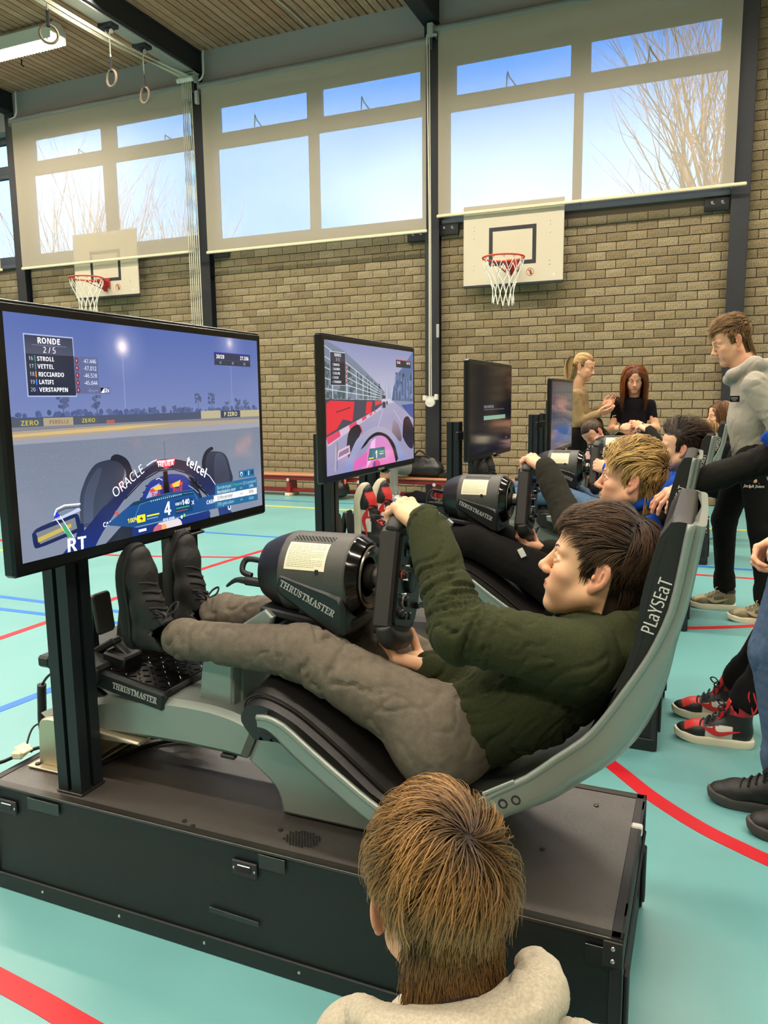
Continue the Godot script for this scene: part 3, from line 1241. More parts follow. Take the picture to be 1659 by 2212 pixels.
# the race on the nearest screen
func picture_race() -> Image:
	var p := Paint.new(1280, 720, 1.25, C8(84, 100, 150))
	for y in range(0, 300, 4):
		var k := y / 300.0
		p.rect(0, y, 1280, y + 4, C8(74, 92, 148).lerp(C8(104, 116, 158), k))
	p.rect(0, 296, 1280, 345, C8(88, 98, 128))
	p.glow(459, 71, 150, C8(170, 165, 190), 0.55)
	p.glow(459, 71, 52, C8(226, 208, 216), 1.6)
	p.glow(1077, 25, 130, C8(165, 160, 190), 0.6)
	p.glow(1077, 21, 40, C8(205, 190, 205), 1.0)
	for k in 9:
		p.rect(454 + k * 0.5, 110, 461 - k * 0.3, 310, Color(0.62, 0.66, 0.8, 0.06))
	p.line([1078, 60, 1080, 280], 5, Color(0.6, 0.64, 0.78, 0.3))
	# trees along the horizon
	var r := RandomNumberGenerator.new()
	r.seed = 5
	for k in 130:
		var x := r.randf_range(0, 1280)
		var y := 300 - r.randf_range(0, 16)
		p.disc(x, y, r.randf_range(5, 14), r.randf_range(4, 12), C8(60, 74, 112).lerp(C8(82, 94, 132), r.randf()))
	for q in [[191, 252, 24], [328, 254, 22], [854, 245, 20], [940, 245, 24], [599, 284, 12], [652, 282, 14], [709, 284, 14], [745, 286, 11], [1040, 275, 18], [1120, 268, 22], [1180, 272, 20], [790, 288, 12]]:
		p.line([q[0], q[1], q[0], 306], 3, C8(66, 76, 108))
		for k in 16:
			p.disc(q[0] + r.randf_range(-q[2], q[2]) * 0.8, q[1] + r.randf_range(-q[2], q[2]) * 0.8, q[2] * 0.3, q[2] * 0.26, C8(62, 74, 108).lerp(C8(84, 92, 124), r.randf()))
	# barriers with their boards
	p.rect(0, 298, 1280, 326, C8(66, 74, 96))
	for q in [[0, 302, 108, 324, C8(72, 78, 88)], [112, 300, 226, 326, C8(150, 140, 112)], [228, 302, 330, 322, C8(72, 78, 90)], [868, 294, 996, 326, C8(160, 152, 122)], [998, 296, 1132, 324, C8(50, 56, 78)], [1134, 296, 1280, 326, C8(160, 150, 118)]]:
		p.rect(q[0], q[1], q[2], q[3], q[4])
	p.words("ZERO", 64, 313, 20, C8(170, 160, 70), bold, 0, 0, 1.3)
	p.words("ZERO", 290, 312, 18, C8(170, 160, 70), bold, 0, 0, 1.3)
	p.words("P ZERO", 1066, 310, 24, C8(190, 184, 140), bold, 0, 0, 1.2)
	p.words("PIRELLI", 170, 313, 16, C8(128, 92, 80), bold, 0, 0, 1.3)
	p.rect(366, 314, 404, 326, C8(150, 84, 76))
	p.rect(0, 324, 1280, 336, C8(112, 112, 120))
	p.pg([0, 336, 500, 330, 1280, 336, 1280, 352, 500, 356, 0, 362], C8(150, 138, 120))
	p.pg([0, 344, 420, 336, 700, 336, 420, 348, 0, 352], C8(186, 158, 106))
	p.pg([0, 362, 500, 352, 1280, 350, 1280, 372, 0, 382], C8(134, 136, 148))
	for y in range(374, 720, 4):
		var k := (y - 374) / 346.0
		p.rect(0, y, 1280, y + 4, C8(106, 114, 130).lerp(C8(116, 124, 142), k))
	for q in [[1150, 440, 70], [1190, 425, 60], [1110, 452, 50]]:
		p.glow(q[0], q[1], q[2], C8(160, 126, 128), 0.7)
	p.glow(502, 398, 60, C8(132, 120, 128), 0.5)
	for k in 3000:
		var x := r.randf_range(0, 1280)
		var y := r.randf_range(380, 720)
		p.rect(x, y, x + r.randf_range(2, 6), y + 1.4, C8(110, 118, 136).lerp(C8(124, 132, 150), r.randf()))
	# front wheels and their winglets
	p.shape(crv([225, 650, 231, 560, 250, 515, 275, 480, 313, 452, 381, 445, 419, 459, 436, 490, 409, 540, 368, 600, 306, 660]), C8(44, 50, 66), C8(62, 70, 90))
	p.shape(crv([240, 640, 248, 560, 275, 505, 315, 470, 330, 480, 292, 560, 280, 640]), C8(58, 64, 82), C8(72, 82, 104))
	p.shape(crv([372, 446, 382, 433, 410, 430, 451, 450, 472, 490, 468, 520, 440, 560, 408, 590, 440, 520, 436, 480, 410, 455]), C8(30, 32, 44))
	p.line([420, 520, 402, 560], 10, C8(190, 70, 66))
	p.shape(crv([872, 560, 872, 500, 885, 468, 915, 456, 956, 457, 1000, 466, 1028, 488, 1046, 530, 1056, 590, 930, 590]), C8(50, 54, 70), C8(40, 44, 58))
	p.shape(crv([940, 590, 936, 520, 950, 470, 985, 466, 1015, 490, 1036, 540, 1044, 590]), C8(66, 70, 88), C8(52, 56, 72))
	p.shape(crv([862, 540, 860, 490, 885, 452, 925, 437, 936, 448, 900, 462, 884, 490, 878, 540]), C8(32, 34, 46))
	# mirror
	p.shape(crv([190, 720, 215, 650, 240, 640, 236, 720], 2), C8(22, 34, 86))
	p.shape(crv([40, 640, 60, 625, 128, 612, 205, 603, 222, 612, 226, 640, 222, 660, 150, 672, 62, 684, 44, 676, 40, 640], 3), C8(24, 36, 76))
	p.pg([54, 638, 206, 614, 212, 650, 66, 674], C8(112, 116, 122))
	p.pg([58, 654, 188, 630, 190, 642, 60, 668], C8(176, 156, 78))
	p.pg([112, 612, 205, 590, 226, 582, 232, 596, 150, 612], C8(170, 182, 206))
	p.line([126, 596, 136, 578, 168, 570, 232, 574], 5, C8(225, 228, 232))
	p.line([134, 600, 142, 586, 170, 580, 230, 584], 4, C8(60, 66, 80))
	p.line([130, 606, 182, 680], 3, C8(225, 228, 230))
	p.line([148, 600, 196, 676], 3, C8(225, 228, 230))
	p.pg([152, 636, 166, 630, 188, 668, 176, 676], C8(60, 150, 100))
	p.pg([124, 606, 134, 586, 150, 600], C8(40, 50, 190))
	# nose and cockpit
	p.pg([330, 720, 460, 640, 560, 560, 640, 528, 757, 540, 830, 590, 900, 720], C8(32, 36, 52))
	for k in 5:
		p.line([470 + k * 16, 640 - k * 22, 560 + k * 6, 570 - k * 6], 5, C8(20, 22, 30))
		p.line([900 - k * 14, 640 - k * 18, 790 - k * 4, 560 - k * 4], 5, C8(20, 22, 30))
	p.shape(crv([455, 700, 500, 610, 549, 545, 600, 528, 680, 522, 754, 538, 790, 580, 840, 640, 878, 720, 455, 720], 4), C8(40, 54, 128), C8(24, 44, 104))
	p.pg([520, 610, 560, 562, 608, 548, 592, 590, 556, 640, 516, 660], C8(150, 158, 200))
	p.pg([556, 566, 620, 556, 624, 572, 556, 578], C8(190, 70, 62))
	p.pg([572, 562, 612, 554, 618, 572, 582, 572], C8(222, 180, 74))
	p.pg([664, 560, 700, 552, 738, 558, 735, 570, 668, 574], C8(190, 66, 60))
	p.pg([676, 560, 726, 548, 716, 572, 682, 572], C8(224, 182, 74))
	p.words("Red", 586, 588, 26, C8(180, 60, 66), bold)
	p.words("Bull", 706, 586, 30, C8(190, 56, 62), bold)
	p.line([770, 575, 800, 590, 830, 612], 2, C8(200, 205, 220))
	p.line([590, 534, 606, 530, 625, 540], 3, C8(210, 214, 225))
	# the halo
	var outer := crv([120, 740, 190, 690, 241, 661, 338, 591, 449, 523, 568, 478, 640, 464, 755, 480, 857, 523, 945, 590, 1030, 700, 1060, 740])
	var inner := crv([960, 740, 945, 676, 878, 615, 825, 564, 764, 526, 687, 503, 612, 502, 524, 528, 431, 582, 351, 650, 300, 700, 270, 740])
	outer.append_array(inner)
	p.shape(outer, C8(38, 36, 50), C8(26, 44, 112))
	p.line([338, 593, 449, 526, 568, 482, 640, 468], 3, C8(64, 64, 84))
	p.line([431, 584, 524, 530, 612, 504, 687, 505, 764, 528, 825, 566], 4, C8(20, 20, 28))
	p.pg([630, 508, 654, 508, 658, 560, 660, 612, 628, 612, 630, 560], C8(16, 16, 22))
	p.line([644, 464, 644, 400], 2, C8(50, 52, 64))
	p.words("ORACLE", 452, 524, 44, C8(240, 240, 244), sans, 0, -0.46, 1.1)
	p.line([545, 480, 575, 468, 600, 463], 4, C8(214, 220, 228))
	p.pg([598, 466, 699, 466, 697, 486, 646, 500, 599, 480], C8(206, 52, 78))
	p.pg([600, 468, 697, 468, 696, 474, 600, 474], C8(232, 226, 226))
	p.words("HEUER", 648, 482, 22, C8(244, 240, 240), bold, 0, 0, 1.25)
	p.words("TAG", 648, 471, 8, C8(190, 60, 80), bold)
	p.words("telcel", 826, 510, 50, C8(236, 238, 242), bold, 0, 0.5, 1.0)
	p.line([872, 532, 905, 552, 936, 585, 958, 614], 4, C8(210, 214, 222))
	# lower left body
	p.words("CASH APP", 372, 656, 22, C8(235, 238, 242), bold, 0, -0.03, 1.0)
	p.words("RT", 205, 700, 60, C8(226, 230, 240), bold, 0, 0.05, 1.2)
	p.rect(486, 700, 526, 710, C8(220, 224, 232))
	p.line([400, 640, 380, 620], 10, C8(190, 70, 66))
	# driver helmet
	p.disc(648, 716, 74, 34, C8(200, 190, 196))
	p.disc(590, 722, 30, 24, C8(180, 92, 110))
	p.disc(620, 712, 14, 12, C8(220, 150, 90))
	# the read-out
	p.pg([335, 660, 470, 600, 640, 588, 804, 592, 835, 632, 1210, 626, 1228, 678, 824, 690, 494, 694], Color(0.10, 0.34, 0.52, 0.55))
	p.line([462, 668, 500, 612, 640, 600, 800, 604, 824, 640], 2, C8(70, 140, 180))
	for k in 16:
		p.rect(556 + k * 11, 606 - k * 0.3, 561 + k * 11, 611 - k * 0.3, C8(150, 200, 225))
	p.words("4", 644, 648, 70, C8(248, 250, 252), bold)
	p.words("RPM 8500", 648, 686, 14, C8(220, 230, 236), bold)
	p.words("100%", 462, 662, 22, C8(230, 214, 60), bold)
	p.rect(482, 650, 524, 676, C8(232, 210, 44))
	p.pg([494, 664, 506, 654, 504, 662, 514, 662, 502, 673, 504, 665], C8(40, 40, 30))
	p.rect(532, 656, 598, 662, C8(222, 208, 60))
	p.rect(532, 668, 590, 671, C8(120, 170, 190))
	p.pg([688, 624, 790, 622, 790, 676, 688, 678], Color(0.06, 0.2, 0.34, 0.6))
	p.words("KM/U", 708, 638, 15, C8(220, 232, 238), bold)
	p.words("140", 750, 636, 28, C8(250, 250, 252), bold)
	p.rect(692, 652, 770, 656, C8(64, 160, 110))
	p.rect(692, 664, 760, 667, C8(160, 70, 70))
	p.line([786, 636, 800, 652], 3, C8(220, 230, 236))
	p.line([800, 636, 786, 652], 3, C8(220, 230, 236))
	p.disc(722, 690, 6, 7, C8(226, 226, 226))
	p.disc(738, 686, 6, 7, C8(110, 200, 90))
	p.words("CASH", 905, 656, 22, C8(235, 238, 242), bold)
	p.disc(1030, 694, 12, 14, C8(200, 206, 216))
	p.disc(1030, 694, 6, 7, C8(36, 50, 110))
	# menu
	p.pg([1108, 552, 1223, 550, 1226, 584, 1108, 580], C8(30, 96, 138))
	p.disc(1126, 566, 9, 10, C8(220, 232, 238))
	p.disc(1126, 568, 6, 7, C8(30, 96, 138))
	p.rect(1150, 558, 1164, 574, C8(20, 60, 92))
	p.rect(1178, 556, 1182, 576, C8(220, 232, 238))
	p.disc(1208, 566, 10, 10, C8(20, 60, 92))
	p.pg([939, 590, 1240, 588, 1246, 692, 933, 688], C8(34, 92, 132))
	p.pg([926, 634, 1240, 636, 1240, 664, 926, 659], C8(214, 212, 214))
	p.words("Bandentype", 950, 606, 18, C8(160, 196, 210), sans, 1)
	p.words("[I] Standaard", 1234, 606, 17, C8(150, 190, 206), sans, 2)
	p.words("C3 Tonen", 1076, 606, 16, C8(90, 170, 120), sans)
	p.words("Rembalans voor", 950, 624, 18, C8(226, 234, 238), sans, 1)
	p.words("54%", 1214, 624, 18, C8(200, 216, 224), sans, 2)
	p.words("Differentieel", 950, 648, 19, C8(60, 60, 66), sans, 1)
	p.words("80%", 1214, 649, 19, C8(60, 60, 66), sans, 2)
	p.words("ERS gebruiken", 950, 674, 18, C8(150, 190, 206), sans, 1)
	p.words("Auto", 1214, 676, 18, C8(150, 190, 206), sans, 2)
	for y in [606, 625, 649, 675]:
		p.words("<>", 1120, y, 18, C8(170, 200, 214) if y != 649 else C8(70, 70, 76), sans)
	# standings
	p.rect(62, 55, 248, 238, C8(150, 162, 196))
	p.rect(66, 59, 245, 113, C8(50, 56, 74), C8(66, 72, 92))
	p.rect(66, 113, 245, 234, C8(36, 42, 58))
	p.rect(245, 113, 344, 207, C8(84, 92, 128))
	p.rect(245, 207, 390, 228, C8(84, 92, 128))
	p.rect(90, 86, 220, 87.5, C8(110, 116, 136))
	p.words("RONDE", 154, 73, 24, C8(238, 240, 246), bold, 0, 0, 1.05)
	p.words("2 / 5", 154, 100, 24, C8(238, 240, 246), sans)
	var names := ["STROLL", "VETTEL", "RICCIARDO", "LATIFI", "VERSTAPPEN"]
	var gaps := ["-47.446", "-47.012", "-46.528", "-45.844", "-:--.---"]
	var tint := [C8(60, 140, 120), C8(60, 140, 120), C8(220, 150, 60), C8(70, 130, 230), C8(40, 50, 170)]
	for k in 5:
		var y := 126 + k * 22.6
		p.words(str(16 + k), 92, y, 15, C8(190, 196, 210), sans, 2)
		p.rect(97, y - 9, 100, y + 9, tint[k])
		p.words(names[k], 106, y, 18, C8(244, 245, 250), bold, 1, 0, 1.0)
		p.disc(256, y, 7, 9, C8(112, 40, 54))
		p.words("S", 256, y, 10, C8(230, 225, 230), bold)
		p.words(gaps[k], 338, y, 17, C8(214, 218, 232), sans, 2)
	p.rect(350, 209, 366, 225, C8(16, 18, 26))
	p.pg([366, 209, 366, 225, 350, 225], C8(240, 240, 244))
	p.words("2s", 378, 217, 17, C8(240, 242, 248), bold)
	p.rect(969, 63, 1223, 113, C8(46, 50, 68))
	p.rect(969, 62, 1223, 65, C8(60, 50, 160))
	p.rect(969, 92, 1223, 94, C8(66, 70, 90))
	p.words("20/20", 982, 79, 21, C8(238, 240, 246), bold, 1)
	p.words("27.336", 1212, 79, 21, C8(238, 240, 246), bold, 2)
	p.words("S1", 1011, 103, 13, C8(200, 204, 214), sans)
	p.words("S2", 1095, 103, 13, C8(200, 204, 214), sans)
	p.words("S3", 1179, 103, 13, C8(200, 204, 214), sans)
	return p.im


# the race on the second screen
func picture_street() -> Image:
	var p := Paint.new(1280, 720, 0.7, C8(150, 150, 178))
	for y in range(0, 340, 4):
		p.rect(0, y, 1280, y + 4, C8(128, 134, 172).lerp(C8(186, 180, 196), y / 340.0))
	p.pg([0, 0, 10, 0, 240, 50, 420, 115, 700, 225, 790, 270, 730, 330, 0, 320], C8(112, 122, 140))
	var r := RandomNumberGenerator.new()
	r.seed = 9
	for k in 120:
		var x := r.randf_range(0, 720)
		var top := 40.0 + x * 0.3
		var y := r.randf_range(top, 316)
		p.disc(x, y, r.randf_range(8, 30), r.randf_range(8, 40), C8(58, 74, 76).lerp(C8(104, 118, 128), r.randf()))
	for k in 6:
		p.line([0, 30 + k * 56, 740, 262 + k * 11], 5, C8(186, 194, 208))
	for k in 9:
		var x := 700.0 * (1.0 - pow(0.72, k + 0.4))
		p.line([x, 40 + x * 0.29, x, 320], 9 - k * 0.8, C8(196, 202, 214))
	p.pg([1000, 150, 1091, 108, 1285, -10, 1285, 340, 900, 320, 930, 240], C8(88, 110, 156), C8(70, 86, 124))
	for k in 40:
		p.disc(r.randf_range(960, 1280), r.randf_range(150, 310), r.randf_range(8, 22), r.randf_range(10, 30), C8(52, 66, 82).lerp(C8(110, 132, 176), r.randf()))
	for k in 7:
		p.line([960 + k * 50, 260 - k * 22, 960 + k * 50, 330], 5, C8(150, 162, 188))
	for q in [[800, 190, 16], [850, 150, 18], [880, 200, 12]]:
		p.pg([q[0] - q[2], 310, q[0], q[1], q[0] + q[2], 310], C8(142, 160, 178))
	p.pg([0, 308, 734, 318, 754, 353, 0, 520], C8(62, 64, 78))
	p.pg([10, 330, 60, 316, 354, 324, 323, 436, 200, 420, 130, 470, 5, 500], C8(208, 44, 58))
	p.line([120, 380, 300, 356], 6, C8(96, 40, 52))
	p.pg([520, 325, 600, 323, 580, 392, 500, 400], C8(206, 46, 60))
	p.pg([640, 322, 734, 322, 734, 340, 640, 352], C8(200, 60, 70))
	p.pg([900, 320, 1285, 332, 1285, 440, 1060, 370], C8(120, 130, 158))
	p.pg([730, 350, 930, 334, 1090, 380, 1290, 470, 1290, 720, 0, 720, 0, 560, 420, 460], C8(152, 148, 176), C8(140, 136, 168))
	p.pg([1060, 352, 1285, 345, 1285, 450, 1200, 420], C8(52, 78, 140))
	p.pg([0, 510, 730, 362, 730, 372, 18, 560], C8(196, 170, 190))
	for k in 5:
		var a := pow(0.62, k)
		var b := pow(0.62, k + 0.5)
		p.pg([730 - 730 * a, 364 + 146 * a, 730 - 730 * b, 364 + 146 * b, 730 - 712 * b, 368 + 182 * b, 730 - 712 * a, 368 + 182 * a], C8(204, 66, 100))
	p.line([760, 372, 690, 470, 560, 560], 4, C8(200, 194, 212))
	p.line([930, 380, 1010, 430, 1080, 480], 4, C8(196, 192, 210))
	p.rect(752, 328, 800, 366, C8(50, 50, 64))
	p.rect(746, 288, 800, 310, C8(70, 60, 74))
	p.rect(812, 326, 834, 346, C8(60, 62, 84))
	p.shape(crv([243, 570, 262, 510, 300, 476, 380, 455, 430, 468, 445, 490, 415, 520, 340, 590, 260, 640]), C8(28, 26, 36), C8(52, 50, 66))
	p.line([420, 462, 452, 500, 440, 520], 9, C8(200, 60, 70))
	p.shape(crv([1080, 560, 1090, 480, 1114, 439, 1181, 430, 1240, 470, 1283, 521, 1270, 640, 1200, 640, 1126, 599]), C8(30, 28, 40), C8(46, 44, 60))
	p.shape(crv([900, 520, 915, 460, 940, 440, 1010, 480, 1060, 560, 1040, 590, 960, 560]), C8(150, 136, 150), C8(96, 84, 96))
	p.pg([437, 720, 470, 650, 577, 560, 668, 540, 760, 530, 828, 563, 962, 720], C8(196, 130, 186), C8(214, 120, 176))
	p.pg([577, 565, 640, 545, 630, 620, 560, 690, 500, 720], C8(226, 176, 214))
	p.pg([760, 640, 900, 600, 960, 640, 980, 700, 860, 700], C8(206, 120, 180))
	p.pg([340, 660, 520, 620, 500, 700, 320, 720], C8(208, 96, 170))
	var outer := crv([180, 740, 250, 660, 371, 544, 541, 492, 673, 478, 810, 494, 975, 562, 1080, 660, 1140, 740])
	outer.append_array(crv([1060, 740, 1038, 714, 946, 597, 830, 536, 671, 510, 537, 537, 400, 610, 300, 700, 260, 740]))
	p.shape(outer, C8(160, 156, 176), C8(122, 136, 190))
	var rim := crv([1000, 700, 946, 610, 830, 540, 671, 512, 537, 540, 430, 600, 500, 580, 560, 552, 671, 532, 800, 552, 900, 620, 960, 720])
	p.shape(rim, C8(30, 28, 36))
	p.pg([552, 606, 776, 608, 794, 676, 524, 676], C8(44, 96, 112))
	p.words("1", 652, 648, 70, C8(244, 248, 248), bold)
	p.rect(540, 660, 610, 668, C8(220, 200, 60))
	p.rect(700, 630, 766, 636, C8(90, 190, 110))
	p.rect(700, 644, 756, 650, C8(200, 210, 214))
	p.disc(650, 712, 60, 30, C8(208, 70, 110))
	p.disc(620, 706, 20, 20, C8(90, 80, 170))
	p.pg([137, 590, 280, 566, 288, 616, 115, 644], C8(214, 170, 196))
	p.pg([150, 600, 268, 580, 272, 606, 136, 628], C8(120, 112, 132))
	p.line([110, 560, 96, 700], 8, C8(206, 180, 90))
	p.line([130, 540, 120, 690], 6, C8(70, 90, 150))
	p.rect(60, 56, 246, 236, C8(190, 194, 208))
	p.rect(64, 60, 244, 233, C8(34, 36, 48))
	p.rect(64, 60, 244, 112, C8(52, 54, 68))
	p.words("RONDE", 154, 73, 24, C8(238, 240, 246), bold)
	p.words("1 / 5", 154, 98, 22, C8(238, 240, 246), sans)
	var names := ["NORRIS", "ALONSO", "LECLERC", "OCON", "TSUNODA"]
	for k in 5:
		p.rect(97, 116 + k * 23, 100, 134 + k * 23, C8(200, 204, 214))
		p.words(str(k + 1), 90, 125 + k * 23, 15, C8(200, 204, 214), sans, 2)
		p.words(names[k], 106, 125 + k * 23, 18, C8(244, 245, 250), bold, 1)
		p.disc(258, 125 + k * 23, 6, 8, C8(170, 60, 70))
	p.words("-0.511", 330, 194, 17, C8(220, 224, 236), sans, 2)
	p.words("-0.233", 330, 217, 17, C8(220, 224, 236), sans, 2)
	p.rect(977, 63, 1234, 110, C8(40, 42, 54))
	p.rect(977, 62, 1234, 66, C8(180, 60, 60))
	p.words("10/20", 992, 80, 22, C8(236, 238, 244), bold, 1)
	p.words("40.718", 1224, 80, 22, C8(236, 238, 244), bold, 2)
	return p.im


func picture_menu() -> Image:
	var p := Paint.new(640, 360, 0.8, C8(20, 20, 28))
	p.rect(0, 0, 640, 360, C8(18, 18, 24), C8(22, 22, 40))
	p.words("SESSIE VOORTZETTEN", 190, 168, 15, C8(190, 194, 200), bold, 1)
	p.rect(190, 178, 520, 182, C8(90, 92, 100))
	p.rect(190, 205, 540, 222, C8(150, 196, 170))
	p.words("OK", 196, 238, 10, C8(150, 154, 160), sans, 1)
	p.words("F5  MENU", 560, 310, 9, C8(170, 174, 180), sans)
	return p.im


func picture_label() -> Image:
	var p := Paint.new(320, 200, 1.0, C8(232, 226, 196))
	p.rect(2, 2, 318, 198, C8(228, 221, 190))
	var r := RandomNumberGenerator.new()
	r.seed = 77
	for k in 15:
		var y := 16 + k * 11.5
		var x := 16.0
		var stop := 300.0 if k % 5 != 4 else r.randf_range(140, 260)
		while x < stop:
			var w := r.randf_range(6, 26)
			p.rect(x, y, minf(x + w, stop), y + 2.6, C8(120, 116, 100))
			x += w + 4
	return p.im

# ---------------------------------------------------------------- the racing simulators
const ZC := -1.542    # middle plane of the nearest simulator


func flight_case() -> Node3D:
	var x0 := -1.632
	var x1 := -0.095
	var h := 0.283
	var w := 0.535
	var cx := (x0 + x1) / 2
	var t := thing("flight_case", "nearest long black flight case on the teal floor, the kneeling boy in front of it", "case", V(cx, 0, ZC), "long black cases under the simulators")
	var L := x1 - x0
	var mb := MB.new()
	mb.box(V(0, h / 2, 0), V(L - 0.012, h - 0.012, w - 0.012), 0.003)
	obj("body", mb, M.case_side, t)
	mb = MB.new()
	mb.box(V(0, h - 0.006, 0), V(L - 0.03, 0.008, w - 0.03), 0.002)
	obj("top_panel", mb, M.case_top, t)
	# edge profiles
	var e := 0.022
	for s in [-1, 1]:
		mb = MB.new()
		mb.box(V(0, h - 0.004, s * (w / 2 - 0.004)), V(L, 0.008, 0.008), 0.002)
		mb.box(V(0, h - 0.002, s * (w / 2 - e / 2)), V(L, 0.004, e), 0.001)
		obj("edge_profile", mb, M.alu_dark, t)
		mb = MB.new()
		mb.box(V(s * (L / 2 - 0.004), h - 0.004, 0), V(0.008, 0.008, w), 0.002)
		mb.box(V(s * (L / 2 - e / 2), h - 0.002, 0), V(e, 0.004, w), 0.001)
		obj("edge_profile", mb, M.black_steel, t)
		for q in [-1, 1]:
			mb = MB.new()
			mb.box(V(s * (L / 2 - 0.003), h / 2, q * (w / 2 - e / 2)), V(0.006, h - 0.01, e), 0.002)
			mb.box(V(s * (L / 2 - e / 2), h / 2, q * (w / 2 - 0.003)), V(e, h - 0.01, 0.006), 0.002)
			obj("corner_profile", mb, M.black_steel, t)
			mb = MB.new()
			mb.box(V(s * (L / 2 - 0.017), h - 0.03, q * (w / 2 + 0.001)), V(0.034, 0.05, 0.004), 0.0015)
			obj("corner_plate", mb, M.black_steel, t)
			for yy in [0.018, 0.042]:
				mb = MB.new()
				mb.ball(V(s * (L / 2 - 0.017), h - yy, q * (w / 2 + 0.003)), V(0.0045, 0.0045, 0.003), 8)
				obj("rivet", mb, M.chrome, t)
	# skirting board along the long side and its screws
	mb = MB.new()
	mb.box(V(0, 0.022, w / 2 - 0.002), V(L - 0.02, 0.044, 0.006), 0.002)
	obj("skirting", mb, M.case_side, t)
	for k in 6:
		mb = MB.new()
		mb.ball(V(-0.6 + k * 0.24, 0.024, w / 2 + 0.001), V(0.004, 0.004, 0.002), 8)
		obj("screw", mb, M.chrome, t)
	# catches let into the long side, remains of stickers beside them
	for x in [-0.87, -1.56]:
		mb = MB.new()
		var lx: float = x - cx
		mb.box(V(lx, 0.229, w / 2 - 0.001), V(0.062, 0.036, 0.006), 0.002)
		var c := obj("catch", mb, M.black_steel, t)
		mb = MB.new()
		mb.box(V(lx, 0.231, w / 2 + 0.002), V(0.034, 0.016, 0.004), 0.0015)
		obj("latch", mb, M.gloss_black, c)
		for s in [-1, 1]:
			mb = MB.new()
			mb.ball(V(lx + s * 0.026, 0.229, w / 2 + 0.002), V(0.003, 0.003, 0.002), 6)
			obj("screw", mb, M.chrome, c)
	var st := M.get("sticker") as StandardMaterial3D
	for q in [[-0.802, 0.257, 0.064, 0.032], [-1.440, 0.253, 0.10, 0.03], [-0.903, 0.108, 0.127, 0.013], [-0.135, 0.241, 0.05, 0.04]]:
		mb = MB.new()
		mb.box(V(q[0] - cx, q[1], w / 2 - 0.0005), V(q[2], q[3], 0.0014), 0.0005, Basis(Vector3.BACK, -0.03 if q[1] < 0.2 else 0.0))
		obj("sticker_remains", mb, st, t)
	# perforated vent in the top
	mb = MB.new()
	for j in 9:
		for i in 11:
			if Vector2((i - 5) / 5.6, (j - 4) / 4.6).length() < 1.0:
				mb.box(V(-0.768 - cx + (i - 5) * 0.0072 + (j % 2) * 0.0036, h + 0.0002, -1.345 - ZC + (j - 4) * 0.0065), V(0.004, 0.0006, 0.004))
	obj("vent_holes", mb, M.gloss_black, t).set_meta("kind", "stuff")
	for q in [[-1.02, -1.30], [-1.05, -1.31], [-0.83, -1.36], [-0.2, -1.72], [-0.28, -1.50]]:
		mb = MB.new()
		mb.lathe(poly([0.006, 0.0, 0.006, 0.0015, 0.002, 0.002]), 8, Transform3D(Basis(), V(q[0] - cx, h - 0.001, q[1] - ZC)))
		obj("screw", mb, M.alu_dark, t)
	# the end: a lid seam and hinge strip
	mb = MB.new()
	mb.box(V(L / 2 + 0.001, h - 0.075, 0), V(0.006, 0.006, w - 0.06), 0.002)
	mb.box(V(L / 2 + 0.003, h * 0.42, -w / 2 + 0.06), V(0.01, 0.13, 0.03), 0.003)
	mb.box(V(L / 2 + 0.003, h * 0.42, w / 2 - 0.06), V(0.01, 0.13, 0.03), 0.003)
	obj("hinge", mb, M.black_steel, t)
	mb = MB.new()
	mb.box(V(L / 2 - 0.01, h - 0.008, -0.12), V(0.024, 0.022, 0.02), 0.003)
	obj("tape", mb, M.white_plastic, t)
	return t


func monitor_stand() -> Node3D:
	var t := thing("monitor_stand", "pair of dark grooved posts carrying the nearest screen, standing on the nearest case", "stand", V(-1.385, 0.283, ZC), "grooved monitor posts")
	for z in [-1.345, -1.772]:
		var mb := MB.new()
		var o := 0.036
		var g := 0.006
		# square tube with a groove down each face
		var p := PackedVector2Array()
		for k in 4:
			var a := k * PI / 2
			for q in [Vector2(o, -o), Vector2(o, -g), Vector2(o - 0.012, -g), Vector2(o - 0.012, g), Vector2(o, g)]:
				p.append((q as Vector2).rotated(a))
		mb.prism(p, 0.80, 0.002, Transform3D(Basis(Vector3.RIGHT, PI / 2), V(0, 0.402, z - ZC)), 20.0)
		obj("post", mb, M.post, t)
		mb = MB.new()
		mb.box(V(0, 0.002, z - ZC), V(0.08, 0.004, 0.08), 0.001)
		obj("foot_plate", mb, M.alu_dark, t)
	var mb := MB.new()
	mb.box(V(0.03, 0.72, 0), V(0.02, 0.05, 0.50), 0.004)
	obj("crossbar", mb, M.post, t)
	return t


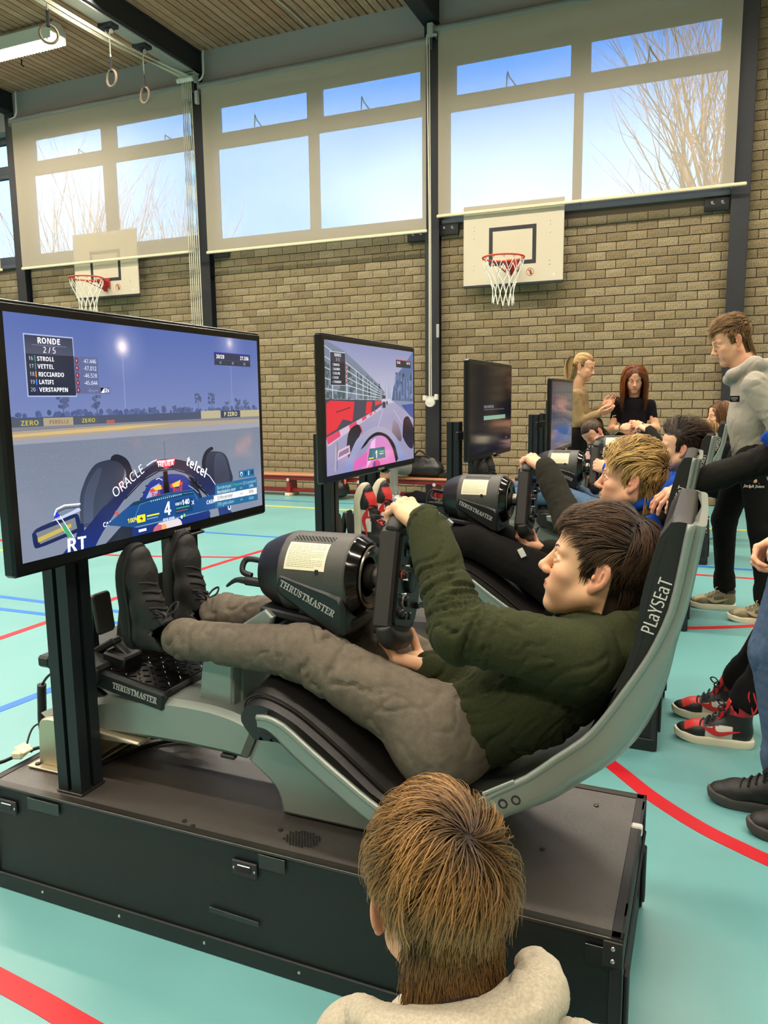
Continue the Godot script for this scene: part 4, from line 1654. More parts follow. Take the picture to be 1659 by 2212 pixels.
func monitor(at: Vector3, label: String, picture: Texture2D, glow: float) -> Node3D:
	var t := thing("monitor", label, "monitor", at, "screens in front of the simulator seats")
	var w := 0.965
	var h := 0.553
	var mb := MB.new()
	mb.box(V(-0.016, h / 2, 0), V(0.032, h, w), 0.006)
	obj("shell", mb, M.tv_black, t)
	mb = MB.new()
	mb.box(V(-0.045, h * 0.42, 0), V(0.05, h * 0.62, w * 0.7), 0.02)
	obj("back_box", mb, M.tv_black, t)
	mb = MB.new()
	mb.box(V(-0.016, h + 0.0005, 0), V(0.028, 0.003, w - 0.01), 0.001)
	obj("top_edge", mb, M.tv_edge, t)
	mb = MB.new()
	var b := 0.022
	mb.quad(V(0.0006, h - b, w / 2 - b), V(0.0006, h - b, -w / 2 + b), V(0.0006, b + 0.006, -w / 2 + b), V(0.0006, b + 0.006, w / 2 - b))
	var m := StandardMaterial3D.new()
	m.resource_name = "screen"
	m.albedo_color = C8(8, 8, 10)
	m.roughness = 0.1
	m.metallic_specular = 0.5
	m.emission_enabled = true
	m.emission = Color.WHITE
	m.emission_operator = BaseMaterial3D.EMISSION_OP_MULTIPLY
	m.emission_texture = picture
	m.emission_energy_multiplier = glow
	m.texture_repeat = false
	obj("screen", mb, m, t)
	mb = MB.new()
	mb.box(V(-0.004, -0.004, -0.12), V(0.022, 0.008, 0.06), 0.003)
	obj("sensor", mb, M.tv_black, t)
	mb = MB.new()
	mb.text("SAMSUNG", 0.012, 0.0, Transform3D(Basis(V(0, 0, -1), V(0, 1, 0), V(1, 0, 0)), V(0.001, 0.013, -0.06)), bold, 1.2)
	obj("lettering", mb, M.grey_print, t)
	var l := AreaLight3D.new()
	l.name = "screen_light"
	l.area_size = Vector2(w - 2 * b, h - 2 * b)
	l.light_color = Color(0.75, 0.8, 1.0)
	l.light_energy = 0.02 * glow
	l.area_range = 20.0
	l.shadow_enabled = true
	l.basis = Basis(V(0, 0, -1), V(0, 1, 0), V(-1, 0, 0))
	l.position = V(0.004, h / 2, 0)
	t.add_child(l)
	return t


func racing_seat() -> Node3D:
	var t := thing("racing_seat", "nearest silver racing seat with black pads, the boy in green lying in it", "racing seat", V(-0.7, 0.283, ZC), "silver racing seats")
	var O := V(-0.7, 0.283, ZC)
	var T := Transform3D(Basis(), -O)
	# front beam
	var mb := MB.new()
	mb.t = T
	var top := crv([-1.585, 0.412, -1.474, 0.458, -1.39, 0.482, -1.307, 0.500, -1.193, 0.514, -1.073, 0.517, -0.984, 0.508, -0.910, 0.486], 3)
	var bot := poly([-0.950, 0.399, -1.002, 0.403, -1.106, 0.405, -1.243, 0.402, -1.329, 0.397, -1.43, 0.388, -1.53, 0.379])
	var beam := top.duplicate()
	beam.append_array(bot)
	mb.prism(beam, 0.27, 0.014, Transform3D(Basis(), V(0, 0, ZC)))
	obj("front_beam", mb, M.silver, t)
	mb = MB.new()
	mb.t = T
	mb.box(V(-1.0, 0.397, -1.42), V(0.04, 0.01, 0.016), 0.003)
	obj("clamp", mb, M.black_steel, t)
	# seat base
	mb = MB.new()
	mb.t = T
	var base := poly([-0.945, 0.399, -0.905, 0.485, -0.875, 0.477, -0.80, 0.447, -0.743, 0.425, -0.64, 0.395, -0.50, 0.365, -0.36, 0.42, -0.30, 0.44, -0.40, 0.34, -0.44, 0.284, -0.858, 0.284])
	base.append_array(crv([-0.860, 0.300, -0.866, 0.325, -0.880, 0.350, -0.910, 0.374, -0.930, 0.388], 3))
	mb.prism(base, 0.265, 0.012, Transform3D(Basis(), V(0, 0, ZC)))
	obj("seat_base", mb, M.silver, t)
	# aluminium foot under the tip of the beam
	mb = MB.new()
	mb.t = T
	var foot := poly([-1.572, 0.286, -1.566, 0.385])
	foot.append_array(crv([-1.564, 0.395, -1.553, 0.411, -1.53, 0.418], 4))
	foot.append_array(poly([-1.45, 0.418, -1.24, 0.40, -1.24, 0.392, -1.40, 0.386, -1.44, 0.37, -1.445, 0.286]))
	mb.prism(foot, 0.30, 0.004, Transform3D(Basis(), V(0, 0, ZC + 0.002)))
	obj("foot_bracket", mb, M.alu, t)
	mb = MB.new()
	mb.t = T
	mb.box(V(-1.51, 0.286, ZC + 0.012), V(0.16, 0.005, 0.32), 0.001)
	obj("foot_flange", mb, M.alu, t)
	for x in [-1.57, -1.46]:
		mb = MB.new()
		mb.t = T
		mb.lathe(poly([0.007, 0.0, 0.007, 0.004, 0.003, 0.005]), 8, Transform3D(Basis(), V(x, 0.288, -1.385)))
		obj("bolt", mb, M.black_steel, t)
	# the shell: a tub swept along the spine
	var edge := crv([-0.84, 0.565, -0.815, 0.567, -0.779, 0.556, -0.736, 0.527, -0.684, 0.491, -0.633, 0.458, -0.588, 0.430, -0.53, 0.405, -0.46, 0.412, -0.40, 0.445, -0.335, 0.496, -0.271, 0.54, -0.222, 0.585, -0.175, 0.627, -0.145, 0.666, -0.109, 0.725, -0.081, 0.774, -0.061, 0.816, -0.041, 0.873, -0.030, 0.936, -0.023, 0.985, -0.018, 1.016], 2)
	var rings := []
	for i in edge.size():
		var f := float(i) / (edge.size() - 1)
		var d := (edge[mini(i + 1, edge.size() - 1)] - edge[maxi(i - 1, 0)]).normalized()
		var nn := Vector2(d.y, -d.x)     # outward: down and back
		var deep := 0.018 + 0.026 * smoothstep(0.0, 0.15, f) + 0.014 * smoothstep(0.4, 0.55, f) - 0.046 * smoothstep(0.66, 0.86, f)
		var half := 0.238 - 0.01 * smoothstep(0.75, 1.0, f)
		var ring := PackedVector3Array()
		for side in 2:
			var wall := 0.012 * side
			var seq := [[-1.0, 0.0], [-1.01, 0.35], [-0.97, 0.72], [-0.85, 0.93], [-0.5, 1.0], [0.0, 1.03], [0.5, 1.0], [0.85, 0.93], [0.97, 0.72], [1.01, 0.35], [1.0, 0.0]]
			if side == 1:
				seq.reverse()
			for q in seq:
				var depth: float = q[1] * deep + (wall if absf(q[0]) < 0.9 or q[1] > 0.2 else 0.0)
				var zz: float = q[0] * (half + (0.008 if side == 1 else 0.0))
				ring.append(V(edge[i].x + nn.x * depth, edge[i].y + nn.y * depth, ZC + zz))
		rings.append(ring)
	mb = MB.new()
	mb.t = T
	mb.loft(rings, true, 60.0)
	var shell := obj("shell", mb, M.silver, t)
	# rolled rim of the shell
	for s in [-1, 1]:
		var rp := PackedVector3Array()
		for q in edge:
			rp.append(V(q.x, q.y, ZC + s * 0.243))
		mb = MB.new()
		mb.t = T
		mb.tube(rp, 0.007, 8)
		obj("rim", mb, M.silver, shell)
	for x in [-0.316, -0.292]:
		mb = MB.new()
		mb.t = T
		var y := 0.483 if x < -0.3 else 0.495
		mb.lathe(poly([0.009, 0.0, 0.009, 0.006, 0.006, 0.006, 0.006, 0.002, 0.0, 0.002]), 14, Transform3D(Basis(Vector3.RIGHT, PI / 2), V(x, y, ZC + 0.243)))
		obj("socket", mb, M.rubber, shell)
	mb = MB.new()
	mb.t = T
	mb.box(V(-0.325, 0.512, ZC + 0.247), V(0.07, 0.008, 0.006), 0.002, Basis(Vector3.BACK, 0.56))
	obj("clip", mb, M.silver, shell)
	# seat cushion with its rolled front
	var prof := crv([-0.875, 0.525, -0.905, 0.560, -0.897, 0.590, -0.865, 0.604, -0.825, 0.598, -0.78, 0.580, -0.74, 0.556, -0.68, 0.515, -0.62, 0.470, -0.57, 0.435, -0.52, 0.415], 3)
	var cr := []
	for k in 11:
		var z := -0.205 + 0.41 * k / 10.0
		var ring := PackedVector3Array()
		var lift := 0.0 - 0.030 * pow(absf(z) / 0.205, 4.0) + 0.012 * (1.0 - pow(absf(z) / 0.205, 2.0))
		for q in prof:
			ring.append(V(q.x, q.y + lift, ZC + z))
		for q in [Vector2(-0.52, 0.385), Vector2(-0.65, 0.435), Vector2(-0.78, 0.50), Vector2(-0.86, 0.515)]:
			ring.append(V(q.x, q.y, ZC + z))
		cr.append(ring)
	mb = MB.new()
	mb.t = T
	mb.loft(cr, true, 60.0)
	var cu := obj("seat_cushion", mb, M.leather, t)
	for s in [-1, 1]:
		var seam := PackedVector3Array()
		for q in prof:
			seam.append(V(q.x, q.y - 0.012, ZC + s * 0.188))
		mb = MB.new()
		mb.t = T
		mb.tube(seam, 0.003, 5)
		obj("seam", mb, M.leather, cu)
	# back pad
	var back := crv([-0.20, 0.575, -0.16, 0.640, -0.131, 0.710, -0.110, 0.770, -0.097, 0.828, -0.092, 0.884, -0.080, 0.939, -0.066, 0.995], 3)
	var inner := crv([-0.048, 1.023, -0.028, 1.024, -0.012, 1.01, -0.020, 0.93, -0.031, 0.870, -0.052, 0.81, -0.074, 0.765, -0.104, 0.70, -0.140, 0.645, -0.178, 0.60], 3)
	var bp := back.duplicate()
	bp.append_array(inner)
	var br := []
	for k in 13:
		var z := -0.236 + 0.472 * k / 12.0
		var f := absf(z) / 0.236
		var ring := PackedVector3Array()
		for i in bp.size():
			var q := bp[i]
			if i < back.size():
				# side bolsters stand proud of the middle
				q.x += 0.020 * (1.0 - smoothstep(0.45, 0.8, f))
			if f > 0.99:
				q = q.lerp(Vector2(-0.075, 0.83), 0.03)
			ring.append(V(q.x, q.y, ZC + z))
		br.append(ring)
	mb = MB.new()
	mb.t = T
	mb.loft(br, true, 50.0)
	var pad := obj("back_pad", mb, M.leather, t)
	mb = MB.new()
	mb.t = T
	var sm := PackedVector3Array()
	for q in back:
		sm.append(V(q.x + 0.012, q.y - 0.002, ZC + 0.2345))
	mb.tube(sm, 0.0022, 5)
	obj("seam", mb, M.rubber, pad)
	mb = MB.new()
	mb.t = T
	var dir := V(0.115, 0.40, 0).normalized()
	var letters := "PLaYSEaT"
	mb.text(letters, 0.030, 0.0015, frame(V(-0.0655, 0.876, ZC + 0.2368), dir, V(-dir.y, dir.x, 0)), sans, 0.78)
	obj("lettering", mb, M.white_print, pad)
	# deck that carries the wheel
	mb = MB.new()
	mb.t = T
	var col := poly([-1.10, 0.49, -1.085, 0.60, -1.06, 0.645, -0.985, 0.700, -0.905, 0.752, -0.885, 0.735, -0.90, 0.70, -0.965, 0.655, -1.0, 0.60, -1.005, 0.49])
	for s in [-1, 1]:
		mb = MB.new()
		mb.t = T
		mb.prism(col, 0.02, 0.004, Transform3D(Basis(), V(0, 0, ZC + s * 0.085)))
		obj("deck_cheek", mb, M.silver, t)
	mb = MB.new()
	mb.t = T
	mb.prism(poly([-1.09, 0.49, -1.08, 0.60, -1.05, 0.64, -0.90, 0.74, -0.91, 0.70, -0.97, 0.65, -1.01, 0.59, -1.015, 0.49]), 0.15, 0.006, Transform3D(Basis(), V(0, 0, ZC)))
	obj("deck_column", mb, M.black_steel, t)
	mb = MB.new()
	mb.t = T
	var face := PackedVector2Array()
	for k in 15:
		var a := PI * k / 14.0
		face.append(Vector2(cos(a) * 0.055, 0.60 + sin(a) * 0.045))
	face.append_array(poly([-0.068, 0.49, 0.068, 0.49]))
	mb.prism(face, 0.012, 0.003, Transform3D(Basis(Vector3.UP, PI / 2), V(-1.0, 0, ZC)))
	mb.prism(poly([-0.095, 0.48, 0.095, 0.48, 0.085, 0.66, -0.085, 0.66]), 0.012, 0.003, Transform3D(Basis(Vector3.UP, PI / 2), V(-1.006, 0, ZC)))
	obj("deck_plate", mb, M.silver, t)
	mb = MB.new()
	mb.t = T
	mb.box(V(-0.845, 0.735, ZC), V(0.17, 0.018, 0.16), 0.004, Basis(Vector3.BACK, -0.12))
	obj("deck_top", mb, M.black_steel, t)
	return t


func wheel_base() -> Node3D:
	var O := V(-0.80, 0.745, ZC)
	var t := thing("wheel_base", "nearest grey steering motor with cream paper label, between the driver's knees and hands", "steering motor", O, "steering motors with paper labels")
	var T := Transform3D(Basis(), -O)
	var ax := Transform3D(Basis(V(0, 1, 0), V(1, 0, 0), V(0, 0, -1)), V(0, 0.824, ZC))    # local y runs along x
	var mb := MB.new()
	mb.t = T
	mb.lathe(poly([0.0, -0.945, 0.045, -0.945, 0.068, -0.938, 0.080, -0.915, 0.0935, -0.875, 0.0935, -0.872]), 40, ax)
	obj("rear_cover", mb, M.motor_black, t)
	mb = MB.new()
	mb.t = T
	mb.lathe(poly([0.02, -0.872, 0.094, -0.872, 0.095, -0.868, 0.095, -0.760, 0.0943, -0.759, 0.0943, -0.757, 0.095, -0.756, 0.095, -0.712, 0.092, -0.708, 0.02, -0.708]), 48, ax)
	var body := obj("housing", mb, M.motor, t)
	mb = MB.new()
	mb.t = T
	mb.lathe(poly([0.03, -0.708, 0.092, -0.708, 0.091, -0.704, 0.078, -0.684, 0.072, -0.682, 0.068, -0.69, 0.03, -0.69]), 48, ax)
	obj("front_ring", mb, M.gloss_black, t)
	mb = MB.new()
	mb.t = T
	mb.lathe(poly([0.05, -0.69, 0.0715, -0.682, 0.0695, -0.679, 0.060, -0.686, 0.057, -0.683, 0.045, -0.690, 0.02, -0.690]), 48, ax)
	obj("steel_ring", mb, M.ring_steel, t)
	mb = MB.new()
	mb.t = T
	mb.lathe(poly([0.0, -0.69, 0.030, -0.69, 0.030, -0.675, 0.024, -0.670, 0.024, -0.655, 0.020, -0.652, 0.020, -0.64, 0.0, -0.64]), 28, ax)
	obj("shaft", mb, M.ring_steel, t)
	# square lower body with its sloping cheek
	mb = MB.new()
	mb.t = T
	mb.prism(poly([-0.868, 0.838, -0.855, 0.838, -0.745, 0.808, -0.715, 0.796, -0.705, 0.770, -0.708, 0.712, -0.722, 0.705, -0.790, 0.742, -0.868, 0.790, -0.878, 0.805]), 0.196, 0.008, Transform3D(Basis(), V(0, 0, ZC)))
	obj("lower_body", mb, M.motor_black, t)
	mb = MB.new()
	mb.t = T
	mb.box(V(-0.775, 0.735, ZC), V(0.14, 0.05, 0.13), 0.01, Basis(Vector3.BACK, -0.25))
	obj("clamp_block", mb, M.motor_black, t)
	for s in [-1, 1]:
		mb = MB.new()
		mb.t = T
		var dd := V(0.115, -0.052, 0).normalized()
		mb.text("THRUSTMASTER", 0.0215, 0.0012, frame(V(-0.795, 0.7885, ZC + s * 0.0985), dd * s, V(-dd.y, dd.x, 0) * 1.0), serif, 0.80) if s > 0 else null
		if s > 0:
			obj("lettering", mb, M.grey_print, t)
	# paper label curved over the housing, vent holes above it
	mb = MB.new()
	mb.t = T
	var pts := PackedVector3Array()
	var uvs := PackedVector2Array()
	var tr := PackedInt32Array()
	for j in 9:
		var a := lerpf(0.98, 0.27, j / 8.0)
		for i in 2:
			pts.append(V(lerpf(-0.855, -0.755, i), 0.824 + sin(a) * 0.0957, ZC + cos(a) * 0.0957))
			uvs.append(Vector2(i, j / 8.0))
	for j in 8:
		tr.append_array([j * 2, j * 2 + 1, j * 2 + 3, j * 2, j * 2 + 3, j * 2 + 2])
	mb.patch(pts, tr, 180.0, false, uvs)
	obj("paper_label", mb, M.label, t)
	mb = MB.new()
	mb.t = T
	for j in 4:
		for i in 12:
			var a := 1.09 + j * 0.05
			mb.box(V(-0.85 + i * 0.0085 + (j % 2) * 0.004, 0.824 + sin(a) * 0.0952, ZC + cos(a) * 0.0952), V(0.003, 0.0012, 0.003))
	obj("vent_holes", mb, M.gloss_black, t).set_meta("kind", "stuff")
	mb = MB.new()
	mb.t = T
	mb.box(V(-0.773, 0.845, ZC + 0.0920), V(0.009, 0.016, 0.003), 0.001)
	obj("card_slot", mb, M.motor_black, t)
	# plugs at the rear
	mb = MB.new()
	mb.t = T
	mb.tube(curve(path([-0.93, 0.845, ZC + 0.03, -0.985, 0.85, ZC + 0.035, -0.99, 0.825, ZC + 0.05, -0.965, 0.815, ZC + 0.05])), 0.007, 8)
	mb.tube(path([-0.93, 0.80, ZC + 0.05, -0.975, 0.805, ZC + 0.06]), 0.011, 10)
	mb.tube(curve(path([-0.975, 0.805, ZC + 0.06, -1.0, 0.805, ZC + 0.065, -1.022, 0.79, ZC + 0.07])), PackedFloat32Array([0.009, 0.009, 0.008, 0.008, 0.007, 0.006, 0.006, 0.005, 0.005, 0.004, 0.004, 0.003, 0.003]), 8)
	obj("plug", mb, M.cable, t)
	return t


func steering_wheel() -> Node3D:
	var O := V(-0.615, 0.822, ZC)
	var t := thing("steering_wheel", "nearest black formula steering wheel, turned upright in the green sleeved hands", "steering wheel", O, "formula steering wheels")
	var an := deg_to_rad(16)
	# local x = long axis (towards the top grip), local y = short axis towards the viewer, local z = towards the driver
	var B := Basis(V(0, cos(an), -sin(an)), V(0, sin(an), cos(an)), V(1, 0, 0))
	var T := Transform3D(B, Vector3.ZERO)
	var mb := MB.new()
	mb.t = T
	mb.prism(poly([-0.115, 0.062, -0.10, 0.078, 0.10, 0.078, 0.115, 0.062, 0.118, -0.03, 0.10, -0.07, 0.05, -0.085, -0.05, -0.085, -0.10, -0.07, -0.118, -0.03]), 0.044, 0.006, Transform3D(Basis(), V(0, 0, -0.004)))
	obj("body", mb, M.wheel_grip, t)
	mb = MB.new()
	mb.t = T
	mb.prism(poly([-0.098, 0.058, -0.09, 0.066, 0.09, 0.066, 0.098, 0.058, 0.10, -0.025, 0.085, -0.06, 0.04, -0.074, -0.04, -0.074, -0.085, -0.06, -0.10, -0.025]), 0.006, 0.002, Transform3D(Basis(), V(0, 0, 0.020)))
	var fp := obj("face_plate", mb, M.motor_black, t)
	for s in [-1, 1]:
		mb = MB.new()
		mb.t = T
		mb.tube(curve(path([s * 0.10, 0.072, 0.0, s * 0.122, 0.050, 0.004, s * 0.130, 0.02, 0.006, s * 0.130, -0.015, 0.006, s * 0.124, -0.05, 0.004, s * 0.104, -0.07, 0.0]), 4), PackedFloat32Array([0.012, 0.014, 0.016, 0.018, 0.019, 0.02, 0.021, 0.022, 0.022, 0.022, 0.021, 0.021, 0.021, 0.021, 0.02, 0.019, 0.018, 0.016, 0.015, 0.014, 0.012]), 14, 1.25)
		obj("grip", mb, M.wheel_grip, t)
		mb = MB.new()
		mb.t = T
		mb.box(V(s * 0.095, -0.01, -0.034), V(0.05, 0.10, 0.004), 0.0015)
		obj("paddle", mb, M.alu_dark, t)
	# controls on the face
	for q in [[0.0, 0.0, 0.026, M.motor_black], [0.045, -0.02, 0.015, M.motor_black], [-0.045, 0.02, 0.016, M.grey_print], [-0.045, 0.02, 0.012, M.motor_black], [0.06, 0.035, 0.009, M.gloss_black], [0.075, 0.02, 0.008, M.motor_black], [-0.07, 0.045, 0.009, M.motor_black], [-0.075, 0.025, 0.009, M.motor_black], [-0.075, -0.005, 0.009, M.motor_black], [0.07, -0.04, 0.009, M.motor_black], [0.05, -0.055, 0.009, M.motor_black], [-0.05, -0.052, 0.009, M.motor_black], [0.01, 0.042, 0.013, M.orange_mark], [0.01, 0.042, 0.009, M.motor_black]]:
		mb = MB.new()
		mb.t = T
		var tall: float = 0.012 if q[3] == M.motor_black else 0.004
		mb.lathe(poly([q[2], 0.0, q[2], tall * 0.8, q[2] * 0.8, tall, 0.0, tall]), 18, Transform3D(Basis(Vector3.RIGHT, PI / 2), V(q[0], q[1], 0.022)))
		obj("knob" if q[2] > 0.012 else "button", mb, q[3], fp)
	for q in [[0.03, 0.052], [0.0, 0.055], [-0.03, 0.056]]:
		mb = MB.new()
		mb.t = T
		mb.tube(path([q[0], q[1], 0.022, q[0] + 0.001, q[1] + 0.003, 0.042]), PackedFloat32Array([0.002, 0.003]), 8)
		obj("toggle", mb, M.chrome, fp)
	mb = MB.new()
	mb.t = T
	mb.box(V(0.085, 0.02, 0.0235), V(0.016, 0.022, 0.001), 0.0004, Basis(Vector3.BACK, 0.4))
	obj("sticker", mb, M.blue_mark, fp)
	return t


func pedal_set() -> Node3D:
	var O := V(-1.28, 0.50, -1.56)
	var t := thing("pedal_set", "nearest black pedal box with diamond tread, under the crossed black shoes", "pedals", O, "pedal boxes")
	var T := Transform3D(Basis(), -O)
	var tilt := Transform3D(Basis(Vector3.BACK, -0.165), V(-1.28, 0.527, -1.56))
	var mb := MB.new()
	mb.t = T * tilt
	mb.box(V(0.0, 0.0, 0.0), V(0.23, 0.045, 0.32), 0.005)
	var b := obj("tread_box", mb, M.case_side, t)
	mb = MB.new()
	mb.t = T * tilt
	mb.box(V(0.0, 0.0235, 0.0), V(0.21, 0.003, 0.29), 0.001)
	var tread := obj("tread_plate", mb, M.gloss_black, t)
	mb = MB.new()
	mb.t = T * tilt
	for j in 13:
		for i in 9:
			var a := 0.7 if (i + j) % 2 == 0 else -0.7
			mb.box(V(-0.092 + i * 0.023, 0.026, -0.132 + j * 0.022), V(0.015, 0.0025, 0.004), 0.001, Basis(Vector3.UP, a))
	obj("tread_relief", mb, M.gloss_black, tread).set_meta("kind", "stuff")
	mb = MB.new()
	mb.t = T * tilt
	mb.text("THRUSTMASTER", 0.022, 0.001, Transform3D(Basis(), V(0.03, 0.0, 0.1605)), serif, 0.72)
	mb.text("THRUSTMASTER", 0.022, 0.001, Transform3D(Basis(Vector3.UP, PI / 2), V(0.1155, 0.0, 0.03)), serif, 0.72)
	obj("lettering", mb, M.grey_print, b)
	mb = MB.new()
	mb.t = T
	mb.box(V(-1.43, 0.565, -1.56), V(0.16, 0.05, 0.36), 0.008, Basis(Vector3.BACK, -0.165))
	mb.box(V(-1.52, 0.572, -1.56), V(0.04, 0.03, 0.36), 0.006)
	obj("pedal_frame", mb, M.case_side, t)
	for z: float in [-1.44, -1.68]:
		mb = MB.new()
		mb.t = T
		mb.tube(path([-1.16, 0.50, z, -1.36, 0.465, z, -1.50, 0.545, z]), 0.012, 8)
		obj("support", mb, M.black_steel, t)
	for k in 3:
		var z := -1.47 - k * 0.115
		mb = MB.new()
		mb.t = T
		mb.prism(poly([-1.462, 0.555, -1.452, 0.62, -1.436, 0.70, -1.425, 0.735, -1.408, 0.735, -1.416, 0.68, -1.428, 0.62, -1.425, 0.56]), 0.028, 0.004, Transform3D(Basis(), V(0, 0, z)))
		mb.box(V(-1.40, 0.60, z), V(0.10, 0.018, 0.03), 0.004, Basis(Vector3.BACK, 0.5))
		var p := obj("pedal", mb, M.motor_black, t)
		mb = MB.new()
		mb.t = T
		mb.prism(rounded_rect(0.062, 0.105, 0.012), 0.010, 0.003, Transform3D(Basis(Vector3.UP, PI / 2) * Basis(Vector3.RIGHT, -0.12), V(-1.398, 0.690, z)))
		var f := obj("pedal_face", mb, M.alu_dark, p)
		mb = MB.new()
		mb.t = T
		mb.box(V(-1.345, 0.575, z), V(0.07, 0.04, 0.07), 0.005, Basis(Vector3.BACK, -0.165))
		mb.box(V(-1.345, 0.60, z), V(0.055, 0.012, 0.02), 0.003, Basis(Vector3.BACK, -0.6))
		obj("pedal_stop", mb, M.motor_black, t)
	return t


func sims() -> void:
	var st := mat("sticker", C8(36, 42, 41), 0.22)
	var lb := mat("label", Color.WHITE, 0.8)
	lb.albedo_texture = tex(picture_label())
	var ord := ["nearest", "second", "third", "farthest"]
	var c := flight_case()
	var s := monitor_stand()
	var seat := racing_seat()
	var wb := wheel_base()
	var sw := steering_wheel()
	var pd := pedal_set()
	var lab := {
		"flight_case": ["", "second black flight case from the front, its end beside the red and black sneakers", "third black flight case from the front, beside the beige sneakers", "farthest black flight case, behind the black joggers"],
		"monitor_stand": ["", "pair of dark posts carrying the second screen, the one with the pink car", "pair of dark posts carrying the third screen, the dark one", "pair of dark posts carrying the farthest, narrowest looking screen"],
		"racing_seat": ["", "second silver racing seat, a hand in a black sleeve resting on its top", "third silver racing seat from the front, behind the brown haired boy's head", "farthest silver racing seat, beside the girls with long hair"],
		"wheel_base": ["", "second steering motor with paper label, above the knees in black trousers", "third steering motor, above the knees in light blue jeans", "farthest steering motor, in front of the girl in pink"],
		"steering_wheel": ["", "second black formula steering wheel, held by hands in dark olive sleeves", "third black steering wheel, seen edge on beside the blond boy's face", "farthest black steering wheel, a hand with a dark bracelet on its top"],
		"pedal_set": ["", "second pedal box, under the red and black high sneakers of a driver", "third pedal box, under plain black shoes in front of the dark screen", "farthest pedal box, hidden behind the row of steering motors"],
	}
	for k in range(1, 4):
		for src in [c, s, seat, wb, sw, pd]:
			var kind := String(src.name)
			copy_of(src, kind, lab[kind][k], SIMS[k], src.get_meta("group"))
	monitor(V(-1.28, 0.866, -1.592), "nearest screen showing a dusk race with a dark blue car and a lap table", tex(picture_race()), 1.95)
	monitor(V(-1.31, 0.905, -3.02), "second screen showing a pink racing car between street barriers", tex(picture_street()), 1.6)
	monitor(V(-1.19, 0.87, -4.49), "third screen, dark with a small loading menu and a mirrored hand", tex(picture_menu()), 1.0)
	var grey := Paint.new(320, 180, 1.0, C8(70, 74, 84))
	grey.rect(0, 0, 320, 180, C8(66, 70, 84), C8(92, 104, 128))
	for k in 7:
		grey.line([20 + k * 46, 0, 10 + k * 48, 180], 2, C8(120, 124, 132))
	grey.rect(40, 120, 300, 165, C8(70, 104, 160))
	monitor(V(-1.07, 0.80, -6.18), "farthest screen, a narrow grey blue strip beside the ponytail girl", tex(grey.im), 1.0)

# ---------------------------------------------------------------- people: shared pieces
# head frame: origin midway between the ears, z towards the nose, y to the crown, x to the person's left
func head_frame(at: Vector3, yaw: float, pitch: float, roll := 0.0, s := 1.0) -> Transform3D:
	# yaw 0 looks along -x; positive yaw turns towards the viewer (+z); positive pitch looks up
	var f := V(-cos(yaw) * cos(pitch), sin(pitch), sin(yaw) * cos(pitch))
	var up := V(0, 1, 0)
	var x := up.cross(f).normalized()
	var y := f.cross(x)
	var b := Basis(x, y, f)
	b = b.rotated(f, roll)
	return Transform3D(b.scaled_local(V(s, s, s)), at)


func scalp(p: Vector3, girl := false) -> bool:
	var ax := absf(p.x)
	if p.z > 0.035:
		return p.y > 0.070 + 0.004 * sin(p.x * 90.0) + ax * 0.05
	if p.z > 0.0:
		if ax > 0.05 and p.z < 0.024 and p.y > (-0.012 if not girl else 0.0):
			return true
		return p.y > 0.026 + p.z * 1.2
	if p.z > -0.032:
		return p.y > 0.026
	return p.y > -0.112 + ax * 0.45


const TONES := [[226, 178, 140], [224, 172, 138], [214, 166, 134]]


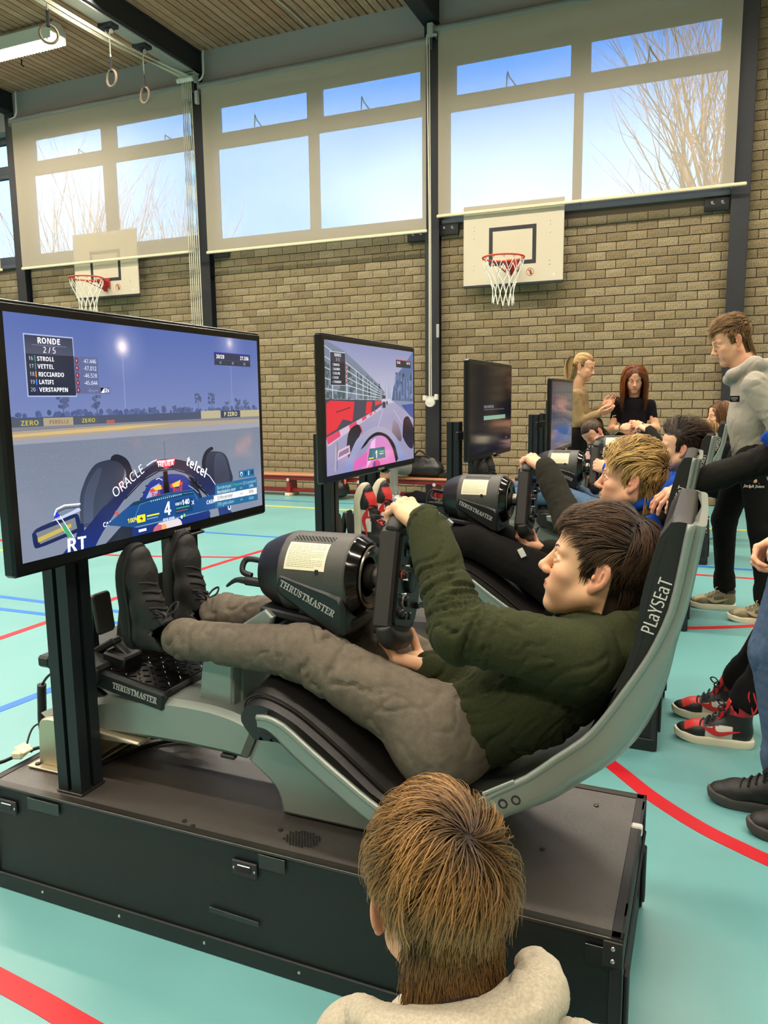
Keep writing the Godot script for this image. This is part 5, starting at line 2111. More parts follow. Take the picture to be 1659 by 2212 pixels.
func make_head(mb: MB, T: Transform3D, cell: float, tone: int, hair: Color, neck_to: Array, girl := false, face := {}) -> void:
	var F := Field.new()
	var jaw: float = face.get("jaw", 1.0)
	F.ell(V(0, 0.035, -0.012), V(0.074, 0.088, 0.094), 0.02)
	F.ell(V(0, 0.045, 0.03), V(0.062, 0.058, 0.056), 0.02)
	F.ell(V(0, -0.03, 0.034), V(0.058, 0.080, 0.052), 0.025)
	for s in [-1, 1]:
		F.cap(V(s * 0.053 * jaw, -0.05, 0.002), V(s * 0.012, -0.095, 0.064), 0.019, 0.014, 0.03)
		F.ell(V(s * 0.040, -0.024, 0.058), V(0.022, 0.020, 0.022), 0.02)
		F.cap(V(s * 0.012, 0.020, 0.083), V(s * 0.044, 0.021, 0.068), 0.008, 0.008, 0.014)
		F.ell(V(s * 0.030, -0.055, 0.062), V(0.022, 0.022, 0.020), 0.02)
	F.ell(V(0, -0.100, 0.068), V(0.019, 0.014, 0.016), 0.018)
	F.ell(V(0, -0.062, 0.072), V(0.026, 0.022, 0.019), 0.015)
	# nose
	F.cap(V(0, 0.012, 0.084), V(0, -0.026, 0.103), 0.0075, 0.010, 0.010)
	F.ell(V(0, -0.031, 0.1065), V(0.0105, 0.0095, 0.0105), 0.008)
	for s in [-1, 1]:
		F.ell(V(s * 0.0115, -0.0345, 0.097), V(0.0075, 0.0075, 0.0095), 0.006)
	# eye sockets, lids
	for s in [-1, 1]:
		F.ell(V(s * 0.031, 0.0, 0.089), V(0.0175, 0.0085, 0.014), 0.010, Basis(), true)
		F.cap(V(s * 0.017, 0.001, 0.081), V(s * 0.031, 0.0072, 0.0842), 0.0028, 0.0032, 0.004)
		F.cap(V(s * 0.031, 0.0072, 0.0842), V(s * 0.045, 0.0005, 0.0745), 0.0032, 0.0028, 0.004)
		F.cap(V(s * 0.018, -0.002, 0.0815), V(s * 0.031, -0.0068, 0.0825), 0.0024, 0.0026, 0.004)
		F.cap(V(s * 0.031, -0.0068, 0.0825), V(s * 0.044, -0.0015, 0.075), 0.0026, 0.0024, 0.004)
	# lips
	for s in [-1, 1]:
		F.cap(V(s * 0.002, -0.0575, 0.0905), V(s * 0.021, -0.0620, 0.0805), 0.0052, 0.0026, 0.005)
		F.cap(V(s * 0.001, -0.0690, 0.0892), V(s * 0.019, -0.0640, 0.0805), 0.0056, 0.0026, 0.005)
	F.cap(V(-0.019, -0.0630, 0.0865), V(0.019, -0.0630, 0.0865), 0.0018, 0.0018, 0.003, true)
	F.cap(V(0, -0.043, 0.098), V(0, -0.052, 0.0955), 0.002, 0.003, 0.004, true)
	# ears
	var eo: float = face.get("ear", 0.0)
	for s in [-1, 1]:
		var keep_from := F.prims.size()
		var b := Basis(Vector3.UP, s * (-0.42 - eo * 20.0)) * Basis(Vector3.RIGHT, -0.22)
		F.ell(V(s * 0.0765, 0.0, -0.012), V(0.0065, 0.0300, 0.0185), 0.006, b)
		F.ell(V(s * 0.0735, -0.027, -0.003), V(0.0060, 0.0110, 0.0095), 0.006, b)
		F.ell(V(s * 0.0825, 0.002, -0.010), V(0.0055, 0.0200, 0.0110), 0.003, b, true)
		F.ell(V(s * 0.0790, -0.006, 0.0005), V(0.0035, 0.0070, 0.0040), 0.003)
		F.cap(V(s * 0.081, 0.010, -0.014), V(s * 0.0795, -0.008, -0.012), 0.0022, 0.0022, 0.003)
		if eo > 0.0:
			for k in range(keep_from, F.prims.size()):
				var q: Array = F.prims[k]
				var o := V(s * eo, 0, 0)
				if q[1] == 0:
					q[3] += o
				if q[1] == 2:
					q[7] = Transform3D(Basis(), V(0, 0, 0)) * (q[7] as Transform3D).translated_local(-o)
				else:
					q[2] += o
				q[9] += o
				q[10] += o
	# neck
	var inv := T.affine_inverse()
	var n0 := V(0, -0.045, -0.028)
	var nr: float = face.get("neck", 0.054 if not girl else 0.046)
	for q in neck_to:
		var g: Vector3 = inv * q
		F.cap(n0, g, nr, nr * 1.08, 0.03)
		n0 = g
	var t: Array = TONES[tone]
	var base := lin(t[0], t[1], t[2])
	var red := lin(206, 118, 98)
	var lip := lin(190, 104, 92)
	var dark := hair * 0.55
	var shade := func(p: Vector3) -> Color:
		var c := base
		if p.z < 0.08 and p.y > -0.085 and scalp(p, girl) and absf(p.x) < 0.0775:
			return dark
		var q := V(absf(p.x), p.y, p.z)
		c = c.lerp(red, 0.34 * maxf(0.0, 1.0 - q.distance_to(V(0.042, -0.032, 0.068)) / 0.034))
		c = c.lerp(red, 0.34 * maxf(0.0, 1.0 - q.distance_to(V(0.0, -0.032, 0.108)) / 0.020))
		if q.x > 0.073:
			c = c.lerp(red, 0.42)
		if q.z > 0.078:
			var m := maxf(0.0, 1.0 - absf(p.y + 0.0635) / 0.0085) * maxf(0.0, 1.0 - q.x / 0.023)
			c = c.lerp(lip, clampf(m * 2.0, 0.0, 0.85))
		c = c.lerp(red, 0.2 * maxf(0.0, 1.0 - q.distance_to(V(0.031, 0.0, 0.08)) / 0.02))
		return c
	var keep := mb.t
	mb.t = T
	F.build(mb, cell, shade)
	mb.t = keep


func eyes(parent: Node3D, T: Transform3D, iris: Color, look := Vector3.BACK) -> void:
	for s in [-1, 1]:
		var mb := MB.new()
		var g := V(look.x, look.y, look.z).normalized()
		var x := Vector3.UP.cross(g).normalized()
		mb.t = T * Transform3D(Basis(x, g, x.cross(g)), V(s * 0.031, 0.0003, 0.0715))
		var pts := PackedVector3Array()
		var cols := PackedColorArray()
		var tr := PackedInt32Array()
		var ang := [0.0, 0.16, 0.20, 0.34, 0.44, 0.50, 0.8, 1.2, 1.8, 2.6]
		for k in ang.size():
			for i in 14:
				var a: float = ang[k]
				pts.append(V(sin(a) * cos(TAU * i / 14), cos(a), sin(a) * sin(TAU * i / 14)) * 0.0122)
				cols.append(lin(12, 10, 10) if a < 0.18 else (iris if a < 0.46 else lin(226, 218, 210)))
		for k in ang.size() - 1:
			for i in 14:
				var a: int = k * 14 + i
				var b: int = k * 14 + (i + 1) % 14
				tr.append_array([a, b, b + 14, a, b + 14, a + 14])
		mb.patch(pts, tr, 180.0, true, PackedVector2Array(), cols)
		obj("eye", mb, M.eye, parent)


# one hair: a thin three-sided tapering blade through the points
func blade(mb: MB, p: PackedVector3Array, w: float, nrm: PackedVector3Array, c0: Color, c1: Color) -> void:
	var m := p.size()
	var base := mb.v.size()
	for i in m:
		var d := (p[mini(i + 1, m - 1)] - p[maxi(i - 1, 0)]).normalized()
		var up := nrm[i]
		var side := d.cross(up).normalized()
		var f := float(i) / (m - 1)
		var r := w * (1.0 - 0.75 * f * f)
		var c := c0.lerp(c1, f)
		mb.v.append(p[i] + side * r)
		mb.v.append(p[i] + up * r * 0.8)
		mb.v.append(p[i] - side * r)
		mb.n.append((side + up * 0.5).normalized())
		mb.n.append(up)
		mb.n.append((up * 0.5 - side).normalized())
		for k in 3:
			mb.col.append(c)
			mb.uv.append(Vector2.ZERO)
	mb.has_col = true
	for i in m - 1:
		var a := base + i * 3
		for k in 2:
			mb.idx.append_array([a + k, a + k + 4, a + k + 3, a + k, a + k + 1, a + k + 4])
		mb.idx.append_array([a + 2, a + 3, a + 5, a + 2, a, a + 3])


# hair grown on the head's scalp. flow(u, p) gives the combing direction, long(p) the length
func grow(mb: MB, T: Transform3D, count: int, seed_: int, flow: Callable, long: Callable, lift: Callable, width: float, ca: Color, cb: Color, girl := false, steps := 7, down := 0.0, wild := 1.0) -> void:
	var r := RandomNumberGenerator.new()
	r.seed = seed_
	var C := V(0, 0.035, -0.012)
	var R := V(0.0755, 0.0895, 0.0955)
	var dn := (T.basis.inverse() * V(0, -1, 0)).normalized()
	var sc := T.basis.get_scale().x
	var clump := noise(26.0, seed_ + 1, FastNoiseLite.TYPE_SIMPLEX, 2)
	var made := 0
	var tries := 0
	while made < count and tries < count * 12:
		tries += 1
		var u := V(r.randfn(), r.randfn(), r.randfn()).normalized()
		var p := C + u * R
		if r.randf() < 0.13 and down == 0.0:
			# the nape, below the skull
			var na := r.randf_range(-1.25, 1.25)
			var nn0 := V(sin(na), 0, -cos(na))
			var q := V(sin(na) * 0.060, r.randf_range(-0.108, -0.01), -0.036 - cos(na) * 0.050)
			var fall := PackedVector3Array()
			var fn := PackedVector3Array()
			var tw := V(r.randf_range(-0.3, 0.3), -1.0, 0.0).normalized()
			var nl := r.randf_range(0.016, 0.032)
			for i in 4:
				fall.append(T * (q + tw * nl * i / 3.0 + nn0 * (0.006 + 0.006 * sin(i * 0.8))))
				fn.append((T.basis * nn0).normalized())
			var nt := r.randf_range(0.45, 0.9)
			blade(mb, fall, width * sc, fn, ca * nt, cb * nt)
			made += 1
			continue
		if not scalp(p, girl):
			continue
		made += 1
		var L: float = float(long.call(p)) * r.randf_range(0.75, 1.15)
		var up: float = float(lift.call(p)) * r.randf_range(0.6, 1.3)
		var pts := PackedVector3Array()
		var nn := PackedVector3Array()
		var st := L / steps
		var cl := clump.get_noise_3dv(p)
		var free := false
		var vel := Vector3.ZERO
		for i in steps + 1:
			var e := (p - C) / R
			var nrm := (e / R).normalized()
			if down == 0.0 and i > 0 and absf(p.x) > 0.058 and V(absf(p.x), p.y, p.z).distance_to(V(0.081, -0.010, -0.012)) < 0.027:
				break
			pts.append(T * p)
			nn.append((T.basis * nrm).normalized())
			var d: Vector3 = flow.call(p)
			d = d - nrm * d.dot(nrm)
			d = d.normalized() + V(r.randf_range(-1, 1), r.randf_range(-1, 1), r.randf_range(-1, 1)) * 0.10 * wild + nrm.cross(d).normalized() * cl * 0.45 * wild
			if down > 0.0:
				var f := float(i) / steps
				d = d.lerp(dn, clampf(down * f * 2.2, 0.0, 1.0))
				d = d.normalized()
			d = d.normalized()
			if down == 0.0 and p.y < 0.0:
				d = (V(0, -1, 0) + V(nrm.x, 0, nrm.z) * 0.10 + V(r.randf_range(-1, 1), 0, r.randf_range(-1, 1)) * 0.16).normalized()
			vel = d if i == 0 else vel.lerp(d, 0.6).normalized()
			p += vel * st
			if (p.y > -0.085 and down > 0.0) or (down == 0.0 and p.y > 0.0):
				var want := 1.0 + (0.02 + up * sin(minf(1.0, (i + 1.0) / steps) * PI * 0.62)) + cl * 0.02 * wild
				var e2 := (p - C) / R
				var l := e2.length()
				if down == 0.0 or l < want:
					p = C + e2 / l * want * R
		if pts.size() < 2:
			continue
		var tint := r.randf_range(0.55, 1.3) * (1.0 + cl * 0.7)
		blade(mb, pts, width * r.randf_range(0.7, 1.3) * sc, nn, ca * tint, cb * tint)


func brows(mb: MB, T: Transform3D, c: Color, seed_: int) -> void:
	var r := RandomNumberGenerator.new()
	r.seed = seed_
	for s in [-1, 1]:
		for k in 46:
			var f := r.randf()
			var p := V(s * lerpf(0.014, 0.047, f), 0.0195 + sin(f * 2.4) * 0.006 + r.randf_range(-0.0022, 0.0022), lerpf(0.0925, 0.073, f * f * 0.6 + f * 0.4))
			var d := V(s * 0.9, 0.25 - f * 0.6, -0.4).normalized()
			var up := V(0, 0.2, 1)
			blade(mb, PackedVector3Array([T * p, T * (p + d * 0.0045), T * (p + d * 0.008)]), 0.0006, PackedVector3Array([(T.basis * up).normalized(), (T.basis * up).normalized(), (T.basis * up).normalized()]), c, c)


# a hand: origin at the wrist, x along the fingers, y out of the back of the hand, z to the thumb
func make_hand(mb: MB, T: Transform3D, cell: float, tone: int, curls: Array, thumb: Array, spread := 0.07) -> void:
	var F := Field.new()
	var root := [V(0.088, 0.0, 0.027), V(0.092, 0.002, 0.009), V(0.087, 0.0, -0.010), V(0.078, -0.003, -0.027)]
	var lens := [[0.040, 0.025, 0.019], [0.044, 0.028, 0.020], [0.040, 0.026, 0.019], [0.031, 0.019, 0.017]]
	F.oval(V(-0.045, 0, 0), V(0.012, 0, 0), 0.0225, 0.0215, V(0, 0, 1), 1.28, 0.015)
	F.ell(V(0.048, -0.003, 0.0), V(0.046, 0.0135, 0.037), 0.012)
	F.cap(V(0.015, -0.010, 0.018), V(0.055, -0.012, 0.030), 0.015, 0.012, 0.014)
	F.cap(V(0.015, -0.010, -0.020), V(0.060, -0.010, -0.026), 0.013, 0.010, 0.014)
	for k in 4:
		var p: Vector3 = root[k]
		F.cap(V(0.03, 0.0, p.z * 0.6), p, 0.010, 0.0098, 0.008)
		F.ell(p + V(0, 0.003, 0), V(0.0098, 0.0098, 0.0092), 0.006)
		var a := 0.0
		var rad := 0.0092 if k < 3 else 0.0078
		for j in 3:
			a += curls[k][j]
			var d := V(cos(a), -sin(a), (1.5 - k) * spread * cos(a)).normalized()
			var q: Vector3 = p + d * lens[k][j]
			F.cap(p, q, rad, rad * 0.9, 0.0035)
			if j < 2:
				F.ell(q, V(rad, rad, rad) * 1.02, 0.003)
			rad *= 0.9
			p = q
	for j in thumb.size() - 1:
		var r0: float = [0.0145, 0.0115, 0.0098][j]
		var r1: float = [0.0115, 0.0100, 0.0082][j]
		F.cap(thumb[j], thumb[j + 1], r0, r1, 0.010 if j == 0 else 0.004)
	var t: Array = TONES[tone]
	var base := lin(t[0], t[1], t[2])
	var red := lin(208, 124, 102)
	var shade := func(p: Vector3) -> Color:
		var tip := clampf((p.x - 0.085) / 0.06, 0.0, 1.0) * 0.28
		return base.lerp(red, tip + (0.12 if p.y < -0.004 else 0.0))
	var keep := mb.t
	mb.t = T
	F.build(mb, cell, shade)
	mb.t = keep


func hand_frame(wrist: Vector3, fingers: Vector3, back: Vector3, left: bool, s := 1.0) -> Transform3D:
	var x := fingers.normalized()
	var y := (back - x * back.dot(x)).normalized()
	# right hand: fingers +x, back +y (palm down) has its thumb towards x.cross(y) reversed
	var z := x.cross(y) if left else y.cross(x)
	return Transform3D(Basis(x * s, y * s, z * s), wrist)


const GRIP := [[0.75, 1.0, 0.6], [0.8, 1.05, 0.6], [0.85, 1.05, 0.6], [0.9, 1.0, 0.6]]
const RELAX := [[0.25, 0.4, 0.25], [0.3, 0.45, 0.3], [0.35, 0.5, 0.3], [0.4, 0.5, 0.3]]
const THUMB_WRAP := [Vector3(0.018, -0.008, 0.026), Vector3(0.050, -0.026, 0.044), Vector3(0.074, -0.042, 0.034), Vector3(0.086, -0.052, 0.018)]
const THUMB_OUT := [Vector3(0.018, -0.008, 0.026), Vector3(0.050, -0.014, 0.050), Vector3(0.080, -0.020, 0.056), Vector3(0.102, -0.026, 0.054)]


# wrinkling of cloth: creases that run round the nearest limb, broken by noise
func folds(seed_: int, amp: float, freq: float, bones: Array = []) -> Callable:
	var a := noise(1.0, seed_, FastNoiseLite.TYPE_SIMPLEX_SMOOTH, 2)
	a.fractal_gain = 0.35
	var b := noise(1.0, seed_ + 5, FastNoiseLite.TYPE_SIMPLEX_SMOOTH, 1)
	return func(p: Vector3, _n: Vector3) -> float:
		var d := Vector3.ZERO
		var wsum := 0.0
		for s in bones:
			var pa: Vector3 = s[0]
			var ab: Vector3 = s[1] - pa
			var h := clampf((p - pa).dot(ab) / ab.length_squared(), 0.0, 1.0)
			var w := 1.0 / pow(0.01 + (p - pa - ab * h).length(), 4.0)
			var u := ab.normalized()
			d += (u if d.dot(u) >= 0.0 else -u) * w
			wsum += w
		var q := p
		if wsum > 0.0:
			d = d.normalized()
			q = d * p.dot(d) + (p - d * p.dot(d)) * 0.42
		q *= freq
		var w1 := b.get_noise_3dv(p * freq * 0.45)
		q += V(w1, -w1, w1) * 0.7
		var joint := 1.0
		for s in bones:
			joint = minf(joint, minf(p.distance_to(s[0]), p.distance_to(s[1])))
		var g := a.get_noise_3dv(q) * 1.5
		var strong := 0.45 + 0.55 * smoothstep(-0.3, 0.4, b.get_noise_3dv(p * freq * 0.3 + V(5, 2, 7)))
		# broad swells with narrower valleys
		var crease := maxf(0.0, 1.0 - absf(g - 0.12) * 3.2)
		return (g * 0.30 + 0.12 - crease * crease * 0.75) * amp * strong * (0.8 + 1.0 * exp(-joint / 0.08))


func cuff(parent: Node3D, a: Vector3, b: Vector3, r: float, m: Material, wide := 1.0, side := Vector3.UP) -> void:
	var mb := MB.new()
	var p := PackedVector3Array()
	var rad := PackedFloat32Array()
	for k in 7:
		p.append(a.lerp(b, k / 6.0))
		rad.append(r * [0.86, 1.0, 1.03, 1.0, 1.03, 1.0, 0.9][k])
	mb.tube(p, rad, 18, wide, side)
	obj("cuff", mb, m, parent)


# a shoe: T has its origin under the heel, x to the toe, y up, z sideways
func make_shoe(parent: Node3D, T: Transform3D, look: Dictionary, cell := 0.005) -> void:
	var high: float = look.get("high", 0.0)
	var F := Field.new()
	F.oval(V(0.04, 0.052, 0), V(0.12, 0.060, 0), 0.036, 0.037, V(0, 1, 0), 1.15, 0.02)
	F.oval(V(0.12, 0.056, 0.0), V(0.19, 0.042, 0.003), 0.037, 0.038, V(0, 1, 0), 0.9, 0.02)
	F.oval(V(0.19, 0.040, 0.003), V(0.232, 0.036, 0.004), 0.040, 0.034, V(0, 1, 0), 0.72, 0.02)
	F.cap(V(0.045, 0.07, 0), V(0.042, 0.105 + high, 0), 0.036, 0.037, 0.02)
	F.cap(V(0.09, 0.085, 0), V(0.085, 0.105 + high * 0.7, 0), 0.026, 0.022, 0.02)
	F.cap(V(0.050, 0.09 + high, 0), V(0.050, 0.20 + high, 0), 0.031, 0.033, 0.004, true)
	F.cap(V(0.1, -0.05, -0.1), V(0.1, -0.05, 0.1), 0.062, 0.062, 0.004, true)
	var mb := MB.new()
	mb.t = T
	var cols: Dictionary = look.get("cols", {})
	if cols.size():
		var k0: Color = cols.base
		var k1: Color = cols.toe
		var k2: Color = cols.side
		var k3: Color = cols.collar
		var shade := func(p: Vector3) -> Color:
			if p.x > 0.175 and p.x < 0.235 and p.y > 0.047 and absf(p.z) < 0.030:
				return k1
			if p.x > 0.075 and p.x < 0.165 and p.y < 0.080 and p.y > 0.02 and absf(p.z) > 0.022 and p.y < 0.095 - (p.x - 0.075) * 0.35:
				return k2
			if p.y > 0.098 + high * 0.55 and p.x < 0.085:
				return k3
			return k0
		F.build(mb, minf(cell, 0.0045), shade)
		var sm: StandardMaterial3D = M.shoe_tint
		var up := obj("shoe", mb, sm, parent)
		shoe_bits(up, T, look)
	else:
		F.build(mb, cell, null, folds(31, 0.0012, 30.0))
		var up := obj("shoe", mb, look.upper, parent)
		shoe_bits(up, T, look)


func shoe_bits(up: Node3D, T: Transform3D, look: Dictionary) -> void:
	var high: float = look.get("high", 0.0)
	var mb := MB.new()
	mb.t = T
	var out := crv([-0.002, 0.0, 0.004, 0.024, 0.035, 0.037, 0.10, 0.038, 0.17, 0.047, 0.225, 0.044, 0.262, 0.024, 0.270, 0.003, 0.262, -0.020, 0.225, -0.038, 0.17, -0.043, 0.10, -0.037, 0.035, -0.036, 0.004, -0.024, -0.002, 0.0], 3)
	out.remove_at(out.size() - 1)
	var rings := []
	for q in [[0.0, 0.97], [0.004, 1.0], [0.020, 1.02], [0.028, 1.0], [0.031, 0.93]]:
		var ring := PackedVector3Array()
		for p in out:
			var spring := 0.014 * pow(maxf(0.0, (p.x - 0.19) / 0.08), 2.0)
			ring.append(V(0.135 + (p.x - 0.135) * q[1], q[0] + spring, p.y * q[1]))
		rings.append(ring)
	mb.loft(rings, true, 40.0)
	obj("sole", mb, look.sole, up)
	# laces
	mb = MB.new()
	mb.t = T
	for k in 5:
		var f := k / 4.0
		var x := lerpf(0.175, 0.095, f)
		var y := lerpf(0.078, 0.116 + high * 0.5, f)
		mb.tube(curve(path([x + 0.008, y - 0.012, -0.028, x + 0.006, y, -0.012, x - 0.004, y + 0.003, 0.012, x - 0.006, y - 0.010, 0.028]), 3), 0.0034, 6)
	obj("laces", mb, look.lace, up).set_meta("kind", "stuff")
	mb = MB.new()
	mb.t = T
	var y0 := 0.116 + high * 0.5
	for s in [-1, 1]:
		mb.tube(curve(path([0.095, y0, 0.0, 0.11, y0 + 0.018, s * 0.02, 0.125, y0 + 0.012, s * 0.036, 0.115, y0 - 0.004, s * 0.03, 0.098, y0, 0.0]), 4), 0.0028, 6)
	obj("bow", mb, look.lace, up).set_meta("kind", "stuff")
	mb = MB.new()
	mb.t = T
	mb.tube(curve(path([0.17, 0.068, 0, 0.13, 0.086, 0, 0.10, 0.108 + high * 0.5, 0, 0.082, 0.128 + high, 0]), 4), 0.022, 10, 0.35, V(0, 0, 1))
	obj("tongue", mb, look.get("tongue", look.lace), up)
	if look.has("mark"):
		for s in [-1, 1]:
			mb = MB.new()
			mb.t = T
			var sw := crv([0.045, 0.070, 0.075, 0.048, 0.105, 0.040, 0.150, 0.058, 0.176, 0.068, 0.140, 0.064, 0.110, 0.058, 0.092, 0.062, 0.090, 0.080, 0.080, 0.070], 3)
			var tris := Geometry2D.triangulate_polygon(sw)
			var p3 := PackedVector3Array()
			for q in sw:
				p3.append(V(0.222 - q.x, q.y, s * (0.0425 - 6.0 * pow(q.y - 0.05, 2.0))))
			mb.patch(p3, tris, 180.0, false)
			obj("side_mark", mb, look.mark, up)


# trousers, sleeve and torso fields
func leg_field(F: Field, hip: Vector3, knee: Vector3, ankle: Vector3, rs: Array) -> void:
	F.cap(hip, knee, rs[0], rs[1], 0.03)
	F.cap(knee, ankle, rs[1] * 0.98, rs[2], 0.02)
	# bunched cloth over the shoe and behind the knee
	for k in 3:
		var c := ankle.lerp(knee, 0.03 + k * 0.07)
		F.cap(c + V(0.012, 0, 0.006), c - V(0.012, 0, 0.006), rs[2] * 1.03, rs[2] * 1.03, 0.012)


func garment(parent: Node3D, called: String, F: Field, m: Material, cell: float, bump = null) -> MeshInstance3D:
	var mb := MB.new()
	F.build(mb, cell, null, bump)
	return obj(called, mb, m, parent)

# ---------------------------------------------------------------- people: one builder, many poses
# hair styles: flow, length and lift over the scalp
func style(kind: String) -> Array:
	match kind:
		"fringe":
			return [func(p: Vector3) -> Vector3: return V(0.02, -1.0, 0.62).lerp(V(0.14, 0.10 - maxf(0.0, p.z) * 1.5, 1.0), smoothstep(0.02, 0.085, p.y)) if p.z > -0.045 else V(0, -1.0, 0.15),
				func(p: Vector3) -> float: return lerpf(0.020, 0.034 if p.z > 0.045 else 0.068, smoothstep(0.025, 0.09, p.y)),
				func(p: Vector3) -> float: return lerpf(0.05, 0.20 if p.z > 0.03 else 0.13, smoothstep(0.03, 0.09, p.y))]
		"swept":
			return [func(p: Vector3) -> Vector3: return V(0.1, -1.0, 0.35).lerp(V(0.70, 0.25 - maxf(0.0, p.z) * 2.0, 0.60), smoothstep(0.02, 0.085, p.y)),
				func(p: Vector3) -> float: return lerpf(0.020, 0.045 if p.z > 0.04 else 0.078, smoothstep(0.025, 0.09, p.y)),
				func(p: Vector3) -> float: return lerpf(0.05, 0.32, smoothstep(0.03, 0.09, p.y))]
		"quiff":
			return [func(p: Vector3) -> Vector3: return V(0, -1.0, -0.1).lerp(V(0.2, 0.9, 0.15) if p.z > 0.02 else V(0.3, 0.2, -0.9), smoothstep(0.03, 0.08, p.y)),
				func(p: Vector3) -> float: return lerpf(0.018, 0.052, smoothstep(0.03, 0.085, p.y)),
				func(p: Vector3) -> float: return lerpf(0.04, 0.50, smoothstep(0.04, 0.09, p.y))]
		"tousled":
			return [func(p: Vector3) -> Vector3: return V(0, -1.0, 0.3).lerp(V(0.3, 0.25, 1.0), smoothstep(0.03, 0.085, p.y)),
				func(p: Vector3) -> float: return lerpf(0.018, 0.048, smoothstep(0.03, 0.085, p.y)),
				func(p: Vector3) -> float: return lerpf(0.03, 0.26, smoothstep(0.03, 0.09, p.y))]
		"whorl":
			return [func(p: Vector3) -> Vector3:
				var w := V(-0.028, 0.108, -0.062)
				var d := p - w
				var e := (p - V(0, 0.035, -0.012)).normalized()
				return d.normalized() + e.cross(d).normalized() * 0.9 * (1.0 - smoothstep(0.0, 0.09, d.length())) + V(0, -0.5 * smoothstep(0.05, -0.03, p.y), 0),
				func(p: Vector3) -> float: return clampf(p.y - 0.018, 0.010, 0.06) if absf(p.x) > 0.042 and p.y < 0.09 and p.z > -0.05 else (0.085 if p.y > 0.06 else (0.050 if p.y > 0.03 else 0.026)),
				func(p: Vector3) -> float: return lerpf(-0.02, 0.30, smoothstep(0.03, 0.085, p.y))]
		"ponytail":
			return [func(p: Vector3) -> Vector3:
				return V(0, 0.055, -0.115) - p,
				func(p: Vector3) -> float: return clampf(p.distance_to(V(0, 0.055, -0.115)) * 0.95, 0.02, 0.16),
				func(_p: Vector3) -> float: return 0.03]
	return [func(p: Vector3) -> Vector3:
		return V(signf(p.x) * 0.9, -0.45, -0.15) if p.y > 0.03 else V(signf(p.x) * 0.1, -1.0, -0.05),
		func(_p: Vector3) -> float: return 0.36,
		func(_p: Vector3) -> float: return 0.12]


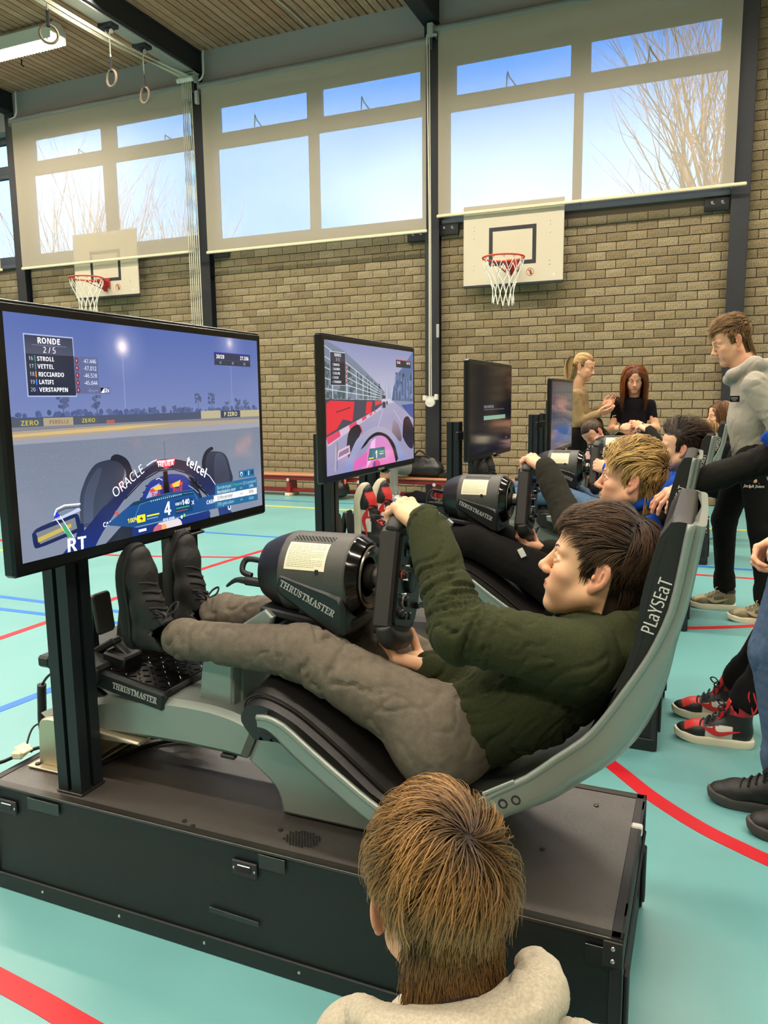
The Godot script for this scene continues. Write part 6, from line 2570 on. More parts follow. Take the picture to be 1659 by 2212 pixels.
func person(label: String, base: Vector3, s: Dictionary) -> Node3D:
	var t := thing("person", label, "person", base, s.get("group", ""))
	var skin: StandardMaterial3D = M["skin%d" % s.get("tone", 0)]
	var tone: int = s.get("tone", 0)
	var body := MB.new()
	var cell: float = s.get("cell", 0.005)
	# inner figure
	var F := Field.new()
	for q in s.torso:
		F.oval(q[0], q[1], q[2] * 0.8, q[3] * 0.8, q[5], q[4], 0.03)
	for a in s.arms:
		F.cap(a.at[0], a.at[1], 0.032, 0.027, 0.02)
		F.cap(a.at[1], a.at[2], 0.027, 0.022, 0.015)
	for l in s.legs:
		F.cap(l.at[0], l.at[1], l.r[0] * 0.72, l.r[1] * 0.72, 0.03)
		F.cap(l.at[1], l.at[2], l.r[1] * 0.7, l.r[2] * 0.7, 0.02)
	if s.has("neck"):
		F.cap(s.neck[-1], (s.torso[0][0] as Vector3), 0.05, 0.07, 0.04)
	var tn: Array = TONES[tone]
	var tone_c := lin(tn[0], tn[1], tn[2])
	F.build(body, s.get("body_cell", 0.02), func(_p: Vector3) -> Color: return tone_c)
	var T := Transform3D()
	var girl: bool = s.get("girl", false)
	if s.has("head"):
		T = head_frame(s.head[0], s.head[1], s.head[2], s.head[3] if s.head.size() > 3 else 0.0, s.get("scale", 1.0))
		make_head(body, T, cell * 0.62, tone, s.hair[0], s.neck, girl, s.get("face", {}))
	for a in s.arms:
		if a.has("hand"):
			make_hand(body, hand_frame(a.at[2], a.hand[0], a.hand[1], a.hand[2], s.get("hand_scale", 0.95)), cell * 0.7, tone, a.get("curl", RELAX), a.get("thumb", THUMB_OUT), a.get("spread", 0.07))
	obj("body", body, skin, t)
	if s.has("head"):
		if s.get("eyes", true):
			eyes(t, T, s.get("iris", lin(70, 84, 96)), s.get("look", V(0, 0, 1)))
		var st := style(s.style)
		var hm := MB.new()
		grow(hm, T, s.get("hairs", 1500), s.get("seed", 3), st[0], st[1], st[2], s.get("hair_width", 0.0011), s.hair[0], s.hair[1], girl, s.get("steps", 7), 1.0 if s.style == "long" else 0.0, s.get("wild", 1.0))
		if s.style == "ponytail":
			var r := RandomNumberGenerator.new()
			r.seed = 4
			for k in 420:
				var p := T * V(r.randf_range(-0.012, 0.012), 0.055 + r.randf_range(-0.012, 0.012), -0.112)
				var pts := PackedVector3Array()
				var nn := PackedVector3Array()
				var back := T.basis.z.normalized() * -1.0
				var sw := V(r.randf_range(-1, 1), 0, r.randf_range(-1, 1)) * 0.06
				for i in 8:
					var f := i / 7.0
					pts.append(p + back * (0.05 * sin(f * 2.2)) + V(0, 0.015 * sin(f * 3.0) - 0.21 * f * f, 0) + sw * f * (1.2 - 0.5 * f))
					nn.append((back + sw * 8.0).normalized())
				var tint := r.randf_range(0.65, 1.2)
				blade(hm, pts, 0.0016, nn, s.hair[0] * tint, s.hair[1] * tint)
		brows(hm, T, s.hair[0] * 0.8, 5)
		obj("hair", hm, M.hair, t)
		if s.style == "ponytail":
			var tie := MB.new()
			tie.t = T
			tie.tube(path([0, 0.056, -0.108, 0, 0.054, -0.128]), 0.017, 14)
			obj("hair_tie", tie, M.rubber, t)
	# upper garment
	var bones := []
	if s.has("top"):
		for a in s.arms:
			bones.append([a.at[0], a.at[1]])
			bones.append([a.at[1], a.at[2]])
		for q in s.torso:
			bones.append([q[0], q[1]])
		F = Field.new()
		for q in s.torso:
			F.oval(q[0], q[1], q[2], q[3], q[5], q[4], 0.04)
		for a in s.arms:
			var r: Array = a.get("r", [0.056, 0.048, 0.036])
			F.cap(a.at[0], a.at[1], r[0], r[1], 0.035)
			if a.get("sleeve", true):
				F.cap(a.at[1], a.at[2], r[1], r[2], 0.015)
				for k in 3:
					var c: Vector3 = (a.at[2] as Vector3).lerp(a.at[1], 0.10 + 0.13 * k)
					var d: Vector3 = ((a.at[1] as Vector3) - a.at[2]).normalized()
					F.cap(c, c + d * 0.004, r[2] * (1.06 + k * 0.08), r[2] * (1.06 + k * 0.08), 0.012)
		for q in s.get("extra", []):
			F.cap(q[0], q[1], q[2], q[3], q[4] if q.size() > 4 else 0.02)
		for q in s.get("cut", []):
			F.cap(q[0], q[1], q[2], q[3], 0.006, true)
		var g := garment(t, s.top[0], F, s.top[1], s.get("cloth_cell", 0.009), folds(s.get("seed", 3) + 40, s.get("fold", 0.010) * 0.75, s.get("fold_freq", 8.0) * 1.5, bones))
		for a in s.arms:
			if a.get("sleeve", true) and s.get("cuffs", true):
				var d: Vector3 = ((a.at[2] as Vector3) - a.at[1]).normalized()
				var r: Array = a.get("r", [0.056, 0.048, 0.036])
				cuff(g, (a.at[2] as Vector3) - d * 0.045, (a.at[2] as Vector3) + d * 0.006, r[2] * 0.96, s.top[1])
	# trousers
	if s.has("trousers"):
		bones = []
		for l in s.legs:
			bones.append([l.at[0], l.at[1]])
			bones.append([l.at[1], l.at[2]])
		F = Field.new()
		for l in s.legs:
			leg_field(F, l.at[0], l.at[1], l.at[2], l.r)
		if s.legs.size() > 1:
			F.cap(s.legs[0].at[0], s.legs[1].at[0], s.legs[0].r[0] * 1.05, s.legs[1].r[0] * 1.05, 0.04)
		for q in s.get("seat", []):
			F.cap(q[0], q[1], q[2], q[3], 0.05)
		garment(t, "trousers", F, s.trousers, s.get("cloth_cell", 0.009), folds(s.get("seed", 3) + 60, s.get("leg_fold", 0.008) * 0.6, s.get("leg_freq", 9.0) * 1.6, bones))
	for q in s.get("shoes", []):
		make_shoe(t, Transform3D(Basis(q[1].normalized(), q[2].normalized(), (q[1] as Vector3).normalized().cross((q[2] as Vector3).normalized())) * Basis().scaled(V(1, 1, 1) * (q[4] if q.size() > 4 else 0.95)), q[0]), q[3], cell)
	return t


func settle(t: Node3D) -> void:
	for c in t.get_children():
		(c as Node3D).position -= t.position


# a person lying in a simulator seat
func driver(label: String, off: Vector3, d: Dictionary) -> Node3D:
	var s := {
		"torso": [[V(-0.185, 0.715, -1.54) + off, V(-0.31, 0.615, -1.54) + off, 0.100, 0.104, 1.45, V(0, 0, 1)], [V(-0.31, 0.615, -1.54) + off, V(-0.465, 0.515, -1.54) + off, 0.104, 0.108, 1.38, V(0, 0, 1)]],
		"neck": [V(-0.145, 0.785, -1.54) + off, V(-0.165, 0.72, -1.54) + off],
		"head": [V(-0.187, 0.885, -1.54) + off, 0.0, 0.24],
		"arms": [
			{"at": [V(-0.185, 0.745, -1.392) + off, V(-0.425, 0.775, -1.375) + off, V(-0.543, 0.957, -1.515) + off], "hand": [V(-0.80, 0.42, -0.42), V(0.45, 0.87, 0.30), true], "curl": [[0.75, 1.15, 0.7], [0.8, 1.2, 0.7], [0.85, 1.2, 0.7], [0.9, 1.2, 0.7]], "thumb": THUMB_WRAP, "r": [0.066, 0.058, 0.040]},
			{"at": [V(-0.185, 0.735, -1.69) + off, V(-0.345, 0.60, -1.625) + off, V(-0.532, 0.635, -1.515) + off], "hand": [V(-0.97, 0.24, 0.10), V(0.18, -0.96, 0.20), false], "curl": [[0.55, 0.75, 0.5], [0.62, 0.8, 0.5], [0.68, 0.8, 0.5], [0.7, 0.8, 0.5]], "thumb": [V(0.018, -0.008, 0.026), V(0.048, -0.022, 0.050), V(0.066, -0.046, 0.054), V(0.078, -0.066, 0.050)], "r": [0.062, 0.054, 0.040]},
		],
		"legs": [
			{"at": [V(-0.47, 0.525, -1.455) + off, V(-0.795, 0.672, -1.425) + off, V(-1.150, 0.655, -1.45) + off], "r": [0.088, 0.060, 0.041]},
			{"at": [V(-0.47, 0.505, -1.635) + off, V(-0.795, 0.675, -1.66) + off, V(-1.165, 0.675, -1.625) + off], "r": [0.088, 0.060, 0.041]},
		],
		"shoes": [],
	}
	for k in d:
		s[k] = d[k]
	if d.has("shoe"):
		s.shoes = [[V(-1.300, 0.618, -1.462) + off, V(0.04, 1.0, 0.06), V(1, -0.04, 0.12), d.shoe, 0.98], [V(-1.310, 0.618, -1.628) + off, V(0.06, 1.0, -0.03), V(1, -0.06, 0.10), d.shoe, 0.98]]
	return person(label, V(-0.5, 0.45, -1.54) + off, s)


func people() -> void:
	var tint := mat("shoe_tint", Color.WHITE, 0.5)
	tint.vertex_color_use_as_albedo = true
	var black_shoe := {"upper": M.shoe_black, "sole": M.shoe_black, "lace": M.rubber, "high": 0.0}
	var red_shoe := {"high": 0.045, "cols": {"base": lin(28, 26, 26), "toe": lin(205, 48, 48), "side": lin(226, 220, 208), "collar": lin(150, 26, 34)}, "sole": M.sole_white, "lace": M.rubber, "tongue": M.shoe_red, "mark": M.shoe_red}
	var run_shoe := {"upper": M.shoe_black, "sole": M.sole_grey, "lace": M.rubber, "high": 0.01}
	var beige_shoe := {"high": 0.0, "cols": {"base": lin(120, 110, 82), "toe": lin(168, 152, 118), "side": lin(84, 76, 56), "collar": lin(40, 38, 36)}, "sole": M.sole_white, "lace": M.shoe_beige, "mark": M.shoe_beige}
	var pale_shoe := {"high": 0.04, "cols": {"base": lin(214, 208, 196), "toe": lin(225, 222, 216), "side": lin(150, 146, 140), "collar": lin(120, 130, 190)}, "sole": M.shoe_white, "lace": M.shoe_white, "mark": M.shoe_blue}
	var o0: Vector3 = SIMS[0]
	# --- nearest driver
	var t := driver("boy in dark green hoodie and grey jeans, lying in the nearest racing seat", o0, {
		"tone": 0, "hair": [lin(44, 30, 20), lin(84, 60, 38)], "style": "fringe", "hairs": 7000, "hair_width": 0.0009, "seed": 11, "wild": 0.8, "cell": 0.0042, "cloth_cell": 0.0062, "body_cell": 0.018,
		"top": ["hoodie", M.hoodie_green], "trousers": M.jeans_grey, "shoe": black_shoe, "fold": 0.016, "fold_freq": 7.0, "leg_fold": 0.016, "leg_freq": 7.0, "look": V(0.05, 0.05, 1), "iris": lin(92, 110, 120),
		"extra": [
			# the hood lying round the neck
			[V(-0.250, 0.750, -1.475), V(-0.205, 0.772, -1.445), 0.018, 0.022, 0.016], [V(-0.205, 0.772, -1.445), V(-0.13, 0.788, -1.440), 0.024, 0.030, 0.016], [V(-0.13, 0.788, -1.440), V(-0.085, 0.79, -1.50), 0.034, 0.034, 0.02],
			[V(-0.085, 0.79, -1.50), V(-0.085, 0.79, -1.58), 0.036, 0.036, 0.02], [V(-0.085, 0.79, -1.58), V(-0.125, 0.80, -1.645), 0.036, 0.036, 0.02], [V(-0.125, 0.80, -1.645), V(-0.250, 0.750, -1.60), 0.034, 0.018, 0.02],
			[V(-0.105, 0.755, -1.42), V(-0.10, 0.725, -1.44), 0.034, 0.030, 0.025], [V(-0.250, 0.748, -1.475), V(-0.262, 0.738, -1.54), 0.018, 0.016, 0.016], [V(-0.262, 0.738, -1.54), V(-0.250, 0.748, -1.60), 0.016, 0.018, 0.016],
			# belly and pocket, bunched hem
			[V(-0.36, 0.610, -1.47), V(-0.37, 0.606, -1.60), 0.060, 0.060, 0.05], [V(-0.49, 0.555, -1.44), V(-0.475, 0.475, -1.405), 0.030, 0.032, 0.03], [V(-0.49, 0.56, -1.50), V(-0.49, 0.56, -1.62), 0.032, 0.032, 0.03],
		],
		"seat": [[V(-0.50, 0.50, -1.45), V(-0.44, 0.50, -1.63), 0.09, 0.09]],
	})
	hoodie_bits(t)
	settle(t)
	# --- second driver
	var o1: Vector3 = SIMS[1]
	t = driver("blond boy with swept hair and dark olive sleeves lying in the second racing seat", o1, {
		"tone": 1, "head": [V(-0.232, 0.918, -1.50) + o1, 0.06, 0.12], "neck": [V(-0.175, 0.80, -1.53) + o1, V(-0.18, 0.73, -1.54) + o1], "scale": 1.06, "hair": [lin(150, 112, 58), lin(214, 178, 112)], "style": "swept", "hairs": 3400, "hair_width": 0.0014, "seed": 21, "cell": 0.0048, "cloth_cell": 0.010,
		"top": ["sweater", M.olive_black], "trousers": M.jogger_black, "shoe": red_shoe, "fold": 0.010, "iris": lin(80, 100, 120),
		"extra": [[V(-0.23, 0.775, -1.47) + o1, V(-0.12, 0.79, -1.45) + o1, 0.022, 0.026], [V(-0.12, 0.79, -1.45) + o1, V(-0.09, 0.78, -1.60) + o1, 0.026, 0.026]],
	})
	var mb := MB.new()
	mb.tube(curve(path([-0.245, 0.805, -1.49, -0.20, 0.835, -1.462, -0.15, 0.845, -1.462, -0.105, 0.835, -1.50, -0.09, 0.815, -1.56]), 4), 0.024, 12)
	mb.tube(curve(path([-0.16, 0.80, -1.40, -0.13, 0.74, -1.375, -0.15, 0.68, -1.36]), 4), 0.03, 12)
	var sh := obj("blue_shirt", mb, M.blue, t)
	sh.position = o1
	mb = MB.new()
	mb.box(V(-0.596, 0.65, -1.372) + o1, V(0.022, 0.034, 0.004), 0.001, Basis(Vector3.BACK, 0.5))
	obj("trouser_badge", mb, M.white_print, t)
	settle(t)
	# --- third driver, hands level on the wheel
	var o2: Vector3 = SIMS[2]
	t = driver("brown haired boy with a quiff and a blue hood, lying in the third racing seat", o2, {
		"tone": 2, "head": [V(-0.175, 0.935, -1.50) + o2, 0.05, 0.06], "neck": [V(-0.14, 0.82, -1.53) + o2, V(-0.165, 0.74, -1.54) + o2], "scale": 1.05, "hair": [lin(38, 28, 20), lin(70, 52, 36)], "style": "quiff", "hairs": 2400, "hair_width": 0.0016, "seed": 31, "cell": 0.006, "cloth_cell": 0.012,
		"top": ["hoodie", M.blue], "trousers": M.jeans_blue, "shoe": black_shoe, "fold": 0.010,
		"arms": [
			{"at": [V(-0.185, 0.745, -1.392) + o2, V(-0.40, 0.70, -1.36) + o2, V(-0.535, 0.83, -1.43) + o2], "hand": [V(-0.85, 0.2, -0.35), V(0.25, 0.30, 0.9), true], "curl": GRIP, "thumb": THUMB_WRAP},
			{"at": [V(-0.185, 0.735, -1.69) + o2, V(-0.40, 0.68, -1.70) + o2, V(-0.535, 0.83, -1.66) + o2], "hand": [V(-0.85, 0.2, 0.35), V(0.25, 0.30, -0.9), false], "curl": GRIP, "thumb": THUMB_WRAP},
		],
		"extra": [[V(-0.22, 0.79, -1.45) + o2, V(-0.10, 0.80, -1.44) + o2, 0.03, 0.036], [V(-0.10, 0.80, -1.44) + o2, V(-0.08, 0.80, -1.62) + o2, 0.036, 0.036]],
	})
	settle(t)
	# --- fourth driver
	var o3: Vector3 = SIMS[3]
	t = driver("girl with long blond hair lying in the farthest racing seat, seen from behind", o3, {
		"tone": 1, "girl": true, "head": [V(-0.150, 0.915, -1.50) + o3, 0.0, 0.10], "neck": [V(-0.14, 0.80, -1.53) + o3, V(-0.165, 0.73, -1.54) + o3], "hair": [lin(130, 96, 52), lin(186, 148, 92)], "style": "long", "hairs": 1500, "hair_width": 0.003, "seed": 41, "cell": 0.008, "cloth_cell": 0.015, "steps": 9,
		"top": ["sweater", M.sweat_black], "trousers": M.jogger_black, "shoe": black_shoe,
	})
	mb = MB.new()
	mb.tube(path([-0.523, 0.925, -1.50, -0.517, 0.917, -1.495]), 0.030, 14)
	var br := obj("bracelet", mb, M.rubber, t)
	br.position = o3
	settle(t)
	# --- standing boy in the light hoodie
	var Y := V(0, 0, 1)
	t = person("tall boy in pale grey hoodie and black joggers standing by the column, looking down", V(0.2, 0, -4.6), {
		"tone": 1, "head": [V(0.088, 1.502, -4.60), 0.30, -0.36], "neck": [V(0.155, 1.39, -4.61), V(0.19, 1.30, -4.62)], "face": {"neck": 0.058, "jaw": 1.08}, "scale": 1.0, "hair": [lin(92, 66, 40), lin(156, 120, 78)], "style": "tousled", "hairs": 2600, "hair_width": 0.0014, "seed": 51, "cell": 0.0055, "cloth_cell": 0.010, "eyes": true, "look": V(0.0, -0.4, 1),
		"torso": [[V(0.21, 1.25, -4.62), V(0.205, 1.08, -4.62), 0.112, 0.108, 1.5, Y], [V(0.205, 1.08, -4.62), V(0.225, 0.93, -4.62), 0.110, 0.108, 1.35, Y]],
		"arms": [{"at": [V(0.21, 1.275, -4.44), V(0.33, 1.05, -4.41), V(0.29, 0.84, -4.45)], "hand": [V(-0.35, -0.9, 0), V(0.3, 0, 0.9), true], "r": [0.062, 0.052, 0.040]}, {"at": [V(0.21, 1.275, -4.80), V(0.33, 1.05, -4.84), V(0.29, 0.84, -4.80)], "hand": [V(-0.35, -0.9, 0), V(0.3, 0, -0.9), false], "r": [0.062, 0.052, 0.040]}],
		"legs": [{"at": [V(0.235, 0.87, -4.52), V(0.285, 0.50, -4.51), V(0.325, 0.12, -4.50)], "r": [0.090, 0.066, 0.045]}, {"at": [V(0.205, 0.87, -4.72), V(0.105, 0.52, -4.73), V(0.125, 0.12, -4.745)], "r": [0.090, 0.068, 0.045]}],
		"top": ["hoodie", M.hoodie_light], "trousers": M.jogger_black, "fold": 0.012, "fold_freq": 6.0,
		"shoes": [[V(0.395, 0, -4.50), V(-1, 0, 0.05), V(0, 1, 0), beige_shoe], [V(0.19, 0, -4.74), V(-1, 0, 0.12), V(0, 1, 0), beige_shoe]],
		"extra": [[V(0.10, 1.325, -4.52), V(0.20, 1.375, -4.50), 0.026, 0.036, 0.025], [V(0.20, 1.375, -4.50), V(0.27, 1.36, -4.62), 0.040, 0.044, 0.025], [V(0.27, 1.36, -4.62), V(0.20, 1.375, -4.74), 0.044, 0.038, 0.025], [V(0.20, 1.375, -4.74), V(0.10, 1.325, -4.70), 0.036, 0.026, 0.025], [V(0.10, 1.325, -4.70), V(0.085, 1.30, -4.61), 0.026, 0.024, 0.025], [V(0.085, 1.30, -4.61), V(0.10, 1.325, -4.52), 0.024, 0.026, 0.025]],
	})
	mb = MB.new()
	mb.box(V(0.118, 1.198, -4.466), V(0.05, 0.032, 0.004), 0.001, Basis(Vector3.UP, -0.45))
	var bd := obj("chest_badge", mb, M.black_top, t)
	mb = MB.new()
	for k in 3:
		mb.box(V(0.116, 1.205 - k * 0.007, -4.4638), V(0.034 if k < 2 else 0.02, 0.002, 0.002), 0.0, Basis(Vector3.UP, -0.45))
	obj("badge_print", mb, M.grey_print, bd).set_meta("kind", "stuff")
	mb = MB.new()
	mb.text("Jack & Jones", 0.020, 0.001, Transform3D(Basis(Vector3.UP, -0.15), V(0.232, 0.745, -4.433)), serif, 0.8, 0.25)
	obj("lettering", mb, M.white_print, t)
	settle(t)
	# --- the one who leans on the second seat
	t = person("person in black tracksuit and red black high sneakers, one arm on the second seat", V(0.3, 0, -2.9), {
		"tone": 1, "head": [V(0.42, 1.50, -2.86), 0.2, -0.2], "neck": [V(0.46, 1.38, -2.87), V(0.47, 1.30, -2.88)], "hair": [lin(60, 44, 30), lin(96, 72, 48)], "style": "fringe", "hairs": 900, "hair_width": 0.002, "seed": 61, "cell": 0.006, "cloth_cell": 0.010,
		"torso": [[V(0.46, 1.22, -2.88), V(0.46, 1.06, -2.89), 0.11, 0.105, 1.45, Y], [V(0.46, 1.06, -2.89), V(0.44, 0.90, -2.9), 0.105, 0.108, 1.35, Y]],
		"arms": [{"at": [V(0.43, 1.235, -2.74), V(0.20, 1.022, -2.74), V(-0.040, 0.927, -2.755)], "hand": [V(-0.86, -0.40, 0.25), V(-0.30, 0.85, 0.45), true], "curl": [[0.35, 0.35, 0.25], [0.4, 0.4, 0.25], [0.45, 0.4, 0.25], [0.5, 0.4, 0.25]], "thumb": THUMB_OUT, "r": [0.060, 0.052, 0.038]}, {"at": [V(0.45, 1.235, -3.04), V(0.52, 1.0, -3.08), V(0.50, 0.78, -3.05)], "hand": [V(-0.2, -0.95, 0), V(0.4, 0, -0.9), false]}],
		"legs": [{"at": [V(0.42, 0.86, -2.81), V(0.30, 0.48, -2.84), V(0.165, 0.16, -2.84)], "r": [0.088, 0.066, 0.046]}, {"at": [V(0.42, 0.86, -2.99), V(0.30, 0.48, -3.02), V(0.145, 0.16, -3.05)], "r": [0.088, 0.066, 0.046]}],
		"top": ["tracksuit_top", M.sweat_black], "trousers": M.jogger_black, "fold": 0.010,
		"shoes": [[V(0.195, 0, -2.835), V(-1, 0, 0.02), V(0, 1, 0), red_shoe, 0.96], [V(0.175, 0, -3.08), V(-0.98, 0, 0.18), V(0, 1, 0), red_shoe, 0.96]],
	})
	mb = MB.new()
	mb.tube(curve(path([0.18, 1.10, -2.70, 0.21, 1.075, -2.685, 0.26, 1.09, -2.68, 0.34, 1.15, -2.68]), 4), 0.035, 12, 1.3)
	obj("blue_shirt", mb, M.blue, t)
	mb = MB.new()
	mb.tube(curve(path([0.178, 0.235, -2.80, 0.168, 0.20, -2.79, 0.178, 0.165, -2.79, 0.186, 0.13, -2.795]), 5), 0.003, 6)
	mb.tube(curve(path([0.178, 0.235, -2.80, 0.186, 0.20, -2.785, 0.196, 0.165, -2.79, 0.188, 0.14, -2.79]), 5), 0.003, 6)
	obj("red_cord", mb, M.shoe_red, t).set_meta("kind", "stuff")
	settle(t)
	# --- the one in jeans at the right edge
	t = person("person in faded blue jeans and black running shoes, cut by the right picture edge", V(0.28, 0, -2.36), {
		"tone": 1, "head": [V(0.36, 1.52, -2.36), 0.0, -0.15], "neck": [V(0.40, 1.40, -2.36), V(0.41, 1.32, -2.36)], "hair": [lin(80, 58, 36), lin(120, 90, 58)], "style": "fringe", "hairs": 900, "hair_width": 0.002, "seed": 71, "cell": 0.006, "cloth_cell": 0.009,
		"torso": [[V(0.40, 1.26, -2.36), V(0.38, 1.08, -2.36), 0.11, 0.105, 1.45, Y], [V(0.38, 1.08, -2.36), V(0.36, 0.92, -2.36), 0.105, 0.108, 1.35, Y]],
		"arms": [{"at": [V(0.40, 1.27, -2.20), V(0.50, 1.02, -2.18), V(0.44, 0.80, -2.2)], "hand": [V(-0.2, -0.95, 0), V(0.3, 0, 0.9), true]}, {"at": [V(0.40, 1.27, -2.52), V(0.36, 1.0, -2.56), V(0.215, 0.815, -2.47)], "hand": [V(-0.75, -0.55, 0.25), V(-0.45, 0.6, -0.6), false], "curl": [[0.7, 0.9, 0.5], [0.75, 0.9, 0.5], [0.8, 0.9, 0.5], [0.8, 0.9, 0.5]], "thumb": THUMB_WRAP}],
		"legs": [{"at": [V(0.34, 0.86, -2.27), V(0.32, 0.47, -2.26), V(0.36, 0.12, -2.27)], "r": [0.090, 0.068, 0.052]}, {"at": [V(0.30, 0.86, -2.44), V(0.205, 0.475, -2.44), V(0.262, 0.11, -2.43)], "r": [0.090, 0.066, 0.052]}],
		"top": ["sweater", M.green_sleeve], "trousers": M.jeans_dark, "fold": 0.010, "leg_fold": 0.009,
		"shoes": [[V(0.42, 0, -2.25), V(-1, 0, 0.0), V(0, 1, 0), run_shoe, 1.0], [V(0.318, 0, -2.40), V(-1, 0, 0.0), V(0, 1, 0), run_shoe, 1.0]],
	})
	settle(t)
	# --- the boy in front, seen from behind
	foreground_boy()
	# --- girls by the wall
	t = person("blond girl with a ponytail in a tan sweater, standing by the wall with a phone", V(-1.10, 0, -7.35), {
		"tone": 1, "girl": true, "head": [V(-1.085, 1.485, -7.32), 2.95, -0.30], "neck": [V(-1.125, 1.37, -7.33), V(-1.13, 1.29, -7.34)], "hair": [lin(140, 108, 64), lin(196, 164, 112)], "style": "ponytail", "hairs": 1300, "hair_width": 0.0024, "seed": 81, "cell": 0.0075, "cloth_cell": 0.013, "look": V(0, -0.4, 1),
		"torso": [[V(-1.13, 1.22, -7.34), V(-1.12, 1.06, -7.34), 0.092, 0.084, 1.45, Y], [V(-1.12, 1.06, -7.34), V(-1.13, 0.92, -7.34), 0.088, 0.098, 1.4, Y]],
		"arms": [{"at": [V(-1.13, 1.235, -7.49), V(-1.08, 1.02, -7.47), V(-0.90, 1.12, -7.36)], "hand": [V(0.75, 0.55, 0.1), V(0.2, -0.2, -0.95), true], "curl": RELAX, "r": [0.050, 0.044, 0.034]}, {"at": [V(-1.13, 1.235, -7.19), V(-1.08, 0.99, -7.17), V(-0.93, 1.06, -7.19)], "hand": [V(0.85, 0.2, -0.1), V(0.1, -0.7, 0.7), false], "curl": RELAX, "r": [0.050, 0.044, 0.034]}],
		"legs": [{"at": [V(-1.13, 0.86, -7.43), V(-1.13, 0.48, -7.43), V(-1.14, 0.10, -7.43)], "r": [0.086, 0.060, 0.042]}, {"at": [V(-1.13, 0.86, -7.26), V(-1.12, 0.48, -7.26), V(-1.13, 0.10, -7.26)], "r": [0.086, 0.060, 0.042]}],
		"top": ["sweater", M.tan], "trousers": M.jogger_black, "fold": 0.010,
		"shoes": [[V(-1.2, 0, -7.43), V(1, 0, 0), V(0, 1, 0), black_shoe], [V(-1.19, 0, -7.26), V(1, 0, 0), V(0, 1, 0), black_shoe]],
	})
	settle(t)
	t = person("girl with very long auburn hair and a black cropped top, standing by the brick wall", V(-0.64, 0, -7.45), {
		"tone": 1, "girl": true, "head": [V(-0.645, 1.372, -7.42), 1.72, -0.34], "neck": [V(-0.645, 1.265, -7.46), V(-0.645, 1.18, -7.47)], "hair": [lin(92, 50, 28), lin(190, 114, 62)], "style": "long", "hairs": 2200, "hair_width": 0.003, "seed": 91, "cell": 0.0075, "cloth_cell": 0.012, "steps": 10, "look": V(0, -0.4, 1),
		"torso": [[V(-0.645, 1.13, -7.46), V(-0.645, 0.985, -7.46), 0.086, 0.080, 1.5, V(1, 0, 0)]],
		"arms": [{"at": [V(-0.50, 1.14, -7.46), V(-0.445, 0.925, -7.45), V(-0.545, 0.95, -7.28)], "sleeve": false, "hand": [V(-0.85, 0.25, 0.25), V(0.15, 0.4, 0.9), true], "curl": GRIP, "thumb": THUMB_WRAP, "r": [0.047, 0.030, 0.03]}, {"at": [V(-0.79, 1.14, -7.46), V(-0.835, 0.905, -7.45), V(-0.735, 0.935, -7.28)], "sleeve": false, "hand": [V(0.9, 0.12, 0.2), V(-0.1, 0.4, 0.9), false], "curl": GRIP, "thumb": THUMB_WRAP, "r": [0.047, 0.030, 0.03]}],
		"legs": [{"at": [V(-0.565, 0.80, -7.46), V(-0.56, 0.44, -7.45), V(-0.56, 0.10, -7.46)], "r": [0.088, 0.060, 0.042]}, {"at": [V(-0.725, 0.80, -7.46), V(-0.73, 0.44, -7.45), V(-0.73, 0.10, -7.46)], "r": [0.088, 0.060, 0.042]}],
		"top": ["crop_top", M.black_top], "trousers": M.jogger_black, "fold": 0.006, "cut": [[V(-0.46, 0.95, -7.45), V(-0.44, 0.90, -7.45), 0.06, 0.06], [V(-0.82, 0.93, -7.45), V(-0.84, 0.88, -7.45), 0.06, 0.06]],
		"shoes": [[V(-0.56, 0, -7.53), V(0, 0, 1), V(0, 1, 0), black_shoe], [V(-0.73, 0, -7.53), V(0, 0, 1), V(0, 1, 0), black_shoe]],
	})
	# bare arms and waist are part of the body: a finer skin over the inner figure
	mb = MB.new()
	var F := Field.new()
	for a in [[V(-0.50, 1.12, -7.46), V(-0.445, 0.925, -7.45), V(-0.545, 0.95, -7.28)], [V(-0.79, 1.12, -7.46), V(-0.835, 0.905, -7.45), V(-0.735, 0.935, -7.28)]]:
		F.cap(a[0], a[1], 0.041, 0.036, 0.02)
		F.cap(a[1], a[2], 0.036, 0.024, 0.02)
	F.oval(V(-0.645, 1.0, -7.46), V(-0.645, 0.84, -7.46), 0.072, 0.082, V(1, 0, 0), 1.5, 0.02)
	F.build(mb, 0.01, func(_p: Vector3) -> Color: return lin(224, 172, 138))
	obj("bare_skin", mb, M.skin1, t)
	for q in [[V(-0.556, 0.949, -7.275), V(-0.549, 0.950, -7.281)], [V(-0.725, 0.936, -7.278), V(-0.731, 0.936, -7.284)]]:
		mb = MB.new()
		mb.tube(PackedVector3Array([q[0], q[1]]), 0.031, 14)
		obj("bracelet", mb, M.rubber, t)
	settle(t)
	var ph := thing("phone", "dark smartphone held up by the ponytail girl", "phone", V(-0.79, 1.175, -7.33))
	mb = MB.new()
	mb.prism(rounded_rect(0.072, 0.145, 0.010), 0.008, 0.002, Transform3D(Basis(Vector3.UP, 0.4) * Basis(Vector3.BACK, -1.15) * Basis(Vector3.RIGHT, PI / 2 - 0.25), Vector3.ZERO))
	obj("case", mb, M.phone, ph)
